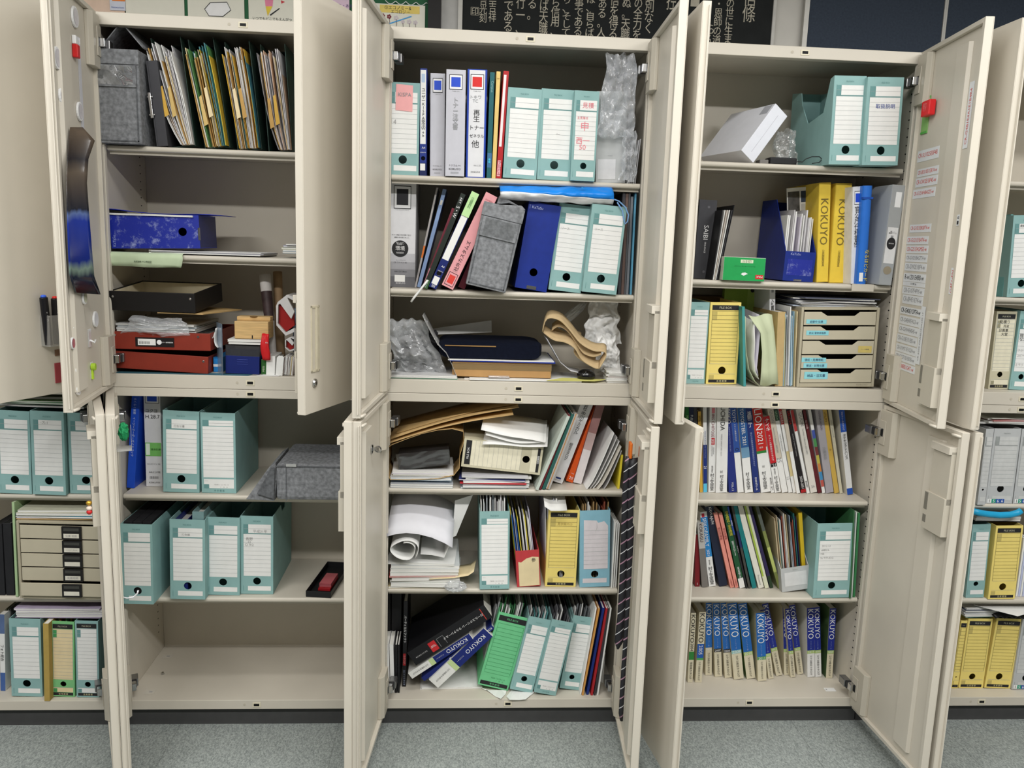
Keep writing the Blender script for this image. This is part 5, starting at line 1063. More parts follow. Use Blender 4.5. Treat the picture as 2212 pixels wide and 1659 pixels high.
def w2(b, L_, h):
    b.rect(L_ * .38, 0, L_ * .995, h, NV); b.rect(L_ * .33, 0, L_ * .40, h, LG, -.0007); b.text('KOKUYO', L_ * .60, h * .2, L_ * .93, h * .82, W_INK, 180, -.001); b.text('コクヨ総合カタログ', L_ * .05, h * .35, L_ * .3, h * .65, INK, 180, -.001); b.text('ファニチャー', L_ * .43, h * .4, L_ * .55, h * .6, W_INK, 180, -.001)
spine3((438, 688), (822, 438), (408, 655), .035, .21, 'white and navy catalogue directly under the black sample book, cupboard floor', 'catalogue', mat((226, 226, 222), .5), w2)
def w3(b, L_, h): b.text('設備用品総合カタログ', L_ * .42, h * .3, L_ * .72, h * .7, W_INK, 180, -.001); b.text('KOKUYO', L_ * .84, h * .2, L_ * .98, h * .8, W_INK, 180, -.001); b.disc(L_ * .4, h * .5, h * .3, W_INK, -.001)
spine3((514, 703), (955, 372), (500, 678), .05, .2, 'navy catalogue between the two white and navy ones, cupboard floor', 'catalogue', NV, w3)
spine3((600, 745), (945, 420), (545, 692), .04, .21, 'lower white and navy catalogue leaning on the green file box, cupboard floor', 'catalogue', mat((226, 226, 222), .5), w2)
r, M, w, h, d = fbox('G', (850, 725), (1040, 765), (985, 270), S3, 'bright green file box with black header leaning on the cupboard floor', col='green', style='BK', hole=False, d=.27, lim=(-.02, .1))
sheets(M, .004, w - .006, .02, .24, .003, (h * 1.0, h * 1.14), [('white', WHITE), ('grey', mat((150, 150, 152), .6)), ('green', mat((70, 130, 84), .6)), ('white', WHITE)], 14, '%s paper standing in the bright green file box', 'papers in the bright green file box', seed=15, lean=-.05)
r, M, w, h, d = fbox('G', (1052, 748), (1192, 779), (1172, 290), S3, 'teal file box leaning against the bright green file box', lim=(-.02, .1), d=.27)
sheets(M, .005, w - .006, .03, .24, .003, (h * .97, h * 1.07), [('white', WHITE), ('grey', mat((120, 124, 126), .6)), ('teal', mat((90, 150, 150), .6))], 11, '%s paper standing in the teal box next to the bright green one', 'papers in the leaning teal box', seed=16)
r, M, w, h, d = fbox('G', (1205, 770), (1340, 796), (1318, 312), S3, 'teal file box with printed footer in front of the other leaning boxes', style='B', lim=(-.03, .1), d=.26)
sheets(M, .005, w - .006, .03, .24, .003, (h * .98, h * 1.12), [('white', WHITE), ('grey', mat((110, 110, 114), .6)), ('black', GRAYB)], 11, '%s paper standing in the foremost leaning teal box', 'papers in the foremost leaning teal box', seed=17)
r, M, w, h, d = fbox('G', (1365, 742), (1490, 762), (1452, 285), S3, 'teal file box leaning at the right behind the foremost one', lim=(.0, .1), d=.25)
sheets(M, .005, w - .006, .03, .22, .003, (h * .97, h * 1.1), [('grey', mat((120, 124, 126), .6)), ('white', WHITE)], 9, '%s paper standing in the rightmost leaning teal box', 'papers in the rightmost leaning teal box', seed=18)
for x0, x1, xt, yt, m, lb in ((1492, 1502, 1597, 190, WHITE, 'thin white folder'), (1505, 1517, 1612, 210, mat((206, 150, 80), .5), 'thin orange-tan folder'), (1532, 1548, 1635, 225, mat((26, 48, 120), .5), 'thin navy folder'), (1560, 1575, 1655, 235, mat((170, 36, 44), .5), 'thin red folder'), (1580, 1592, 1668, 230, mat((60, 56, 60), .5), 'thin charcoal folder'), (1600, 1610, 1682, 240, WHITE, 'rightmost thin white folder')):
    GB((x0, 775), (x1, 778), (xt, yt), lb + ' leaning beside the teal boxes on the cupboard floor', m, name='folder', cat='folder', d=.23, h=.305, y=.02 + .002 * (x0 % 5), group='thin leaning folders')
GB((1618, 708), (1640, 710), (1632, 520), 'small white booklet at the right wall of the cupboard floor', WHITE, name='booklet', y=.1, d=.15)
for k, (pts, lb) in enumerate((([(855, 735), (900, 760), (960, 800), (995, 822), (1025, 785), (1030, 770)], 'torn white paper under the green file box'), ([(1030, 800), (1050, 828), (1110, 822), (1150, 825), (1205, 775), (1180, 755)], 'crumpled torn white paper under the teal file boxes'))):
    P2 = [PZ('G', x, y, S3 + .001) for x, y in pts]; b = MB(); cx_ = sum(p.x for p in P2) / len(P2)
    v = []; top = []
    for i, p in enumerate(P2): v.append((p.x, max(-.02, p.y), S3 + .0012 + .004 * (i % 2))); top.append((cx_ + (p.x - cx_) * .6, .05, S3 + .003))
    b.grid([[a_, t_] for a_, t_ in zip(v, top)], WHITE); o = b.build('paper_scrap', solid=.0006); tag(o, lb, 'paper scrap')
# ================================================================ fourth cabinet (c3), upper
S1, S2, S3 = 1.806, 1.456, 1.133
def RP(Z, x, y, P0, n):
    d = ray(px(Z, x, y)); return CC + d * ((P0 - CC).dot(n) / d.dot(n))
C3 = ', fourth cabinet'
# tilted white box
e3 = Vector((-.2588, .9659, 0)); V0 = PZ('H', 537, 1000, S1); V0.y = max(V0.y, .02); V0 = PY('H', 537, 1000, .03); V0.z = S1 + .001
A1 = RP('H', 752, 715, V0, e3); B1 = RP('H', 465, 920, V0, e3); hh = Vector((.9659, .2588, 0))
al = math.atan2((A1 - V0).z, (A1 - V0).dot(hh)); a = .178; bb_ = .056
u1 = (hh * math.cos(al) + Vector((0, 0, 1)) * math.sin(al)); u2 = (-hh * math.sin(al) + Vector((0, 0, 1)) * math.cos(al))
M = Matrix(((u1.x, u2.x, e3.x, V0.x), (u1.y, u2.y, e3.y, V0.y), (u1.z, u2.z, e3.z, V0.z), (0, 0, 0, 1)))
WBX = mat((226, 228, 236), .5, 0, .02)
r = root('paper_box', M, 'white paper box propped up on one edge, top shelf' + C3, 'box')
b = MB(); b.box((0, 0, 0), (a, bb_, .235), WBX); b.build('body', r, bev=.0012)
b = MB(); b.box((.02, bb_ * .47, -.0006), (a - .02, bb_ * .49, .0), mat((196, 196, 204), .5)); b.box((a * .8, bb_, .01), (a * .98, bb_ + .0005, .05), mat((170, 172, 180), .5)); b.build('seam', r)
o = bagsheet((PY('H', 740, 900, .1).x, .1, S1 + .055), .075, .105, 6.6, '', CLEAR, d=.05, amp=.02); tag(o, 'crumpled clear film behind the black adapter on the top shelf' + C3, 'plastic film')
p0, p1 = PY('H', 560, 1000, .05), PY('H', 808, 1000, .05)
r = root('power_adapter', Vector((p0.x + .01, .05, S1 + .0008)), 'black power adapter with a grey band on the top shelf' + C3, 'power adapter')
b = MB(); b.box((.03, 0, 0), (p1.x - p0.x - .01, .05, .022), mat((26, 26, 28), .4)); b.build('body', r, bev=.004)
b = MB(); b.box((0, .005, 0), (.028, .045, .014), mat((120, 116, 112), .4)); b.build('plug', r, bev=.003)
b = MB(); b.tube([PY('H', x, y, .035) for x, y in ((808, 1000), (840, 1003), (860, 985), (900, 970), (945, 970), (962, 985), (945, 1005), (900, 1012))], .0014, BK, 6); o = b.build('cable', smooth=True); tag(o, 'thin black looped cable before the teal boxes on the top shelf' + C3, 'cable')
fbox('H', (1003, 1020), (1200, 1026), (1040, 470), S1, 'teal file box with a dipped side and empty label, top shelf' + C3, cut=[(.08, .98), (.2, .62), (.55, .55), (.72, .8), (.76, .96)], d=.31)
fbox('H', (1208, 1029), (1430, 1032), (1246, 483), S1, 'teal file box with blue handwriting on its label, top shelf' + C3, notes=[('取扱説明', .16, .645, .9, .70, mat((44, 70, 150), .6))])
# --- second shelf
r, M, w, h = binder('I', (165, 660), (275, 666), (205, 172), S2, 'black sample binder with white lettering at the left of the second shelf' + C3, GRAYB, (), [(.5, .68, 'SAIBI', W_INK, 'r', .4, .55), (.33, .47, 'SEQUENCE', W_INK, 'r', .38, .55)], d=.25, lim=(-.02, .1))
b = MB(); b.disc(.55 * w, .91 * h, .004, mat((100, 100, 104), .4)); b.disc(.55 * w, .09 * h, .004, mat((100, 100, 104), .4)); b.build('rivets', r)
for i, (m, nm) in enumerate(((BK, 'black'), (WHITE, 'white'), (mat((206, 196, 186), .6), 'pale beige'), (WHITE, 'white'), (GRAYB, 'charcoal'), (BK, 'black'))):
    a = PY('I', 279 + 2 * i, 668, .03); c = PY('I', 345 + 9 * i, 236 - (i == 5) * 32, .03); hh2 = c.z - a.z; dx = c.x - a.x
    b = MB(); b.prism([(0, 0), (.0022, 0), (dx + .0022, hh2), (dx, hh2)], 'y', 0, .2, m); o = b.build('sample_card'); o.matrix_world = Matrix.Translation((a.x + .0028 * i, .03, S2 + .0008)); tag(o, '%s sample card leaning on the black sample binder%s, card %s from it' % (nm, C3, ('nearest', 'second', 'third', 'fourth', 'fifth', 'farthest')[i]), 'sample card', 'sample cards by the black binder')
GRNB = mat((36, 160, 84), .45, 0, .04)
M, w, h = fr('I', (345, 668), (605, 673), (357, 522), S2, y=.005)
r = root('staple_box', M, 'green and white box with upside-down lettering on the second shelf' + C3, 'box')
b = MB(); b.box((0, 0, 0), (w, .07, h), mat((214, 222, 206), .6)); b.build('body', r, bev=.001)
b = MB(); b.rect(0.005 * w, .01 * h, .995 * w, .985 * h, GRNB); b.rect(.4 * w, .76 * h, .7 * w, .9 * h, mat((222, 230, 200), .5), -.0008); b.text('LS-311', .43 * w, .78 * h, .67 * w, .88 * h, INK, 180, -.0012); b.text('マックスレーザーカートリッジ', .26 * w, .56 * h, .76 * w, .68 * h, mat((20, 60, 30), .5), 180, -.001)
b.rect(.78 * w, .1 * h, .97 * w, .28 * h, mat((206, 40, 40), .5), -.0008); b.text('MAX', .8 * w, .12 * h, .95 * w, .26 * h, W_INK, 180, -.0012)
b.poly([(.43 * w, -.0008, .28 * h), (.5 * w, -.0008, .22 * h), (.56 * w, -.0008, .28 * h), (.6 * w, -.0008, .3 * h), (.53 * w, -.0008, .36 * h), (.46 * w, -.0008, .34 * h)], W_INK); b.rect(.3 * w, .28 * h, .7 * w, .285 * h, mat((24, 120, 60), .5), -.0007); b.build('printed_front', r)
r, M, w, h, d = fbox('I', (716, 681), (905, 688), (736, 508), S2, 'dark navy file box with a low scuffed front holding papers, second shelf' + C3, col='navy', style='plain', hole=False, d=.25, h=.255, low=.092, lim=(-.01, .1))
b = MB(); b.text('KaTaSu', .18 * w, .080, .5 * w, .088, mat((170, 180, 220), .5), 0, -.0006); b.box((.36 * w, -.001, .001), (.62 * w, .0, .006), CHROME)
q = random.Random(3)
b.rect(.1 * w, .018, .92 * w, .068, scuffed(), -.0004)
b.build('scuffed_front', r)
sheets(M, .006, w - .006, .012, .24, .004, (.19, .226), [('white', WHITE), ('grey-white', mat((206, 204, 206), .6)), ('lilac', mat((200, 194, 206), .6))], 12, '%s paper standing in the dark navy file box' + C3, 'papers in the dark navy file box', seed=22, lean=-.01)
M, w, h = fr('I', (760, 660), (930, 660), (745, 90), S2, y=.20)
b = MB(); b.box((0, 0, 0), (w, .004, h), WHITE); b.rect(.03 * w, .68 * h, .45 * w, .96 * h, mat((84, 82, 80), .5, 0, .5, 40)); b.rect(.5 * w, .84 * h, .68 * w, .96 * h, mat((60, 72, 92), .5, 0, .3, 50)); b.rect(.7 * w, .84 * h, .95 * w, .96 * h, mat((150, 130, 100), .5, 0, .4, 50)); b.rect(.5 * w, .70 * h, .95 * w, .82 * h, mat((206, 206, 204), .6)); b.text('一一一一', .55 * w, .72 * h, .75 * w, .735 * h, GREY, 0, -.001)
o = b.build('newspaper'); o.matrix_world = M; tag(o, 'newspaper with photos standing behind the yellow binders, second shelf' + C3, 'newspaper')
YB = mat((236, 204, 74), .5, 0, .04); YT = mat((120, 104, 50), .5)
for k, (bl, br, tl, lb) in enumerate((((927, 688), (1000, 690), (945, 52), 'left one of two bright yellow binders on the second shelf'), ((1004, 691), (1104, 692), (1050, 56), 'right one of two bright yellow binders on the second shelf'))):
    binder('I', bl, br, tl, S2, lb + C3, YB, [(0, 1, mat((206, 176, 56), .5), .0, .03)], [(.38, .84, 'KOKUYO', YT, 'r', .3, .66), (.16, .33, '公共施設用家具', YT, 'v', .36, .56)], d=.25, lim=(-.01, .1), h=.307)
tube('I', (1142, 690), (1204, 692), (1155, 88), 'white tube binder with a blue square and official vertical title' + C3, mat((226, 226, 228), .5), SQB, [(.38, .80, '官公庁仕様書例', INK, 'v', .1, .9)], S=S2, y=.045)
M, w, h = fr('I', (1182, 692), (1242, 694), (1224, 80), S2, y=.02)
r = root('tube_case', M, 'bright blue slim file beside the white tube binder, second shelf' + C3, 'file')
b = MB(); n = 10; b.prism([(w / 2 + w / 2 * math.cos(math.pi + math.pi * i / n), .012 - .012 * math.sin(math.pi * i / n)) for i in range(n + 1)] + [(w, .2), (0, .2)], 'z', 0, h, mat((44, 112, 206), .35, 0, .04)); b.build('body', r)
b = MB(); b.box((-.0005, -.0006, .865 * h), (w + .0005, .012, .885 * h), mat((30, 80, 170), .4)); b.rect(.1 * w, .03 * h, .5 * w, .12 * h, W_INK, -.0012); b.text('なるほどカード', .55 * w, .03 * h, .95 * w, .36 * h, mat((216, 196, 60), .5), -90, -.0014); b.build('label_band', r)
CLG = film('grey_case', (186, 190, 192), clear=.3, white=.8, rough=.2)
M, w, h = fr('I', (1312, 706), (1392, 713), (1400, 85), S2, y=.0)
r = root('plastic_case', M, 'translucent grey document case at the right end of the second shelf' + C3, 'document case')
b = MB(); b.box((0, 0, 0), (w, .23, h), CLG); b.build('body', r, bev=.002)
b = MB(); b.rect(.1 * w, .22 * h, .9 * w, .58 * h, mat((222, 222, 222), .5)); b.rect(.35 * w, .78 * h, .8 * w, .93 * h, W_INK); b.disc(.5 * w, .15 * h, .0125, mat((150, 140, 120), .5), -.0008); b.disc(.5 * w, .42 * h, .34 * w, INK, -.0009, 20, .018); b.text('資料収納', .3 * w, .41 * h, .7 * w, .43 * h, W_INK, 0, -.0012); b.text('新しい\n書類ケース', .2 * w, .5 * h, .8 * w, .56 * h, INK, 0, -.001); b.rect(.4 * w, .46 * h, .6 * w, .5 * h, GREY, -.0008); b.build('label', r)
M, w, h = fr('I', (1145, 745), (1283, 748), (1145, 703), None, y=.012)
b = MB(); b.box((0, 0, 0), (w, .0015, h), STEEL); b.box((0, 0, h), (w, .04, h + .001), STEEL); o = b.build('label_holder', bev=.0004); o.matrix_world = Matrix.Translation((M.translation.x, .0125, S2 + .0008 - h)); tag(o, 'small grey label holder hooked on the edge of the second shelf' + C3, 'label holder')
# --- third level
fbox('I', (118, 1313), (235, 1317), (150, 808), S3, 'teal file box half behind the open door, cupboard floor' + C3, style='B')
fbox('I', (243, 1318), (432, 1321), (272, 812), S3, 'yellow file box with a black header on the cupboard floor' + C3, col='yellow', style='K')
M, w, h = fr('I', (160, 810), (400, 812), (160, 768), None, y=.24); b = MB(); b.box((0, 0, 0), (w, .1, .05), mat((96, 74, 52), .7)); o = b.build('box', bev=.001); o.matrix_world = Matrix.Translation((M.translation.x, .245, M.translation.z - .02)); 
o.name = 'cardboard_box'; tag(o, 'dark brown cardboard box behind the yellow file box, cupboard floor' + C3, 'box'); o.location.z = S3 + .001; o.scale.z = 5.2
LIME = mat((150, 180, 70), .5, 0, .05)
M, w, h = fr('I', (575, 1200), (604, 1200), (580, 716), S3, y=.12)
b = MB(); bw = PY('I', 604, 720, .12).x - PY('I', 372, 720, .16).x; b.box((-bw + w, .0, 0), (w, .024, .305), LIME); b.rect(w - .03, .03, w - .004, .295, mat((170, 196, 96), .5)); b.disc(w - .014, .285, .007, INK, -.0008); o = b.build('binder', bev=.001); o.matrix_world = Matrix.Translation((M.translation.x, .24, S3 + .0008)); tag(o, 'lime green binder standing flat at the back of the cupboard' + C3, 'binder')
binder('I', (632, 1310), (668, 1310), (638, 726), S3, 'white binder with vertical handwriting behind the pale green envelopes' + C3, WB, [(.95, .99, GREY, .3, .7)], [(.74, .88, '入札書類', INK, 'v', .3, .65), (.5, .70, '令和元年度', INK, 'v', .3, .7)], y=.10, d=.2)
book('I', (476, 1325), (493, 1327), (468, 832), S3, 'thin teal folder between the yellow file box and green envelopes' + C3, mat((70, 150, 150), .5), d=.22, name='folder', cat='folder', y=.005)
PGR = mat((196, 204, 170), .65, 0, .05, 12, .1)
for k, (prof, m, lb) in enumerate((([(488, 900), (486, 1000), (492, 1120), (510, 1230), (545, 1300), (575, 1330)], PGR, 'pale green envelope bulging beside the thin teal folder'), ([(545, 930), (550, 1060), (545, 1160), (552, 1240), (575, 1290)], WHITE, 'folded white paper between the two pale green envelopes'), ([(580, 890), (585, 1010), (575, 1120), (565, 1220), (575, 1270)], mat((206, 202, 214), .6), 'lilac-white paper inside the pale green envelope'), ([(655, 905), (662, 1010), (672, 1120), (682, 1220), (690, 1322)], PGR, 'pale green envelope with printed line beside the kraft folder'))):
    b = MB(); P = []
    for x, y in prof:
        p = PY('I', x, y, .01); P.append([(p.x + (.001 * j), .01 + .006 * k + .18 * j / 5, p.z + .01 * j / 5) for j in range(6)])
    if k == 3:      # wide front panel as well
        P = []
        for (x0, x1, y) in ((505, 650, 890), (580, 665, 1000), (590, 675, 1120), (585, 683, 1230), (578, 690, 1325)):
            P.append([PY('I', x0 + (x1 - x0) * i / 6, y + 10 * math.sin(i), .014 + .005 * math.sin(i * 1.1)) for i in range(7)] + [PY('I', x1, y, .014) + Vector((0, .15, 0))])
    b.grid(P, m); o = b.build('envelope' if k in (0, 3) else 'document', solid=.0012, smooth=True); tag(o, lb + C3, 'envelope' if k in (0, 3) else 'document')
    for v in o.data.vertices: v.co.z = max(v.co.z, S3 + .001)
book('I', (672, 1325), (720, 1328), (690, 866), S3, 'tan kraft folder beside the pale green envelopes' + C3, mat((186, 160, 112), .65), d=.22, name='folder', cat='folder', y=.02)
M, w, h = fr('I', (705, 1328), (795, 1330), (715, 830), S3, y=.015)
sheets(M, .0, w, 0, .22, .0005, (.215, .25), [('clear-sleeved white', mat((206, 208, 212), .3)), ('pale blue', mat((150, 186, 206), .4)), ('white', WHITE), ('grey', mat((150, 154, 156), .4)), ('yellow-tabbed', mat((206, 200, 150), .5))], 14, '%s document packed between the kraft folder and drawer unit' + C3, 'documents beside the drawer unit', seed=31)
M, w, h = fr('I', (790, 1330), (822, 1330), (805, 872), S3, y=.02)
sheets(M, .0, w, 0, .22, .0005, (.228, .236), [('cream', CREAM), ('tan', mat((190, 160, 110), .6)), ('brownish', mat((150, 130, 96), .6))], 4, '%s folder squeezed against the drawer unit' + C3, 'folders against the drawer unit', seed=32, name='folder')
DRW = mat((176, 168, 146), .5, 0, .04, 20); DRL = mat((190, 182, 160), .5, 0, .03, 20)
def drawers(M, w, h, d, label, grips, tags, n=5):
    r = root('drawer_unit', M, label, 'drawer unit'); t = .008
    b = MB(); b.box((0, 0, 0), (t, d, h), DRW); b.box((w - t, 0, 0), (w, d, h), DRW); b.box((t, 0, 0), (w - t, d, .012), DRW); b.box((t, 0, h - .008), (w - t, d, h), DRW); b.box((t, d - .004, .012), (w - t, d, h - .008), DRW); b.box((t, .05, .012), (w - t, .06, h - .008), DARK); b.build('case', r, bev=.0015)
    st = (h - .024) / n
    for i in range(n):
        z0 = .014 + st * (n - 1 - i); z1 = z0 + st - .004; x0, x1 = t + .002, w - t - .002; yo = -.012 if (grips == 'holder' and i == n - 1) else 0
        dr = bpy.data.objects.new('drawer', None); COL.objects.link(dr); dr.parent = r; dr.location = (0, yo, 0)
        b = MB()
        if grips == 'notch':
            a, c = x0 + (x1 - x0) * .27, x0 + (x1 - x0) * .74; s = (z1 - z0) * .3
            b.prism([(x0, z0), (x1, z0), (x1, z1), (c + .008, z1), (c - .008, z1 - s), (a + .012, z1 - s), (a - .008, z1), (x0, z1)], 'y', .001, .006, DRL)
        else: b.box((x0, .001, z0), (x1, .006, z1), DRL)
        b.box((x0, .006, z0), (x1, .05, z0 + .003), DRW); b.build('front', dr, bev=.0008)
        if grips == 'holder':
            a = x0 + (x1 - x0) * .52; c = x0 + (x1 - x0) * .76; e = MB(); e.box((a, -.006, z0), (c, .001, z1), mat((30, 28, 28), .4)); e.box((a + .006, -.0066, z1 - (z1 - z0) * .32), (c - .006, -.0058, z1 - .004), mat((66, 66, 62), .4)); e.build('label_holder', dr, bev=.001)
            e = MB(); e.rect(a + .006, z0 + .006, c - .006, z0 + (z1 - z0) * .48, mat((222, 218, 204), .6), -.0068)
            if tags[i]: e.text(tags[i], a + .012, z0 + .009, c - .012, z0 + (z1 - z0) * .42, PENCIL, 0, -.0074)
            e.build('paper_label', dr)
        elif tags[i]:
            for (u0, v0, u1, v1, col, tx) in tags[i]:
                e = MB(); W_ = x1 - x0; H_ = z1 - z0; e.poly([(x0 + u0 * W_, .0002, z0 + v0 * H_), (x0 + u1 * W_, .0002, z0 + (v0 - .02) * H_), (x0 + u1 * W_, -.0003, z0 + v1 * H_), (x0 + u0 * W_, -.0003, z0 + (v1 + .02) * H_)], col)
                e.text(tx, x0 + (u0 + .04) * W_, z0 + (v0 + .06) * H_, x0 + (u1 - .04) * W_, z0 + (v1 - .06) * H_, mat((50, 70, 110), .6), 0, -.0011); e.build('sticky_label', dr)
    return r
AQ = mat((140, 206, 214), .6, 0, .04)
M, w, h = fr('I', (806, 1332), (1284, 1341), (838, 838), S3, y=.012)
M = M @ Matrix.Rotation(0, 4, 'Z')
r = drawers(M, w, h, .30, 'beige five-drawer unit with blue sticky labels on the cupboard floor' + C3, 'notch',
        [[(.03, .12, .31, .42, AQ, '詰替中 伝票')], [(.04, .35, .35, .68, AQ, '防災 家財誌価表')], [(.78, .12, .97, .6, mat((206, 186, 110), .6), 'クレーム報告書')], [(.03, .04, .36, .4, AQ, '郵送・封筒伝票'), (.0, .5, .34, .82, AQ, '領収・見積用紙')], [(.05, .3, .38, .82, AQ, '納品・注文書')]])
b = MB(); b.text('KOKUYO', .76 * w, .004, .92 * w, .010, mat((150, 142, 122), .5), 0, -.0004); b.build('maker_mark', r)
zt = M.translation.z + h
p0, p1 = PY('I', 805, 830, .05), PY('I', 1290, 835, .05)
pile(p0.x, p1.x, .05, .26, zt + .0008, [(.003, mat((186, 196, 210), .5), None), (.003, WHITE, None), (.004, mat((60, 64, 84), .5), None), (.003, WHITE, None), (.004, mat((206, 206, 210), .5), None), (.003, mat((46, 48, 64), .5), None), (.003, WHITE, None), (.003, mat((90, 94, 110), .5), None)], 'booklet in the fanned pile on the drawer unit' + C3, 'booklet', 'booklets on the drawer unit', 'booklet', .012, 41, .12)
p = PY('I', 760, 800, .2); b = MB(); b.box((0, 0, 0), (.075, .04, .05), CARD); o = b.build('cardboard_box', bev=.001); o.matrix_world = Matrix.Translation((p.x, .308, S3 + .001)); o.scale.z = 5.3; tag(o, 'brown cardboard box behind the booklets and drawer unit' + C3, 'box')

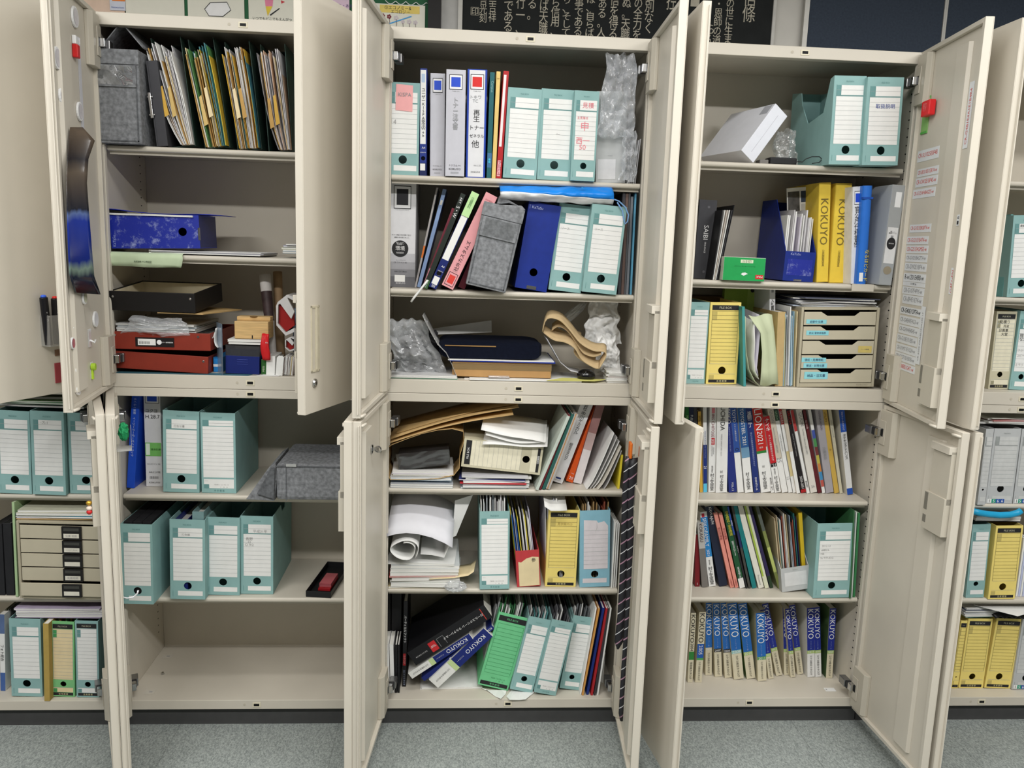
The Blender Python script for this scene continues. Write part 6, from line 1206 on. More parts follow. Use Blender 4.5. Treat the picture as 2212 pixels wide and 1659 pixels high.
# ================================================================ fourth cabinet, lower: catalogues
S1, S2, S3 = .763, .434, .0915
cm = lambda *c: mat(c, .42, 0, .03)
MRK = '村上文房堂'
def row(Zn, sz, tag_, items, d=.2, hmax=.29, lim=(.092, .106)):
    for it in items:
        bl, br, tl, lb, m, segs, tx = it[:7]; kw = dict(it[7]) if len(it) > 7 else {}
        kw.setdefault('h', hmax); kw.setdefault('d', d)
        book(Zn, bl, br, tl, sz, lb + tag_, m, segs, tx, lim=lim, **kw)
WH = cm(230, 230, 228)
def mur(z0=.03, z1=.32): return (z0, z1, MRK, INK, 'v', .3, .72)
U1 = ', upper shelf, lower fourth cupboard'
row('J', S1, U1, [
 ((128, 640), (150, 640), (116, 110), 'dark green catalogue next to the door', cm(40, 110, 50), (), [(.7, .95, 'Natural', cm(180, 220, 150), 'r', .2, .8)], dict(y=.1)),
 ((152, 640), (180, 640), (138, 110), 'dark navy catalogue with small white letters', cm(28, 36, 66), (), [(.75, .97, 'FUJI', W_INK, 'r', .25, .8)], dict(y=.1)),
 ((182, 640), (204, 640), (166, 112), 'charcoal catalogue between the navy and ochre ones', cm(60, 60, 62), (), (), dict(y=.1)),
 ((206, 640), (225, 640), (194, 112), 'ochre yellow catalogue with dark letters', cm(206, 166, 70), (), [(.8, .97, 'UTILITY', INK, 'r', .25, .75)], dict(y=.1, h=.27)),
 ((228, 640), (251, 641), (226, 112), 'white and navy furniture catalogue with light blue foot', WH, [(.1, .55, cm(30, 50, 120)), (.0, .1, cm(90, 190, 226))], [(.33, .78, 'OFFICE FURNITURE CATALOG', cm(120, 130, 170), 'r', .3, .7), (.26, .32, '21', W_INK, 'r', .2, .8)]),
 ((259, 641), (301, 641), (268, 110), 'white catalogue with pink logo and red year label', WH, [(.55, .63, cm(196, 40, 50), .3, .8), (.91, .97, cm(220, 130, 140), .3, .75)], [(.64, .9, 'IRIS CHITOSE', cm(130, 40, 60), 'r', .3, .7), (.56, .62, '2021', W_INK, 'r', .35, .75), (.42, .54, 'GENERAL\nCATALOGUE', GREY, 'r', .3, .75), mur(.02, .22), (.23, .31, '株式会社', INK, 'v', .4, .62)]),
 ((304, 645), (374, 645), (314, 112), 'thick white catalogue with large black letters', WH, (), [(.72, .99, 'UCHIDA', INK, 'r', .22, .6), (.43, .68, 'OFFICE LINEUP 2021 vol.71', GREY, 'r', .35, .5), mur(.02, .21), (.22, .27, '株式\n会社', INK, 'h', .35, .6)]),
 ((386, 643), (436, 644), (356, 114), 'navy catalogue with white lettering and volume mark', cm(36, 48, 120), (), [(.8, .97, 'TOKIO', W_INK, 'r', .3, .75), (.48, .76, 'FURNITURE CATALOG 2020-2021', cm(150, 160, 210), 'r', .35, .6), (.02, .12, 'VOL.13', W_INK, 'r', .35, .7)]),
 ((440, 644), (479, 645), (392, 115), 'blue over white catalogue beside the navy one', WH, [(.47, 1, cm(50, 84, 160))], [(.82, .97, 'TOYO', W_INK, 'r', .25, .75), (.6, .8, 'オフィス家具カタログ', W_INK, 'r', .3, .7), (.48, .53, 'O', INK, 'h', .2, .8)]),
 ((486, 646), (537, 646), (436, 115), 'blue over white steel furniture catalogue', WH, [(.41, .53, cm(110, 150, 180)), (.53, .99, cm(44, 90, 150))], [(.68, .98, 'TOYOSTEEL', W_INK, 'r', .25, .75), (.56, .66, '2021', W_INK, 'r', .3, .7), mur(.04, .24)]),
 ((542, 645), (581, 646), (486, 118), 'navy catalogue with white vertical lettering', cm(36, 52, 116), (), [(.76, .96, '演鋼二丁', W_INK, 'v', .3, .7), (.3, .72, '官公庁向業務用事務用家具総合カタログ', cm(170, 180, 220), 'r', .35, .65), (.03, .18, 'ENSHITU-16', W_INK, 'r', .3, .75)]),
 ((585, 645), (646, 645), (528, 115), 'red over white catalogue with big white letters and year', WH, [(.46, .49, cm(50, 130, 60)), (.49, .99, cm(196, 44, 38))], [(.73, .98, 'LION', W_INK, 'r', .2, .8), (.57, .72, '2021', W_INK, 'r', .3, .7), (.5, .56, '総合', W_INK, 'h', .3, .7), mur(.04, .25), (.27, .34, '株式\n会社', INK, 'h', .4, .65)]),
 ((648, 645), (668, 646), (566, 118), 'thin red and white catalogue beside the big red one', WH, [(.55, 1, cm(200, 70, 60))], [(.02, .2, '株式会社 村上', INK, 'v', .2, .8)]),
 ((670, 645), (711, 646), (598, 180), 'red catalogue with white lettering and black year block', WH, [(.39, 1, cm(190, 36, 44)), (.34, .39, cm(20, 20, 22), .05, .95)], [(.8, .98, 'ナイキ', W_INK, 'v', .2, .75), (.42, .76, 'オフィス家具総合カタログ', W_INK, 'r', .4, .65), (.345, .385, "'21", W_INK, 'h', .2, .8), mur(.02, .22), (.24, .32, '株式会社', INK, 'v', .35, .65)], dict(h=.262)),
 ((714, 645), (752, 645), (622, 120), 'cream catalogue with grey letters and volume 25', cm(206, 196, 180), [(0, .4, WH)], [(.83, .98, 'QUON', GREY, 'r', .25, .7), (.45, .8, 'Furniture Collection 2020-2021', GREY, 'r', .35, .6), (.36, .42, '25', GREY, 'r', .3, .7)]),
 ((755, 644), (781, 645), (660, 122), 'white catalogue with dark green head', WH, [(.86, 1, cm(40, 60, 50))], [(.87, .98, 'GREEN', cm(150, 190, 150), 'r', .25, .75), (.45, .75, 'FURNITURE PLANNING', GREY, 'r', .3, .6), (.15, .2, '13', GREY, 'r', .3, .7)]),
 ((784, 644), (803, 645), (692, 122), 'white catalogue with red head beside the dark green one', WH, [(.82, 1, cm(190, 40, 44)), (.2, .5, cm(206, 190, 140))], [(.83, .98, 'OKAMURA', W_INK, 'r', .25, .75)]),
 ((806, 643), (829, 644), (716, 124), 'white catalogue before the black one', cm(206, 196, 180), [(0, .5, WH)], (), dict(y=.1)),
 ((833, 645), (868, 646), (732, 124), 'black catalogue with red foot and white year', cm(34, 30, 32), [(.0, .04, cm(170, 30, 36))], [(.82, .98, 'DELICTA', cm(190, 40, 40), 'r', .2, .75), (.35, .8, 'NURSERY & WELFARE Collection', cm(170, 170, 170), 'r', .4, .62), (.05, .2, '2020-2021', W_INK, 'r', .3, .75)]),
 ((870, 644), (889, 645), (766, 124), 'thin white and red catalogue right of the black one', WH, [(.75, 1, cm(176, 60, 60))], [(.03, .2, '株式会社', INK, 'v', .25, .75)], dict(y=.1)),
 ((892, 643), (935, 644), (800, 124), 'white catalogue with grey letters and volume 26', cm(222, 218, 210), (), [(.8, .96, 'QUON', GREY, 'r', .3, .68), (.45, .78, 'Furniture Collection 2021-2022', GREY, 'r', .4, .62), (.05, .1, '26', GREY, 'h', .25, .75)]),
 ((938, 641), (963, 642), (836, 126), 'dark maroon catalogue with pale letters', cm(96, 34, 40), (), [(.7, .95, 'by noda', cm(200, 170, 170), 'r', .3, .7)]),
 ((965, 641), (985, 642), (876, 128), 'rainbow striped catalogue beside the maroon one', WH, [(.66, .76, cm(70, 90, 170)), (.56, .66, cm(80, 150, 90)), (.36, .46, cm(190, 180, 80)), (.26, .36, cm(200, 130, 70)), (.16, .26, cm(70, 140, 190)), (.08, .16, cm(190, 90, 80)), (.46, .56, cm(120, 60, 60))], ()),
 ((988, 648), (1036, 648), (918, 128), 'grey-lilac catalogue with small letters', cm(170, 166, 172), (), [(.75, .97, 'LEONA AI RERI', cm(110, 100, 120), 'r', .3, .62), (.4, .55, '介護用品', GREY, 'r', .3, .6)]),
 ((1040, 642), (1070, 642), (962, 128), 'mustard yellow catalogue at the right of the row', cm(206, 172, 84), (), [(.85, .97, 'UTILITY', cm(120, 90, 40), 'r', .25, .7), (.5, .55, '25', cm(120, 90, 40), 'h', .3, .7)]),
 ((1073, 641), (1093, 642), (1002, 130), 'cream catalogue right of the mustard one', cm(206, 200, 176), (), [(.65, .9, 'OFFICE CATALOGUE', GREY, 'r', .25, .7)]),
 ((1118, 660), (1155, 662), (1064, 135), 'white and blue catalogue leaning at the end of the row', cm(224, 224, 224), [(.74, 1, cm(40, 84, 176)), (.0, .075, cm(40, 84, 176))], [(.76, .98, 'プロフィールカタログ', W_INK, 'r', .3, .7), (.42, .72, 'タテヤマアドバンス', INK, 'v', .25, .8)], dict(side=cm(206, 202, 190)))])
row('J', S2, ', middle shelf, lower fourth cupboard', [
 ((176, 1222), (206, 1223), (178, 900), 'dark red book next to the door', cm(120, 26, 34), (), [(.03, .08, 'vol.7', W_INK, 'r', .2, .8)], dict(h=None)),
 ((219, 1230), (259, 1230), (189, 830), 'grey catalogue with dark head', cm(120, 116, 112), [(.6, 1, cm(186, 184, 180))], [(.7, .98, 'KOKAGU', cm(70, 40, 40), 'r', .3, .7)], dict(h=None)),
 ((263, 1226), (306, 1226), (206, 766), 'white and sky-blue catalogue with big white letters', WH, [(.4, .93, cm(40, 130, 196)), (.93, .98, cm(190, 40, 60), .2, .6)], [(.54, .92, 'SEIKOFAMILY', W_INK, 'r', .22, .8), (.42, .5, '2021', W_INK, 'r', .3, .7), mur(.03, .27), (.29, .36, '株式会社', INK, 'v', .35, .65)], dict(h=None)),
 ((328, 1223), (381, 1224), (238, 730), 'wide dark navy catalogue with white letters at its top', cm(34, 40, 60), (), [(.78, .99, 'KAWAJUN', W_INK, 'r', .3, .7)], dict(h=None)),
 ((396, 1233), (421, 1234), (291, 770), 'left one of two salmon pink books', cm(226, 146, 132), (), [(.02, .12, 'CHERRY', cm(140, 60, 60), 'r', .3, .7), (.6, .85, '官公庁便覧', cm(160, 80, 80), 'r', .3, .7)], dict(h=None)),
 ((425, 1233), (448, 1234), (322, 772), 'right one of two salmon pink books', cm(226, 146, 132), (), [(.02, .12, 'CHERRY', cm(140, 60, 60), 'r', .3, .7), (.6, .85, '官公庁便覧', cm(160, 80, 80), 'r', .3, .7)], dict(h=None)),
 ((453, 1236), (488, 1236), (345, 730), 'dark green catalogue with yellow lettering', cm(34, 84, 52), [(.0, .12, WH)], [(.6, .98, '安全用品・安全標識', cm(216, 206, 70), 'v', .2, .8), (.4, .58, '総合カタログ20', W_INK, 'v', .3, .7), (.1, .26, '◎日本緑十字社', W_INK, 'v', .3, .72)], dict(h=None)),
 ((492, 1238), (504, 1239), (374, 732), 'thin black catalogue with blue head', cm(36, 38, 42), [(.66, 1, cm(50, 80, 160))], [(.66, .95, 'PROFILE', W_INK, 'r', .2, .8), (.35, .62, 'キャビネット', W_INK, 'r', .2, .8)], dict(h=None)),
 ((508, 1241), (524, 1243), (400, 732), 'thin charcoal catalogue left of the teal one', cm(70, 70, 66), [(.5, .7, cm(40, 46, 90))], (), dict(h=None)),
 ((531, 1244), (560, 1246), (412, 730), 'teal catalogue leaning in the row', cm(30, 124, 126), (), (), dict(h=None)),
 ((570, 1243), (606, 1244), (436, 730), 'cream white catalogue right of the teal one', cm(224, 222, 210), (), [(.04, .16, 'Provence', GREY, 'r', .3, .7)], dict(h=None)),
 ((610, 1240), (637, 1241), (480, 730), 'lime green edged catalogue', cm(214, 216, 190), [(.15, 1, cm(160, 186, 70), 0, .45)], (), dict(h=None)),
 ((642, 1235), (664, 1236), (504, 732), 'dark violet catalogue leaning near the grey box', cm(50, 42, 80), [(.0, .15, cm(40, 60, 40))], (), dict(h=None)),
 ((690, 1255), (712, 1258), (548, 745), 'olive green sleeve leaning against the low grey box', cm(130, 140, 80), [(.2, .5, cm(180, 190, 110)), (.7, 1, cm(90, 96, 90))], (), dict(h=None, name='folder'))], hmax=.29)
# low-front grey box with magazines
r, M, w, h, d = fbox('J', (716, 1253), (893, 1261), (705, 1095), S2, 'pale grey file box with a low front packed with thin magazines' + C3, col='gray', style='plain', hole=False, d=.27, h=.25, low=.082, lim=(-.01, .08))
b = MB(); b.rect(.12 * w, .018, .9 * w, .066, mat((214, 214, 214), .6), -.0006); b.text('FILE BOX', .42 * w, .071, .6 * w, .076, GREY, 0, -.0007); b.build('label', r)
mg = [('white', WHITE), ('navy', cm(40, 44, 90)), ('grey', cm(150, 150, 150)), ('dark green', cm(50, 80, 64)), ('white', WHITE), ('pale blue', cm(170, 190, 206)), ('beige', cm(196, 180, 150)), ('rust', cm(170, 90, 70)), ('teal', cm(60, 130, 130)), ('cream', CREAM), ('black', cm(40, 40, 44))]
sheets(M, .003, w - .02, .012, .22, .004, (.235, .262), mg, 20, '%s thin magazine packed in the low-fronted grey box' + C3, 'magazines in the grey box', seed=44, name='magazine', lean=-.02)
b = MB(); b.box((w - .018, .014, .004), (w - .006, .22, .262), cm(206, 176, 40)); o = b.build('magazine'); o.matrix_world = M; tag(o, 'thick yellow magazine at the right end of the low-fronted grey box' + C3, 'magazine')
fbox('J', (905, 1287), (1128, 1297), (937, 826), S2, 'teal file box with pencil notes at the right of the middle shelf' + C3, notes=[('2012.12', .12, .69, .42, .715, PENCIL), ('人材ビル', .12, .635, .38, .66, INK), ('NB', .12, .585, .24, .61, PENCIL), ('5s TITUDG', .12, .53, .5, .555, PENCIL)])
for i, (x0, x1, xt, yt, m, lb) in enumerate(((1133, 1140, 1158, 755, cm(60, 110, 70), 'thin dark green folder'), (1142, 1150, 1172, 770, cm(206, 214, 206), 'thin pale folder'), (1152, 1166, 1184, 780, cm(60, 130, 80), 'thin bright green folder'))):
    book('J', (x0, 1300), (x1, 1301), (xt, yt), S2, lb + ' right of the teal file box, middle shelf' + C3, m, y=.015 + .006 * i, d=.2, name='folder', cat='folder')
# bottom row of yearly catalogues
KB, KL = cm(34, 48, 140), cm(40, 104, 180); LGR = cm(170, 196, 110); CRM = cm(214, 206, 180)
def kok(bl, br, tl, yr, sub, head=KB, band=LGR, paper=CRM, yk=.40, extra='', y=None, side=None, h=None, g=None):
    lbl = '%s yearly catalogue from the door on the cupboard floor, fourth cabinet%s' % (sub, extra)
    book('K', bl, br, tl, S3, lbl, paper, [(yk, 1, head), (yk - .045, yk, band)], [(.56, .98, 'KOKUYO', W_INK, 'r', .12, .88, 1), (yk + .02, .53, 'ファニチャー編', cm(150, 170, 220), 'r', .35, .65), (yk - .04, yk - .005, yr, W_INK if yr else INK, 'h', .1, .9), (.03, yk - .07, 'コクヨ総合カタログ', INK, 'r', .25, .75)], d=.21, y=y, side=side or paper, h=h, group=g, lim=(-.01, .15))
book('K', (134, 642), (166, 643), (156, 212), S3, 'white yearly catalogue with black lettering and green block, next to the door, cupboard floor', CRM, [(.33, .45, cm(50, 130, 60))], [(.58, .98, 'KOKUYO', INK, 'r', .1, .85, 1), (.46, .57, '2004', INK, 'r', .2, .8), (.05, .3, '学校用カタログ', INK, 'r', .25, .75)], d=.21, lim=(-.01, .1))
book('K', (180, 656), (222, 656), (207, 218), S3, 'yearly catalogue with white upper letters over a blue year block, second from the door', CRM, [(.35, .55, cm(40, 90, 170)), (.32, .35, cm(80, 160, 90))], [(.57, .98, 'KOKUYO', INK, 'r', .1, .85, 1), (.4, .53, '2005', W_INK, 'r', .2, .8), (.03, .3, 'コクヨ総合カタログ', INK, 'r', .25, .75)], d=.21, lim=(-.01, .1))
kok((240, 657), (281, 657), (242, 208), '2006', 'third', KL, CRM, yk=.385)
kok((300, 666), (345, 667), (285, 210), '2007', 'fourth', KL, cm(40, 40, 42), yk=.385)
kok((361, 673), (407, 674), (333, 208), '2008', 'fifth', KL, cm(50, 50, 54), yk=.385)
kok((418, 683), (480, 684), (374, 212), '2009', 'sixth', KL, cm(150, 196, 190), yk=.385)
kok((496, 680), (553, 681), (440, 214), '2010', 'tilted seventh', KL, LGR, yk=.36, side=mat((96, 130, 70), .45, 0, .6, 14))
kok((566, 690), (621, 694), (552, 268), '2011', 'eighth', KL, cm(90, 150, 80), yk=.36, extra=', standing forward')
kok((632, 668), (666, 669), (580, 240), '2012', 'ninth, half hidden', KB, LGR, yk=.37, y=.12)
kok((679, 661), (720, 662), (590, 216), '2013', 'tenth', KB, LGR, yk=.39)
kok((728, 655), (765, 656), (718, 235), '2014', 'eleventh', KB, LGR, yk=.39)
kok((771, 640), (802, 641), (735, 214), '2015', 'twelfth', KB, LGR, yk=.39, y=.13)
kok((811, 642), (850, 643), (758, 214), '2016', 'thirteenth', KB, LGR, yk=.39)
kok((872, 668), (918, 669), (868, 240), '2017', 'white-footed fourteenth', KB, LGR, WH, yk=.39)
kok((921, 667), (960, 668), (910, 236), '2018', 'white-footed fifteenth', KB, LGR, WH, yk=.39)
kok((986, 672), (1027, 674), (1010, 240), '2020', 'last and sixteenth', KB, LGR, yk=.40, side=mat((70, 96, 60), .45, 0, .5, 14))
p = PZ('K', 1010, 745, S3); b = MB(); b.box((-.018, -.011, 0), (.018, .011, .0006), WHITE); b.box((-.014, -.004, .0006), (-.01, .004, .0009), PENCIL); o = b.build('card'); o.matrix_world = Matrix.Translation((p.x, p.y, S3 + .0005)); tag(o, 'small white card lying near the right wall of the cupboard floor' + C3, 'card')
# ================================================================ rightmost cabinet (c4)
C4 = ', rightmost cabinet'
S1, S2, S3 = 1.783, 1.430, 1.133
fbox('M', (560, 1155), (800, 1162), (624, 420), S2, 'teal file box with handwriting at the picture edge, second shelf' + C4, y=.03, notes=[('見積書 控え', .26, .85, .8, .89, INK)])
book('M', (520, 1150), (545, 1153), (598, 412), S2, 'thin teal folder left of the teal file box' + C4, mat((110, 170, 170), .5), y=.05, d=.2, name='folder', cat='folder')
fbox('I', (1990, 1345), (2115, 1351), (2046, 864), S3, 'white labelled file box with black header and handwriting' + C4, col='cream', style='K', notes=[('見積り', .15, .845, .7, .89, INK), ('丹波', .35, .795, .7, .83, INK), ('日高車', .15, .74, .7, .78, INK), ('大堂', .3, .69, .65, .73, INK)], hz=.19)
fbox('I', (2119, 1352), (2245, 1356), (2192, 866), S3, 'teal file box with lines of handwriting, beside the white labelled one' + C4, notes=[('現場\nなか', .12, .62, .5, .72, INK), ('フジ', .12, .48, .4, .53, PENCIL), ('コピー', .12, .42, .5, .46, PENCIL), ('ミラク', .12, .3, .5, .34, PENCIL)])
S1, S2, S3 = .760, .433, .0915
def stick(r, w, h):
    b = MB()
    for i, (c, t, tc) in enumerate(((WHITE, '1', INK), (mat((40, 150, 120), .5), '5', W_INK), (mat((44, 84, 160), .5), '6', W_INK), (mat((44, 84, 160), .5), '6', W_INK))):
        x = .05 * w + .16 * w * i; b.rect(x, .012 * h, x + .155 * w, .065 * h, c, -.0012); b.text(t, x + .04 * w, .018 * h, x + .115 * w, .058 * h, tc, 0, -.0016)
    b.build('number_stickers', r)
for bl, br, tl, lb, yy in (((310, 1005), (385, 1008), (395, 290), 'plain grey file box half behind the door', None), ((387, 996), (638, 999), (474, 288), 'grey file box with green top strip and number stickers', None), ((646, 996), (860, 1000), (735, 290), 'grey file box cut by the picture edge, with number stickers', None)):
    r, M, w, h, d = fbox('N', bl, br, tl, S1, lb + ', upper shelf, lower rightmost cupboard', col='gray', style='A' if w > .05 else 'A', hz=.2)
    if 'stickers' in lb:
        stick(r, w, h)
    if 'green strip' in lb:
        b = MB(); b.rect(.02 * w, .93 * h, .98 * w, .995 * h, mat((110, 186, 80), .6), -.0014); b.build('green_strip', r)
p0, p1 = PY('N', 390, 280, .03), PY('N', 751, 280, .03)
ztop = 1.0155
pile(p0.x, .8 * 2 + .12, .04, .26, S1 + .262, [(.004, WHITE, 'white paper at the bottom of the loose heap over the grey file boxes'), (.006, mat((206, 206, 204), .6), 'grey paper in the loose heap over the grey file boxes'), (.004, mat((190, 40, 46), .5), 'red folder in the loose heap over the grey file boxes'), (.004, WHITE, 'white sheet above the red folder over the grey file boxes'), (.003, mat((210, 210, 200), .5), 'topmost sheet of the heap over the grey file boxes')], '', 'document', 'loose heap over the grey boxes', 'document', .012, 51, .12)
fbox('O', (200, 484), (371, 488), (268, -207), S2, 'teal file box with white label left of the yellow one, middle shelf' + C4, hz=.19)
fbox('O', (410, 500), (664, 497), (490, -192), S2, 'yellow file box with peeling black header, middle shelf' + C4, col='yellow', style='K')
for i in range(4):
    a = PY('O', 668 + 20 * i, 492, .04); b = MB(); b.box((0, 0, 0), (.006, .2, .205 - .005 * (i % 2)), (WHITE, mat((190, 196, 224), .5))[i % 2]); o = b.build('document'); o.matrix_world = Matrix.Translation((a.x + .001, .04, S2 + .0008)); tag(o, '%s packet standing right of the yellow file box, middle shelf' % ('white', 'pale lilac')[i % 2] + C4, 'document', 'packets by the yellow box')
p0, p1 = PY('N', 292, 1180, .04), PY('N', 716, 1180, .04)
pile(p0.x, p1.x, .04, .24, S2 + .262, [(.002, BK, 'black folder under the blue tube' + C4), (.008, WHITE, 'white notebook under the blue tube' + C4), (.006, mat((186, 188, 190), .5), 'grey booklet directly under the blue tube' + C4)], '', 'booklet', None, 'booklet', .002, 4, .01)
b = MB(); pts = [PY('N', x, y, .012) for i, (x, y) in enumerate(((255, 1062), (330, 1082), (420, 1095), (520, 1104), (620, 1100), (690, 1082), (722, 1062)))]
zz = S2 + .262 + .0185
b.tube([(p.x, .012, p.z) for p in pts], .0105, mat((40, 160, 206), .25, 0, .04), 12); o = b.build('tube', smooth=True); tag(o, 'bright blue bent tube lying above the booklets, middle shelf' + C4, 'tube')
fbox('O', (66, 1338), (127, 1342), (160, 700), S3, 'yellow file box mostly hidden by the door, leftmost on the cupboard floor' + C4, col='yellow', style='K')
fbox('O', (133, 1341), (362, 1341), (228, 686), S3, 'yellow file box, middle one on the cupboard floor' + C4, col='yellow', style='K')
fbox('O', (376, 1342), (620, 1344), (494, 686), S3, 'yellow file box with a creased front, right one on the cupboard floor' + C4, col='yellow', style='K')
r, M, w, h, d = fbox('O', (634, 1350), (860, 1354), (740, 690), S3, 'grey file box with number stickers on the cupboard floor' + C4, col='gray'); stick(r, w, h)
p0, p1 = PY('O', 185, 650, .05), PY('O', 500, 650, .05)
z = pile(p0.x, p1.x, .05, .26, S3 + .263, [(.006, mat((90, 150, 140), .5), None), (.006, WHITE, None), (.007, mat((130, 140, 160), .5), None), (.006, mat((70, 80, 100), .5), None), (.005, WHITE, None)], 'magazine in the flat pile on the yellow file boxes' + C4, 'magazine', 'magazines on the yellow boxes', 'magazine', .006, 61, .08)
a, c = PY('O', 480, 690, .03), PY('O', 760, 600, .03)
b = MB(); P = [[(a.x + (c.x - a.x) * i / 12, .03 + .18 * j / 4, S3 + .267 + .012 * math.sin(math.pi * j / 4) + .008 * math.sin(i * .8) ** 2 + .002 * j) for j in range(5)] for i in range(13)]
b.grid(P, BK); o = b.build('black_pouch', solid=.004, smooth=True); tag(o, 'soft black pouch lying on the right yellow file box' + C4, 'pouch')
b = MB(); b.prism([(PY('O', 390, 560, .0).x, .06), (PY('O', 640, 655, .0).x, -.025), (1.80, .02), (1.80, .2), (1.62, .22)], 'z', S3 + .302, S3 + .3032, WHITE); o = b.build('document'); tag(o, 'white sheet jutting out over the black pouch' + C4, 'document')

# ================================================================ leftmost cabinet (c0), lower
C0 = ', leftmost cabinet'
S1, S2, S3 = .755, .427, .0915
fbox('R', (-15, 1362), (385, 1370), (-52, 372), S1, 'teal file box at the left picture edge, upper shelf' + C0)
fbox('R', (394, 1377), (792, 1384), (356, 378), S1, 'teal file box with a pencilled number, middle of three on the upper shelf' + C0, notes=[('-ス-1', .28, .85, .55, .88, PENCIL)])
fbox('R', (840, 1366), (1230, 1370), (800, 400), S1, 'teal file box partly behind the doors, right of three on the upper shelf' + C0)
pile(-1.64, -1.26, .05, .25, S1 + .262, [(.006, mat((206, 206, 210), .5), 'grey-white papers lying over the teal file boxes' + C0), (.005, WHITE, 'white papers lying over the teal file boxes' + C0), (.005, mat((150, 196, 160), .5), 'pale green folder in the papers over the teal file boxes' + C0), (.004, mat((110, 150, 90), .5), 'mid green folder in the papers over the teal file boxes' + C0), (.008, mat((96, 104, 80), .5), 'olive folder on top of the papers over the teal file boxes' + C0)], '', 'document', 'papers over the teal file boxes', 'document', .012, 71, .1)
M, w, h = fr('Q', (160, 786), (745, 800), (127, 152), S2, y=.0)
drawers(M, .258, h, .29, 'beige five-drawer unit with black label holders, middle shelf' + C0, 'holder', ['伝票 封筒', 'カタログ・発注書', '', '見積用紙', ''])
zt = M.translation.z + h; x0 = M.translation.x
pile(x0 + .002, x0 + .25, .01, .22, zt + .0008, [(.003, KRAFT, 'tan folder lowest on the drawer unit' + C0), (.003, mat((206, 206, 220), .5), 'pale lilac papers on the drawer unit' + C0), (.002, WHITE, 'white sheet on the drawer unit' + C0), (.003, mat((30, 120, 150), .5), 'teal folder on the drawer unit' + C0), (.008, mat((206, 204, 186), .6), 'thick cream papers on the drawer unit' + C0), (.008, mat((190, 190, 170), .6), 'topmost thick papers on the drawer unit' + C0)], '', 'document', 'papers on the drawer unit', 'document', .006, 73, .04)
book('Q', (128, 780), (150, 782), (95, 10), S2, 'pale green folder standing left of the drawer unit' + C0, mat((170, 196, 150), .5), d=.25, y=.02, name='folder', cat='folder')
binder('Q', (52, 776), (122, 780), (20, 190), S2, 'black binder standing left of the drawer unit' + C0, BLK, d=.25, y=.03)
binder('Q', (-20, 780), (44, 780), (-50, 200), S2, 'black binder at the left picture edge, middle shelf' + C0, BLK, d=.25, y=.03)
fbox('Q', (96, 1598), (350, 1604), (72, 966), S3, 'teal file box with a clean label on the cupboard floor' + C0)
book('Q', (362, 1640), (408, 1625), (350, 1010), S3, 'olive kraft folder standing beside the teal file box on the floor' + C0, mat((176, 150, 80), .6), d=.24, name='folder', cat='folder', lim=(-.03, .1))
fbox('Q', (424, 1602), (612, 1606), (416, 990), S3, 'bright green file box with a ragged cream label' + C0, col='lime', style='K')
M, w, h = fr('Q', (424, 1602), (612, 1606), (416, 990), S3)
sheets(M, .006, w - .006, .02, .24, .003, (h * .98, h * 1.06), [('orange', mat((190, 110, 60), .6)), ('brown', mat((130, 90, 60), .6)), ('green', mat((120, 170, 130), .6)), ('amber', mat((200, 160, 80), .6))], 6, '%s folder standing in the bright green file box' + C0, 'folders in the bright green file box', seed=77, name='folder')
fbox('Q', (625, 1606), (812, 1610), (610, 985), S3, 'teal file box with a black header partly behind the doors' + C0, style='K')
p0, p1 = PY('Q', 125, 945, .03), PY('Q', 745, 945, .03)
PUR = mat((176, 164, 186), .6)
pile(p0.x, p1.x + .03, .03, .25, S3 + .262, [(.001, PUR, 'lilac folder cover lowest of the flat stack' + C0), (.008, mat((206, 200, 214), .6), 'lower lilac paper bundle of the flat stack' + C0), (.008, mat((200, 194, 208), .6), 'second lilac paper bundle of the flat stack' + C0), (.008, mat((206, 200, 214), .6), 'third lilac paper bundle of the flat stack' + C0), (.005, mat((196, 188, 204), .6), 'fourth lilac paper bundle of the flat stack' + C0), (.0015, PUR, 'lilac folder cover on top of the flat stack' + C0)], '', 'folder', 'lilac folder stack', 'folder', .004, 75, .02)
book('Q', (0, 1485), (42, 1488), (-10, 860), S3, 'white and blue catalogue at the left picture edge, cupboard floor' + C0, WH, [(.0, .24, cm(70, 100, 160)), (.75, 1, cm(90, 110, 150))], [(.3, .7, 'フォト総合', INK, 'r', .3, .6)], y=.06)
for i in range(3): book('Q', (50 + 11 * i, 1478), (58 + 11 * i, 1478), (44 + 18 * i, 850), S3, '%s thin folder between the blue catalogue and teal box' % ('olive', 'grey-green', 'charcoal')[i] + C0, (cm(110, 114, 90), cm(120, 130, 120), cm(80, 80, 78))[i], y=.09, d=.2, name='folder', cat='folder')

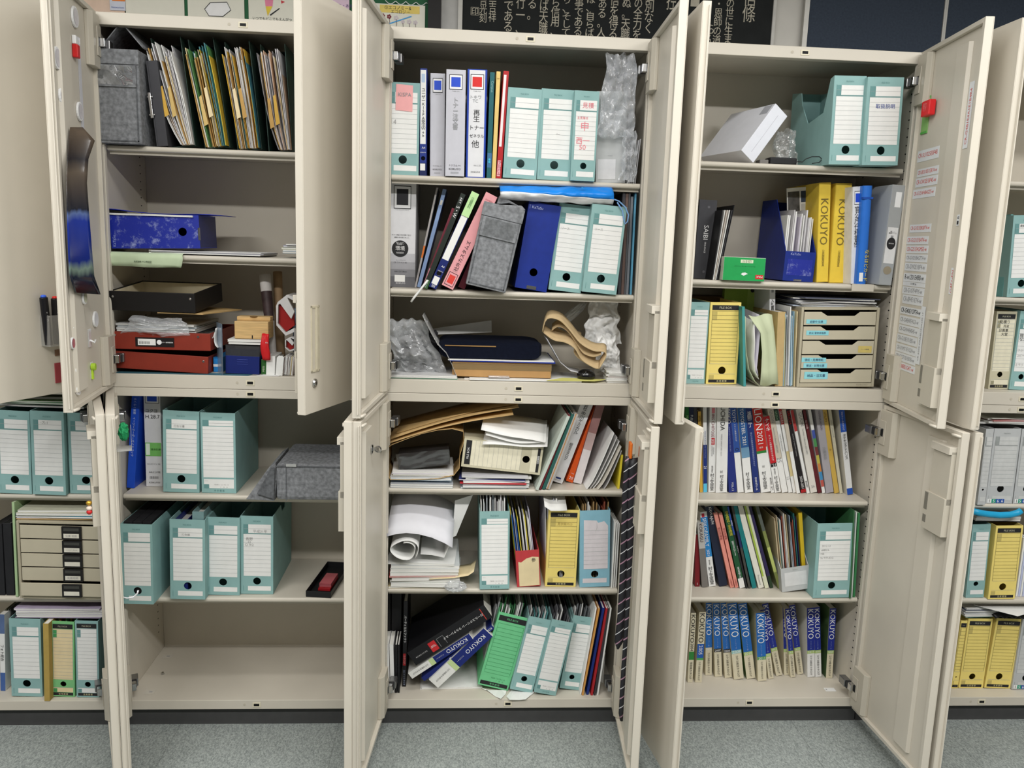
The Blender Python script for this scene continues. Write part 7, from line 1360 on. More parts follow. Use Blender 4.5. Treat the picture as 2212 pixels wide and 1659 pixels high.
# ================================================================ things on the doors
def DM(k, side, ul):
    z0 = .062 if ul == 'l' else 1.096
    return Matrix.Translation((k * .8 + side * .39, -.010, z0)) @ Matrix.Rotation(math.radians(ANG[(k, side, ul)]) * side, 4, 'Z')
def DP(Z, x, y, M, yy):
    """local point where the seen pixel meets the door plane local y = yy"""
    n = (M.to_3x3() @ Vector((0, 1, 0))); P0 = M @ Vector((0, yy, 0)); d = ray(px(Z, x, y))
    return M.inverted() @ (CC + d * ((P0 - CC).dot(n) / d.dot(n)))
def DPX(Z, x, y, M, xl):
    n = (M.to_3x3() @ Vector((1, 0, 0))); P0 = M @ Vector((xl, 0, 0)); d = ray(px(Z, x, y))
    return M.inverted() @ (CC + d * ((P0 - CC).dot(n) / d.dot(n)))
def puck(M, c, r, th, m, label, cat='magnet', group=None, face=None, name='magnet', n=20, y0=None):
    rr = root(name, M @ Matrix.Translation(c), label, cat, group); b = MB()
    b.prism([(r * math.cos(6.2832 * i / n), r * math.sin(6.2832 * i / n)) for i in range(n)], 'y', .0004, th, m); b.build('body', rr, bev=.0012)
    if face:
        b = MB(); b.poly([(r * .8 * math.cos(6.2832 * i / n), th + .0006, r * .8 * math.sin(6.2832 * i / n)) for i in range(n)], face); b.build('face', rr)
    return rr
M1 = DM(-1, -1, 'u'); MW = mat((236, 236, 236), .35, 0, .02); MF = mat((206, 202, 206), .4, 0, .12, 60)
DL = ' on the second cabinet\'s upper left door'
for Z, x, y, r_, lb, yy, f in (('S', 545, 200, .026, 'uppermost white round magnet', .011, MF), ('S', 330, 690, .026, 'plastic wrapped white magnet left of the stiffener', .011, MF), ('S', 395, 1150, .024, 'white round magnet under the wrapped one', .011, MF), ('S', 605, 1330, .024, 'white round magnet just above the curled poster', .011, MF),
        ('T', 582, 405, .017, 'green-rimmed round magnet pinning the poster foot', .021, mat((206, 206, 180), .4, 0, .2, 60)), ('T', 700, 632, .022, 'cloudy white round magnet below the poster', .011, mat((226, 226, 230), .35)), ('T', 480, 715, .016, 'small white wrapped magnet below the poster', .011, None), ('T', 456, 885, .015, 'small round magnet with a red ring', .011, mat((170, 90, 100), .4)), ('T', 505, 1160, .017, 'small round magnet with a yellowish face', .011, mat((190, 176, 120), .4, 0, .2, 60)), ('T', 517, 1360, .018, 'lowest white round magnet', .011, MF)):
    c = DP(Z, x, y, M1, yy); puck(M1, Vector((c.x, yy, c.z)), r_, .006, MW, lb + DL, face=f, group='magnets on the door')
c = DP('S', 540, 590, M1, .011); r = root('clip', M1 @ Matrix.Translation((c.x, .011, c.z)), 'red and white magnetic clip' + DL, 'clip')
b = MB(); b.box((-.011, .0005, -.02), (.011, .014, .012), mat((206, 40, 40), .4)); b.build('jaw', r, bev=.002); b = MB(); b.box((-.009, .0005, .0125), (.009, .010, .034), MW); b.build('grip', r, bev=.002)
c = DP('S', 625, 1000, M1, .011); b = MB(); b.box((-.011, .0005, -.115), (.011, .002, .115), film('strip_film', (214, 214, 220), clear=.35, white=.8)); o = b.build('plastic_strip'); o.matrix_world = M1 @ Matrix.Translation((c.x, .011, c.z)); tag(o, 'long clear plastic strip' + DL, 'plastic strip')
c = DP('T', 645, 830, M1, .011); b = MB(); b.box((-.012, .0005, -.024), (.012, .003, .024), film('hook_film', (230, 230, 230), clear=.3, white=.6)); b.tube([(0, .003, -.006), (0, .014, -.012), (0, .016, -.004)], .0025, MW, 8); o = b.build('hook'); o.matrix_world = M1 @ Matrix.Translation((c.x, .011, c.z)); tag(o, 'clear adhesive hook' + DL, 'hook')
c = DP('T', 668, 1180, M1, .011); r = root('magnet', M1 @ Matrix.Translation((c.x, .011, c.z)), 'lime green pin-shaped magnet holding a small paper' + DL, 'magnet', 'magnets on the door')
b = MB(); b.box((-.006, .0012, -.022), (.005, .006, .012), mat((180, 214, 60), .4)); b.tube([(0, .001, .012), (0, .012, .012)], .010, mat((170, 206, 60), .4), 14); b.build('body', r, bev=.001)
b = MB(); b.box((-.016, .0003, -.02), (.006, .0009, .024), WHITE); o = b.build('note'); o.matrix_world = M1 @ Matrix.Translation((c.x, .011, c.z)); tag(o, 'small white paper under the lime green magnet' + DL, 'note')
# curled poster
b = MB(); b2 = MB(); rowsP = [('A', 440, 520, 800, .026, .05), ('A', 432, 596, 885, .026, .07), ('A', 422, 556, 1000, .027, .066), ('A', 415, 546, 1150, .028, .06), ('A', 420, 560, 1350, .028, .056), ('A', 428, 580, 1600, .028, .054), ('B', 434, 592, 560, .028, .054), ('B', 470, 632, 675, .026, .06)]
Pm = []
for Z, xl, xr, y, ya, yb in rowsP:
    a = DP(Z, xl, y, M1, ya); c = DP(Z, xr, y + (12 if Z == 'B' else 0), M1, yb); Pm.append([Vector((a.x + (c.x - a.x) * i / 8, ya + (yb - ya) * (i / 8) ** 1.6, a.z + (c.z - a.z) * i / 8)) for i in range(9)])
def postermat():
    m = bpy.data.materials.new('dark_blue_printed_poster'); m.use_nodes = True; nt = m.node_tree; bs = nt.nodes['Principled BSDF']; bs.inputs['Roughness'].default_value = .18
    tc = nt.nodes.new('ShaderNodeTexCoord'); n = nt.nodes.new('ShaderNodeTexNoise'); n.inputs['Scale'].default_value = 9; n.inputs['Detail'].default_value = 5
    mp = nt.nodes.new('ShaderNodeMapping'); mp.inputs['Scale'].default_value = (3, 3, .8); nt.links.new(tc.outputs['Object'], mp.inputs[0]); nt.links.new(mp.outputs[0], n.inputs['Vector'])
    r_ = nt.nodes.new('ShaderNodeValToRGB'); e = r_.color_ramp.elements; e[0].position = 0; e[0].color = [lin(v) for v in (22, 26, 70)] + [1]; e[1].position = 1; e[1].color = [lin(v) for v in (220, 216, 210)] + [1]
    for p_, c_ in ((.05, (20, 24, 60)), (.13, (24, 26, 34)), (.2, (30, 40, 60)), (.235, (120, 140, 128)), (.27, (20, 40, 120)), (.44, (22, 50, 150)), (.47, (90, 110, 160)), (.49, (30, 34, 46)), (.66, (84, 74, 64)), (.72, (34, 32, 36)), (.84, (90, 78, 66)), (.9, (30, 32, 44))):
        x_ = e.new(p_); x_.color = [lin(v) for v in c_] + [1]
    sp = nt.nodes.new('ShaderNodeSeparateXYZ'); nt.links.new(tc.outputs['Object'], sp.inputs[0]); ma = nt.nodes.new('ShaderNodeMapRange'); ma.inputs[1].default_value = .22; ma.inputs[2].default_value = .78
    nt.links.new(sp.outputs['Z'], ma.inputs[0]); ad = nt.nodes.new('ShaderNodeMath'); ad.operation = 'MULTIPLY_ADD'; ad.inputs[1].default_value = .07; nt.links.new(n.outputs['Fac'], ad.inputs[0])
    su = nt.nodes.new('ShaderNodeMath'); su.operation = 'SUBTRACT'; su.inputs[1].default_value = .035; nt.links.new(ma.outputs[0], su.inputs[0]); nt.links.new(su.outputs[0], ad.inputs[2]); nt.links.new(ad.outputs[0], r_.inputs['Fac']); nt.links.new(r_.outputs['Color'], bs.inputs['Base Color']); return m
b.grid(Pm, postermat()); o = b.build('poster', solid=.0006, smooth=True); o.matrix_world = M1; tag(o, 'glossy dark blue poster curling off the inside of the second cabinet\'s upper left door', 'poster')
# pen pouch on the leftmost door
M0 = DM(-2, 1, 'u'); LD = ' on the leftmost cabinet\'s upper door'
a = DP('T', 165, 915, M0, -.004); c = DP('T', 330, 575, M0, -.004); w_ = abs(c.x - a.x); sx = -1 if c.x < a.x else 1
xm = (a.x + c.x) / 2; r = root('pen_pouch', M0 @ Matrix.Translation((xm, -.0005, a.z)), 'clear plastic pen pouch' + LD, 'pen holder')
b = MB(); H_ = c.z - a.z; wd = max(w_ / 2, .03); PF = film('pouch_film', (200, 200, 200), clear=.8, white=.4, rough=.08)
b.box((-wd, -.032, 0), (wd, -.031, H_), PF); b.box((-wd, -.031, 0), (-wd + .001, 0, H_), PF); b.box((wd - .001, -.031, 0), (wd, 0, H_), PF); b.box((-wd, -.031, 0), (wd, 0, .001), PF); b.build('pocket', r)
for Zx, xx, yt, m, cap, lb, tl in (('T', 190, 365, mat((22, 22, 26), .35), mat((60, 100, 214), .35), 'dark marker with a blue end in the clear pouch', -.06), ('T', 285, 380, mat((24, 22, 24), .35), mat((206, 46, 40), .35), 'black marker with a red end in the clear pouch', .0)):
    t = DP(Zx, xx, yt, M0, -.016); r = root('marker_pen', M0 @ Matrix.Translation((t.x, -.016, a.z + .003)) @ Matrix.Rotation(tl * sx, 4, 'Y'), lb + LD, 'pen', 'markers in the pouch'); L_ = t.z - a.z - .005
    b = MB(); b.tube([(0, 0, 0), (0, 0, L_ * .95)], [.0095, .0105], m, 14); b.build('barrel', r, smooth=False, bev=.0015)
    b = MB(); b.tube([(0, 0, L_ * .951), (0, 0, L_ * .985), (0, 0, L_)], [.0075, .0072, .003], cap, 14); b.build('end_cap', r, smooth=True)
    b = MB(); b.text('Mago-0', -.004, L_ * .45, .004, L_ * .7, W_INK, 90, -.0098); b.build('lettering', r)
for (x, y0, y1, m, lb) in ((335, 1090, 1300, mat((150, 60, 66), .5), 'small red label'), (330, 950, 1015, mat((120, 90, 70), .5), 'small brown label')):
    a_ = DP('T', x, y1, M0, -.002); c_ = DP('T', x, y0, M0, -.002); b = MB(); b.box((-.012, -.003, 0), (.012, -.0004, c_.z - a_.z), m); o = b.build('label'); o.matrix_world = M0 @ Matrix.Translation((a_.x, 0, a_.z)); tag(o, lb + ' below the pen pouch' + LD, 'label')
# label strips on the fourth cabinet's upper right door
M3 = DM(1, 1, 'u'); RD = ' on the fourth cabinet\'s upper right door'
RI = mat((214, 90, 84), .6); GI = mat((150, 150, 152), .6); LBW = mat((222, 224, 226), .55, 0, .02)
strips = [('H', 1550, 940, 1690, 905, 68, RI, 'CR-SU1025E0F4B', 0), ('H', 1548, 1052, 1686, 1022, 48, RI, 'CR-BFS10E1GR74-w', 0), ('H', 1538, 1108, 1680, 1085, 55, RI, 'CR-GW2E1BF4S-w', 0), ('H', 1522, 1178, 1666, 1158, 55, RI, 'CR-G1254F4B4GZ5-w', 0),
 ('I', 1503, 332, 1635, 358, 48, RI, 'CR-G1021EBGBT4-w', 0), ('I', 1484, 405, 1620, 425, 48, RI, 'CR-GU21E1B4T4-w', 0), ('I', 1480, 460, 1620, 472, 46, RI, 'CR-G251E4GM5E-w', 0), ('I', 1478, 513, 1615, 526, 46, GI, 'CR-G1021B4G7T4-w', 0), ('I', 1472, 566, 1610, 578, 48, GI, 'CR-GW2E1BF4-w', 0), ('I', 1465, 628, 1605, 652, 50, INK, 'R-w1201E4BB-w', 0), ('I', 1462, 680, 1600, 702, 26, INK, 'S-70 BN Soy', 0), ('I', 1458, 710, 1596, 728, 46, GI, 'CR-G107F4FM-w', 0), ('I', 1458, 760, 1588, 780, 55, GI, 'CR-BF4E1E74-w', 0),
 ('I', 1445, 832, 1582, 862, 46, INK, 'CR-G40E1G9T4-w', 1), ('I', 1440, 888, 1570, 918, 52, GI, 'CR-G4E4FE4G3-w', 0), ('I', 1434, 944, 1562, 974, 52, GI, 'CR-G24V4E4E45-w', 0), ('I', 1424, 1000, 1552, 1032, 52, GI, 'CR-G10E1E1B5-w', 0), ('I', 1418, 1058, 1550, 1084, 50, GI, 'CR-U1MT1E1G24-w', 0), ('I', 1412, 1110, 1545, 1136, 50, GI, 'CR-G1271E1E876-w', 0), ('I', 1406, 1166, 1540, 1194, 44, RI, 'CR-GU8BE1G4T-w', 0)]
ordn = 'first second third fourth fifth sixth seventh eighth ninth tenth eleventh twelfth thirteenth fourteenth fifteenth sixteenth seventeenth eighteenth nineteenth twentieth'.split()
for i, (Z, xl, yl, xr, yr, hh_, m, t, bold) in enumerate(strips):
    a = DP(Z, xl, yl + hh_, M3, .0115); c = DP(Z, xr, yr, M3, .0115); d0 = DP(Z, xl, yl, M3, .0115)
    hgt = d0.z - a.z; x0_, x1_ = a.x, c.x
    b = MB(); b.box((x1_, .0112, a.z), (x0_, .0118, a.z + hgt), LBW)
    Mt = Matrix.Translation((x1_, .0122, a.z)) @ Matrix.Rotation(math.pi, 4, 'Z')
    b.text(t, -(abs(x0_ - x1_)) * .95, hgt * .25, -abs(x0_ - x1_) * .06, hgt * .85, m, 0, 0, False, Mt)
    if bold: b.text(t, -(abs(x0_ - x1_)) * .95, hgt * .22, -abs(x0_ - x1_) * .06, hgt * .82, m, 0, .0001, False, Mt)
    o = b.build('label_strip'); o.matrix_world = M3; tag(o, 'white strip with %s writing, %s from top%s' % ('red' if m is RI else 'bold black' if bold else 'black' if m is INK else 'grey pencil', ordn[i], RD), 'label', 'handwritten strips on the door')
def vstrip(Z, xt, yt, xb, yb, wpx, yy, tx, m, lb):
    a = DP(Z, xb, yb, M3, yy); c = DP(Z, xt, yt, M3, yy); c2 = DP(Z, xt + wpx, yt, M3, yy); wd = abs(c2.x - c.x)
    b = MB(); b.box((c.x - wd, yy, a.z), (c.x, yy + .0006, c.z), LBW); Mt = Matrix.Translation((c.x - wd, yy + .001, a.z)) @ Matrix.Rotation(math.pi, 4, 'Z')
    b.text(tx, -wd * .8, .06 * (c.z - a.z), -wd * .2, .9 * (c.z - a.z), m, 90, 0, False, Mt); o = b.build('label_strip'); o.matrix_world = M3; tag(o, lb + RD, 'label', 'handwritten strips on the door')
vstrip('I', 1580, 835, 1560, 1197, 26, .0125, 'CR 6200 GRA4E1E4A24E 1F', GI, 'upright grey written strip beside the lower strips')
vstrip('H', 1880, 510, 1822, 925, 28, .0115, 'CR-G4B1E4A1E1B4R4', RI, 'upright red written strip near the free edge')
vstrip('M', 118, 430, 104, 530, 24, .0115, '■ B', INK, 'short upright strip halfway along the free edge')
vstrip('M', 66, 905, 30, 1140, 34, .0115, 'G4E1-FN', RI, 'upright red and blue strip above the latch cover')
a = DP('H', 1575, 835, M3, .0115); c = DP('H', 1640, 590, M3, .0115); b = MB(); b.box((c.x, .0115, a.z), (a.x, .0135, c.z), film('green_card', (150, 200, 120), clear=.25, white=.85)); b.box((c.x, .0136, c.z - .006), (a.x, .0146, c.z), mat((90, 170, 80), .5)); b.box((c.x, .0136, a.z), (a.x, .0146, a.z + .006), mat((90, 170, 80), .5))
o = b.build('card_holder'); o.matrix_world = M3; tag(o, 'pale green transparent card holder behind the red magnet' + RD, 'card holder')
a = DP('H', 1620, 728, M3, .0115); c = DP('H', 1680, 612, M3, .0115); r = root('magnet', M3 @ Matrix.Translation((0, 0, 0)), 'bright red block magnet' + RD, 'magnet')
b = MB(); b.box((c.x, .0148, a.z), (a.x, .034, c.z), mat((222, 40, 44), .4, 0, .03)); b.build('body', r, bev=.003)
b = MB(); Mt = Matrix.Translation((c.x, .0345, a.z)) @ Matrix.Rotation(math.pi, 4, 'Z'); b.text('強力\nマグ', -(a.x - c.x) * .8, (c.z - a.z) * .3, -(a.x - c.x) * .3, (c.z - a.z) * .85, mat((240, 150, 150), .5), 0, 0, False, Mt); b.build('lettering', r)
# neck tie on the middle cabinet's lower right door
M2 = DM(0, 1, 'l')
def tiemat():
    m = bpy.data.materials.new('black_striped_tie_silk'); m.use_nodes = True; nt = m.node_tree; bs = nt.nodes['Principled BSDF']; bs.inputs['Roughness'].default_value = .5
    tc = nt.nodes.new('ShaderNodeTexCoord'); sp = nt.nodes.new('ShaderNodeSeparateXYZ'); nt.links.new(tc.outputs['Object'], sp.inputs[0])
    u = nt.nodes.new('ShaderNodeMath'); u.operation = 'MULTIPLY_ADD'; u.inputs[1].default_value = .9; nt.links.new(sp.outputs['Y'], u.inputs[0]); nt.links.new(sp.outputs['Z'], u.inputs[2])
    fr_ = nt.nodes.new('ShaderNodeMath'); fr_.operation = 'FRACT'; mu = nt.nodes.new('ShaderNodeMath'); mu.operation = 'MULTIPLY'; mu.inputs[1].default_value = 16; nt.links.new(u.outputs[0], mu.inputs[0]); nt.links.new(mu.outputs[0], fr_.inputs[0])
    r_ = nt.nodes.new('ShaderNodeValToRGB'); r_.color_ramp.interpolation = 'CONSTANT'; e = r_.color_ramp.elements; e[0].color = [lin(v) for v in (28, 28, 34)] + [1]; e[1].position = .40; e[1].color = [lin(v) for v in (206, 206, 208)] + [1]
    for p_, c_ in ((.45, (28, 28, 34)), (.88, (170, 130, 150)), (.95, (28, 28, 34))):
        x_ = r_.color_ramp.elements.new(p_); x_.color = [lin(v) for v in c_] + [1]
    nt.links.new(fr_.outputs[0], r_.inputs['Fac']); nt.links.new(r_.outputs['Color'], bs.inputs['Base Color']); return m
TM = tiemat(); r = root('necktie', M2, 'black necktie with diagonal white and pink stripes hanging inside the middle cabinet\'s lower right door', 'necktie')
def blade(rows, xl, nm):
    b = MB(); P = []
    for i, (x0, xr, y) in enumerate(rows):
        a = DPX('P', x0, y, M2, xl); c = DPX('P', xr, y, M2, xl); P.append([(xl - .004 * math.sin(math.pi * j / 4), max(.0225, a.y + (c.y - a.y) * j / 4), a.z + (c.z - a.z) * j / 4) for j in range(5)])
    b.grid(P, TM); b.build(nm, r, smooth=True, solid=.002)
blade([(1352, 1366, 985), (1348, 1362, 1010), (1344, 1360, 1080), (1341, 1357, 1180), (1338, 1354, 1260), (1334, 1350, 1330), (1328, 1346, 1385), (1333, 1336, 1401)], -.19, 'narrow_blade')
blade([(1362, 1377, 988), (1360, 1378, 1010), (1357, 1378, 1080), (1355, 1376, 1180), (1353, 1372, 1280), (1348, 1360, 1370), (1342, 1354, 1450), (1337, 1350, 1540), (1340, 1346, 1556)], -.20, 'wide_blade')
c = DPX('P', 1371, 970, M2, -.195); r = root('clip', M2 @ Matrix.Translation((-.195, c.y - .01, c.z)), 'orange plastic clip holding the black striped necktie', 'clip'); OR = mat((214, 110, 36), .4)
b = MB(); b.box((-.018, -.012, -.026), (.018, -.004, .022), OR); b.build('jaw', r, bev=.003); b = MB(); b.box((-.016, .018, -.026), (.016, .026, .02), OR); b.build('jaw', r, bev=.003)
# key in the middle cabinet's lower left door
M4 = DM(0, -1, 'l'); c = DP('P', 802, 970, M4, .021)
r = root('key', M4 @ Matrix.Translation((c.x, .0215, c.z)), 'small silver key in the inside of the middle cabinet\'s lower left door', 'key')
b = MB(); b.tube([(0, 0, 0), (0, .003, 0)], .0125, CHROME, 18); b.build('rosette', r); b = MB(); b.box((-.0015, .0032, -.005), (.0015, .02, .005), CHROME); b.tube([(0, .018 + .008 * math.cos(t * .5236), .008 * math.sin(t * .5236)) for t in range(13)], .002, CHROME, 6, False); b.build('bow', r)
# green rag and hooks on the second cabinet's lower left door
M5 = DM(-1, -1, 'l'); LL = ' on the second cabinet\'s lower left door'
c = DPX('P', 262, 933, M5, .36); o = crumple(M5 @ Matrix.Translation((.36, .040, c.z)), (.014, .011, .02), mat((26, 130, 78), .7), 3, .3, 3, 24, 18, -2, 'cloth'); tag(o, 'small green cloth tucked in a clear pocket' + LL, 'cloth')
b = MB(); b.box((-.03, .012, -.045), (.03, .0128, .0), CLEAR); b.box((-.03, .046, -.045), (.03, .0468, .01), CLEAR); b.box((-.03, .012, -.046), (.03, .0468, -.045), CLEAR); o = b.build('clear_pocket'); o.matrix_world = M5 @ Matrix.Translation((.355, .011, c.z)); tag(o, 'clear plastic pocket holding the green cloth' + LL, 'pocket')
c = DPX('P', 268, 1287, M5, .36)
b = MB(); b.box((-.014, .0112, -.01), (.014, .014, .03), CLEAR); b.tube([(0, .013, .0), (0, .03, -.008), (0, .046, -.007), (0, .056, .002), (0, .058, .01)], .0022, mat((226, 226, 228), .25, .3), 8); o = b.build('hook', smooth=True); o.matrix_world = M5 @ Matrix.Translation((.36, 0, c.z)); tag(o, 'white plastic hook' + LL, 'hook')
M6 = DM(-2, 1, 'l'); c = DPX('P', 193, 1098, M6, -.37)
r = root('charm', M6 @ Matrix.Translation((-.37, .046, c.z)), 'tiny gold and red charm hanging inside the leftmost cabinet\'s lower right door', 'charm')
for i, (m, z) in enumerate(((mat((206, 160, 60), .3, .6), .014), (mat((226, 206, 190), .4), .0), (mat((190, 40, 40), .4), -.010))):
    b = MB(); b.tube([(0, 0, z - .006), (0, 0, z - .002), (0, 0, z + .003), (0, 0, z + .006)], [.003, .007, .007, .003], m, 10); b.build('bead', r, smooth=True)

# ================================================================ wall things above the cabinets
YW = .405
SLATE = mat((38, 40, 40), .8, 0, .1, 20, .05, .1, 'slate_board'); CHK = mat((186, 180, 164), .8, 0, .1, 60, 0, .1, 'chalk_white')
a = PY('D', 714, 170, YW); c = PY('H', 640, 275, YW); zb, zt = 2.138, 2.52
r = root('blackboard', Matrix.Translation((a.x, YW, zb)), 'black board with vertical white brush lettering above the middle cabinets', 'board')
W_ = c.x - a.x; b = MB(); b.box((0, 0, 0), (W_, .012, zt - zb), SLATE); b.build('panel', r)
FRM = mat((196, 194, 188), .5); b = MB(); b.box((-.014, -.006, 0), (0, .014, zt - zb), FRM); b.box((W_, -.006, 0), (W_ + .01, .014, zt - zb), FRM); b.box((-.014, -.006, zt - zb), (W_ + .01, .014, zt - zb + .012), FRM); b.build('frame', r)
b = MB()
def colm(Z, xc, y0, y1, t, wpx=60):
    wpx *= .86
    p = PY(Z, xc, y0, YW - .0006); q_ = PY(Z, xc + (4 if Z == 'D' else 4), y1, YW - .0006); hw = abs(PY(Z, xc + wpx / 2, y0, YW).x - p.x)
    b.text(V(t), p.x - a.x - hw, q_.z - zb, p.x - a.x + hw, p.z - zb, CHK, 0, -.0012, True)
colm('D', 842, -25, 135, '吉光刻', 52); colm('D', 898, -40, 132, '三吉祥', 52)
for xc, y0, y1, t in ((995, -60, 190, 'とである'), (1065, -30, 205, '行一、'), (1135, -80, 120, 'ある。'), (1207, -75, 205, '実ば天職'), (1277, -70, 215, 'から信用、'), (1345, -75, 215, '守り、そして'), (1417, -75, 215, '大事である'), (1487, -80, 220, '人は、自らば'), (1557, -70, 225, '事ある。人'), (1627, -40, 235, '信を得る'), (1702, -75, 235, 'らぬ。天職'), (1772, -75, 240, 'その全力を'), (1838, -60, 200, '差別なく')): colm('D', xc, y0, y1, t, 62)
for xc, y0, y1, t in ((330, -60, 275, 'を・恩師の道'), (400, -60, 275, 'この世に生ま'), (275, 150, 275, 'らん')): colm('H', xc, y0, y1, t, 58)
colm('H', 520, -70, 140, '信條', 92); colm('D', 1970, -60, 60, '控', 70); colm('D', 2110, -60, 40, '一', 60)
p = PY('D', 765, 90, YW); q_ = PY('D', 815, 45, YW)
b.text('印', p.x - a.x + .001, p.z - zb + .001, q_.x - a.x - .001, q_.z - zb - .001, CHK, 0, -.0012)
for x0_, z0_, x1_, z1_ in ((p.x, p.z, q_.x, p.z + .001), (p.x, q_.z - .001, q_.x, q_.z), (p.x, p.z, p.x + .001, q_.z), (q_.x - .001, p.z, q_.x, q_.z)): b.rect(x0_ - a.x, z0_ - zb, x1_ - a.x, z1_ - zb, CHK, -.0012)
b.build('lettering', r)
# pale pillar, dark partition, pin boards
a = PY('D', 590, 100, .41); c = PY('D', 700, 100, .41); b = MB(); b.box((a.x, .4185, FLZ), (c.x, .4195, 2.72), mat((188, 187, 184), .7)); struct(b.build('trim_1'))
a = PY('D', 510, 100, .39); c = PY('D', 588, 100, .39); b = MB(); b.box((a.x, .385, 2.138), (c.x, .40, 2.5), mat((34, 32, 32), .6)); o = b.build('panel_board'); tag(o, 'narrow black board standing left of the lettered black board', 'board')
CLOTH = mat((60, 68, 80), .85, 0, .1, 150, .15, .1, 'slate_blue_cloth'); ALU = mat((176, 174, 168), .4, .3)
a = PY('H', 862, 280, .40); m1 = PY('H', 1706, 240, .40); b0 = PY('H', 820, 280, .40)
for k, (x0_, x1_, lb) in enumerate(((a.x, m1.x - .006, 'slate blue cloth pin board with metal frame right of the lettered board'), (m1.x + .006, 2.05, 'slate blue cloth pin board at the right edge above the rightmost cabinet'))):
    r = root('pin_board', Matrix.Translation((x0_, .40, 2.138)), lb, 'pin board', 'pin boards'); b = MB(); b.box((0, 0, 0), (x1_ - x0_, .014, .42), CLOTH); b.build('panel', r)
    b = MB()
    b.box((-.016 if k == 0 else -.006, -.005, 0), (0, .014, .42), ALU); b.box((x1_ - x0_, -.005, 0), (x1_ - x0_ + .0055, .014, .42), ALU)
    b.box((-.006, -.005, .42), (x1_ - x0_ + .0055, .014, .432), ALU); b.build('frame', r)
# green display board with cards over the second cabinet
GBD = mat((30, 92, 56), .6, 0, .05); CRD = mat((226, 224, 210), .6, 0, .02)
def wallz(Z, x, y, Y=YW): return PY(Z, x, y, Y)
r = root('display_board', Matrix.Translation((0, YW, 2.14)), 'green display board above the second cabinet', 'board')
a = PY('A', 785, 60, YW); c = PY('D', 512, 160, YW); b = MB(); b.box((a.x, .003, 0), (c.x, .012, .4), GBD); b.build('panel', r)
for k, (x0_, x1_, lb) in enumerate(((800, 1168, 'plain cream card on the green display board, leftmost'), (1190, 1545, 'cream card with a hexagon outline on the green display board'), (1572, 1860, 'cream card with a yellow and pink pencil on the green display board'), (1890, 2060, 'plain cream card hidden mostly by the open door'))):
    a = PY('A', x0_ - 10, 90, YW - .004); c = PY('A', x1_ - 10, 100, YW - .004); b = MB(); b.box((a.x, 0, -.10), (c.x, .003, .16), CRD); z_ = lambda y: PY('A', x0_, y, YW).z - 2.24
    if k == 1:
        hx = [(1285, 55), (1320, 15), (1425, 12), (1450, 62), (1400, 102), (1312, 98)]; P = [PY('A', x, y, YW - .005) for x, y in hx]
        b.tube([(p.x, -.001, p.z - 2.24) for p in P + P[:2]], .0011, INK, 6); b.poly([(p.x, -.0006, p.z - 2.24) for p in P], W_INK)
    if k == 2:
        for pts, m in (([(1660, -40), (1720, -40), (1712, 38), (1668, 38)], mat((226, 130, 160), .5)), ([(1668, 38), (1712, 38), (1682, 100)], mat((226, 196, 60), .5)), ([(1695, 90), (1755, 48), (1758, 54), (1700, 98)], INK), ([(1765, 0), (1790, 10), (1768, 22)], mat((200, 50, 60), .5))):
            P = [PY('A', x, y, YW - .005) for x, y in pts]; b.poly([(p.x, -.0008, p.z - 2.24) for p in P], m)
        p = PY('A', 1590, 128, YW); q_ = PY('A', 1835, 120, YW); b.text('いつでもどこでもえんぴつ', p.x, p.z - 2.24, q_.x, q_.z - 2.24 + .004, INK, 0, -.001)
    o = b.build('card'); o.matrix_world = Matrix.Translation((0, YW - .0012, 2.24)); tag(o, lb, 'card', 'cards on the display board')
a = PY('A', 560, 60, YW - .004); c = PY('A', 782, 60, YW - .004); b = MB(); b.box((a.x - .1, 0, -.1), (c.x, .002, .16), mat((222, 196, 176), .7, 0, .05)); o = b.build('paper'); o.matrix_world = Matrix.Translation((0, YW - .001, 2.24)); tag(o, 'pinkish beige paper on the wall left of the green display board', 'paper')
a = PY('A', 690, 62, YW - .006); c = PY('A', 785, 0, YW - .006); b = MB(); b.box((a.x, 0, a.z), (c.x, .001, c.z + .05), mat((206, 210, 222), .6)); b.box((a.x + .008, -.0006, c.z - .004), (c.x, 0, c.z + .04), mat((226, 130, 60), .6)); b.text('Networkers', a.x + .005, a.z + .006, c.x - .004, a.z + .012, mat((110, 130, 180), .6), 0, -.0008); o = b.build('leaflet'); o.matrix_world = Matrix.Translation((0, YW - .004, 0)); tag(o, 'small orange and pale blue leaflet on the pinkish paper', 'leaflet')
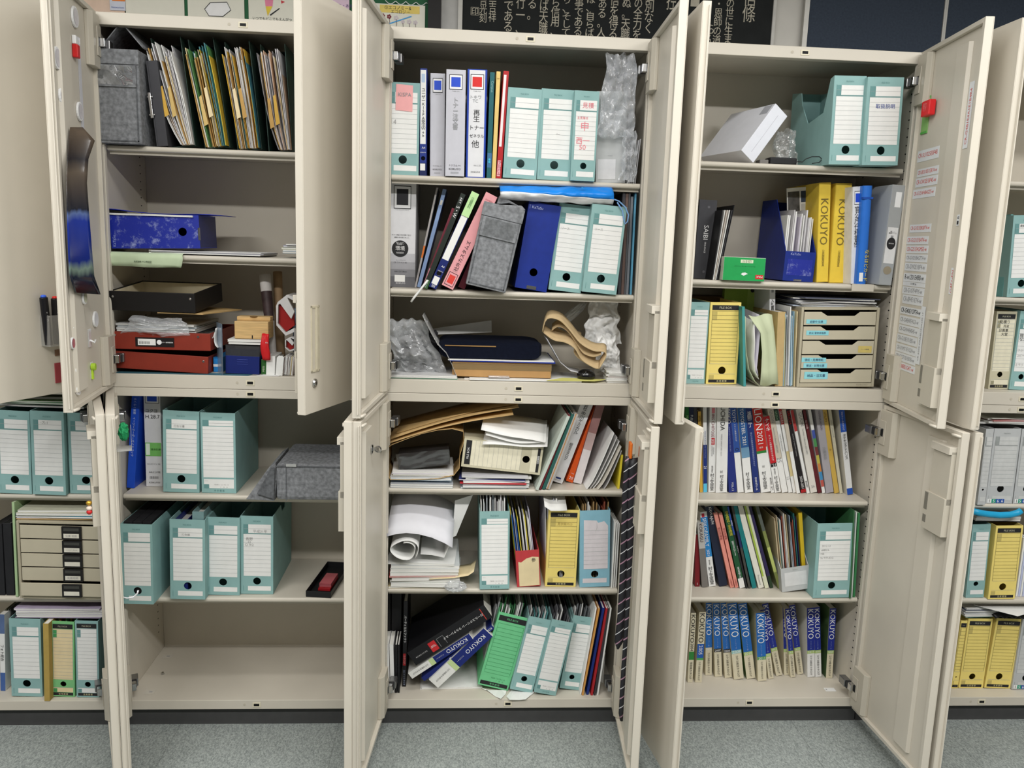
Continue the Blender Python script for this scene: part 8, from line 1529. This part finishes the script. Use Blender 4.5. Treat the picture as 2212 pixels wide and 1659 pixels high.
a = PY('A', 2080, 50, YW - .008); c = PY('D', 40, 0, YW - .008); b = MB(); b.box((a.x, 0, 2.14), (c.x, .0015, 2.42), mat((222, 196, 214), .6)); p = PY('A', 2110, 55, YW); q_ = PY('A', 2200, 22, YW); b.text('まち・あるき', p.x, p.z, q_.x + .02, q_.z, mat((90, 60, 120), .6), 0, -.0008); o = b.build('poster'); o.matrix_world = Matrix.Translation((0, YW - .006, 0)); tag(o, 'pale pink paper with purple lettering left of the flower card', 'poster')
# flower card
a = PY('D', 182, 165, YW - .006); c = PY('D', 493, 10, YW - .006); b = MB(); b.box((a.x, 0, a.z - .06), (c.x, .002, c.z - .012), CRD); X = lambda x: PY('D', x, 80, YW - .006).x; Zz = lambda y: PY('D', 340, y, YW - .006).z
b.rect(X(222), Zz(78), X(460), Zz(32), mat((230, 206, 110), .6), -.0006); b.text('⑤エコノミー&', X(250), Zz(58), X(410), Zz(36), INK, 0, -.001); b.text('エコロジー', X(285), Zz(80), X(405), Zz(60), INK, 0, -.001)
FP = mat((90, 60, 66), .6)
for i, (fx, fy, rr) in enumerate(((240, 98, 14), (278, 102, 14), (320, 108, 16), (360, 128, 12), (398, 128, 16), (435, 130, 14))):
    b.tube([(X(fx), -.001, Zz(fy + 6)), (X(fx + 4), -.001, Zz(fy + 34)), (X(fx - 2), -.001, Zz(fy + 60))], .0007, FP, 5)
    for k in range(5): b.disc(X(fx + rr * .6 * math.cos(k * 1.257)), Zz(fy + rr * .6 * math.sin(k * 1.257)), .0032, mat((120, 40, 50), .6) if i < 2 else mat((206, 196, 200), .6), -.0008 - .0001 * k, 8)
b.poly([(X(268), -.0015, Zz(152)), (X(410), -.0015, Zz(98)), (X(414), -.0015, Zz(92)), (X(406), -.0015, Zz(92)), (X(266), -.0015, Zz(146))], mat((70, 160, 220), .5))
o = b.build('card'); o.matrix_world = Matrix.Translation((0, YW - .004, 0)); tag(o, 'cream card with a yellow title and line-drawn flowers on the green board', 'card', 'cards on the display board')
b = MB(); pts = []
for i in range(40): pts.append((X(255 + 6.4 * i), -.001, Zz(2) - .010 * abs(math.sin(i * .33)) - .002))
b.tube(pts, .0012, W_INK, 6); o = b.build('garland'); o.matrix_world = Matrix.Translation((0, YW - .004, 0)); tag(o, 'white scalloped line along the green board above the flower card', 'decoration')
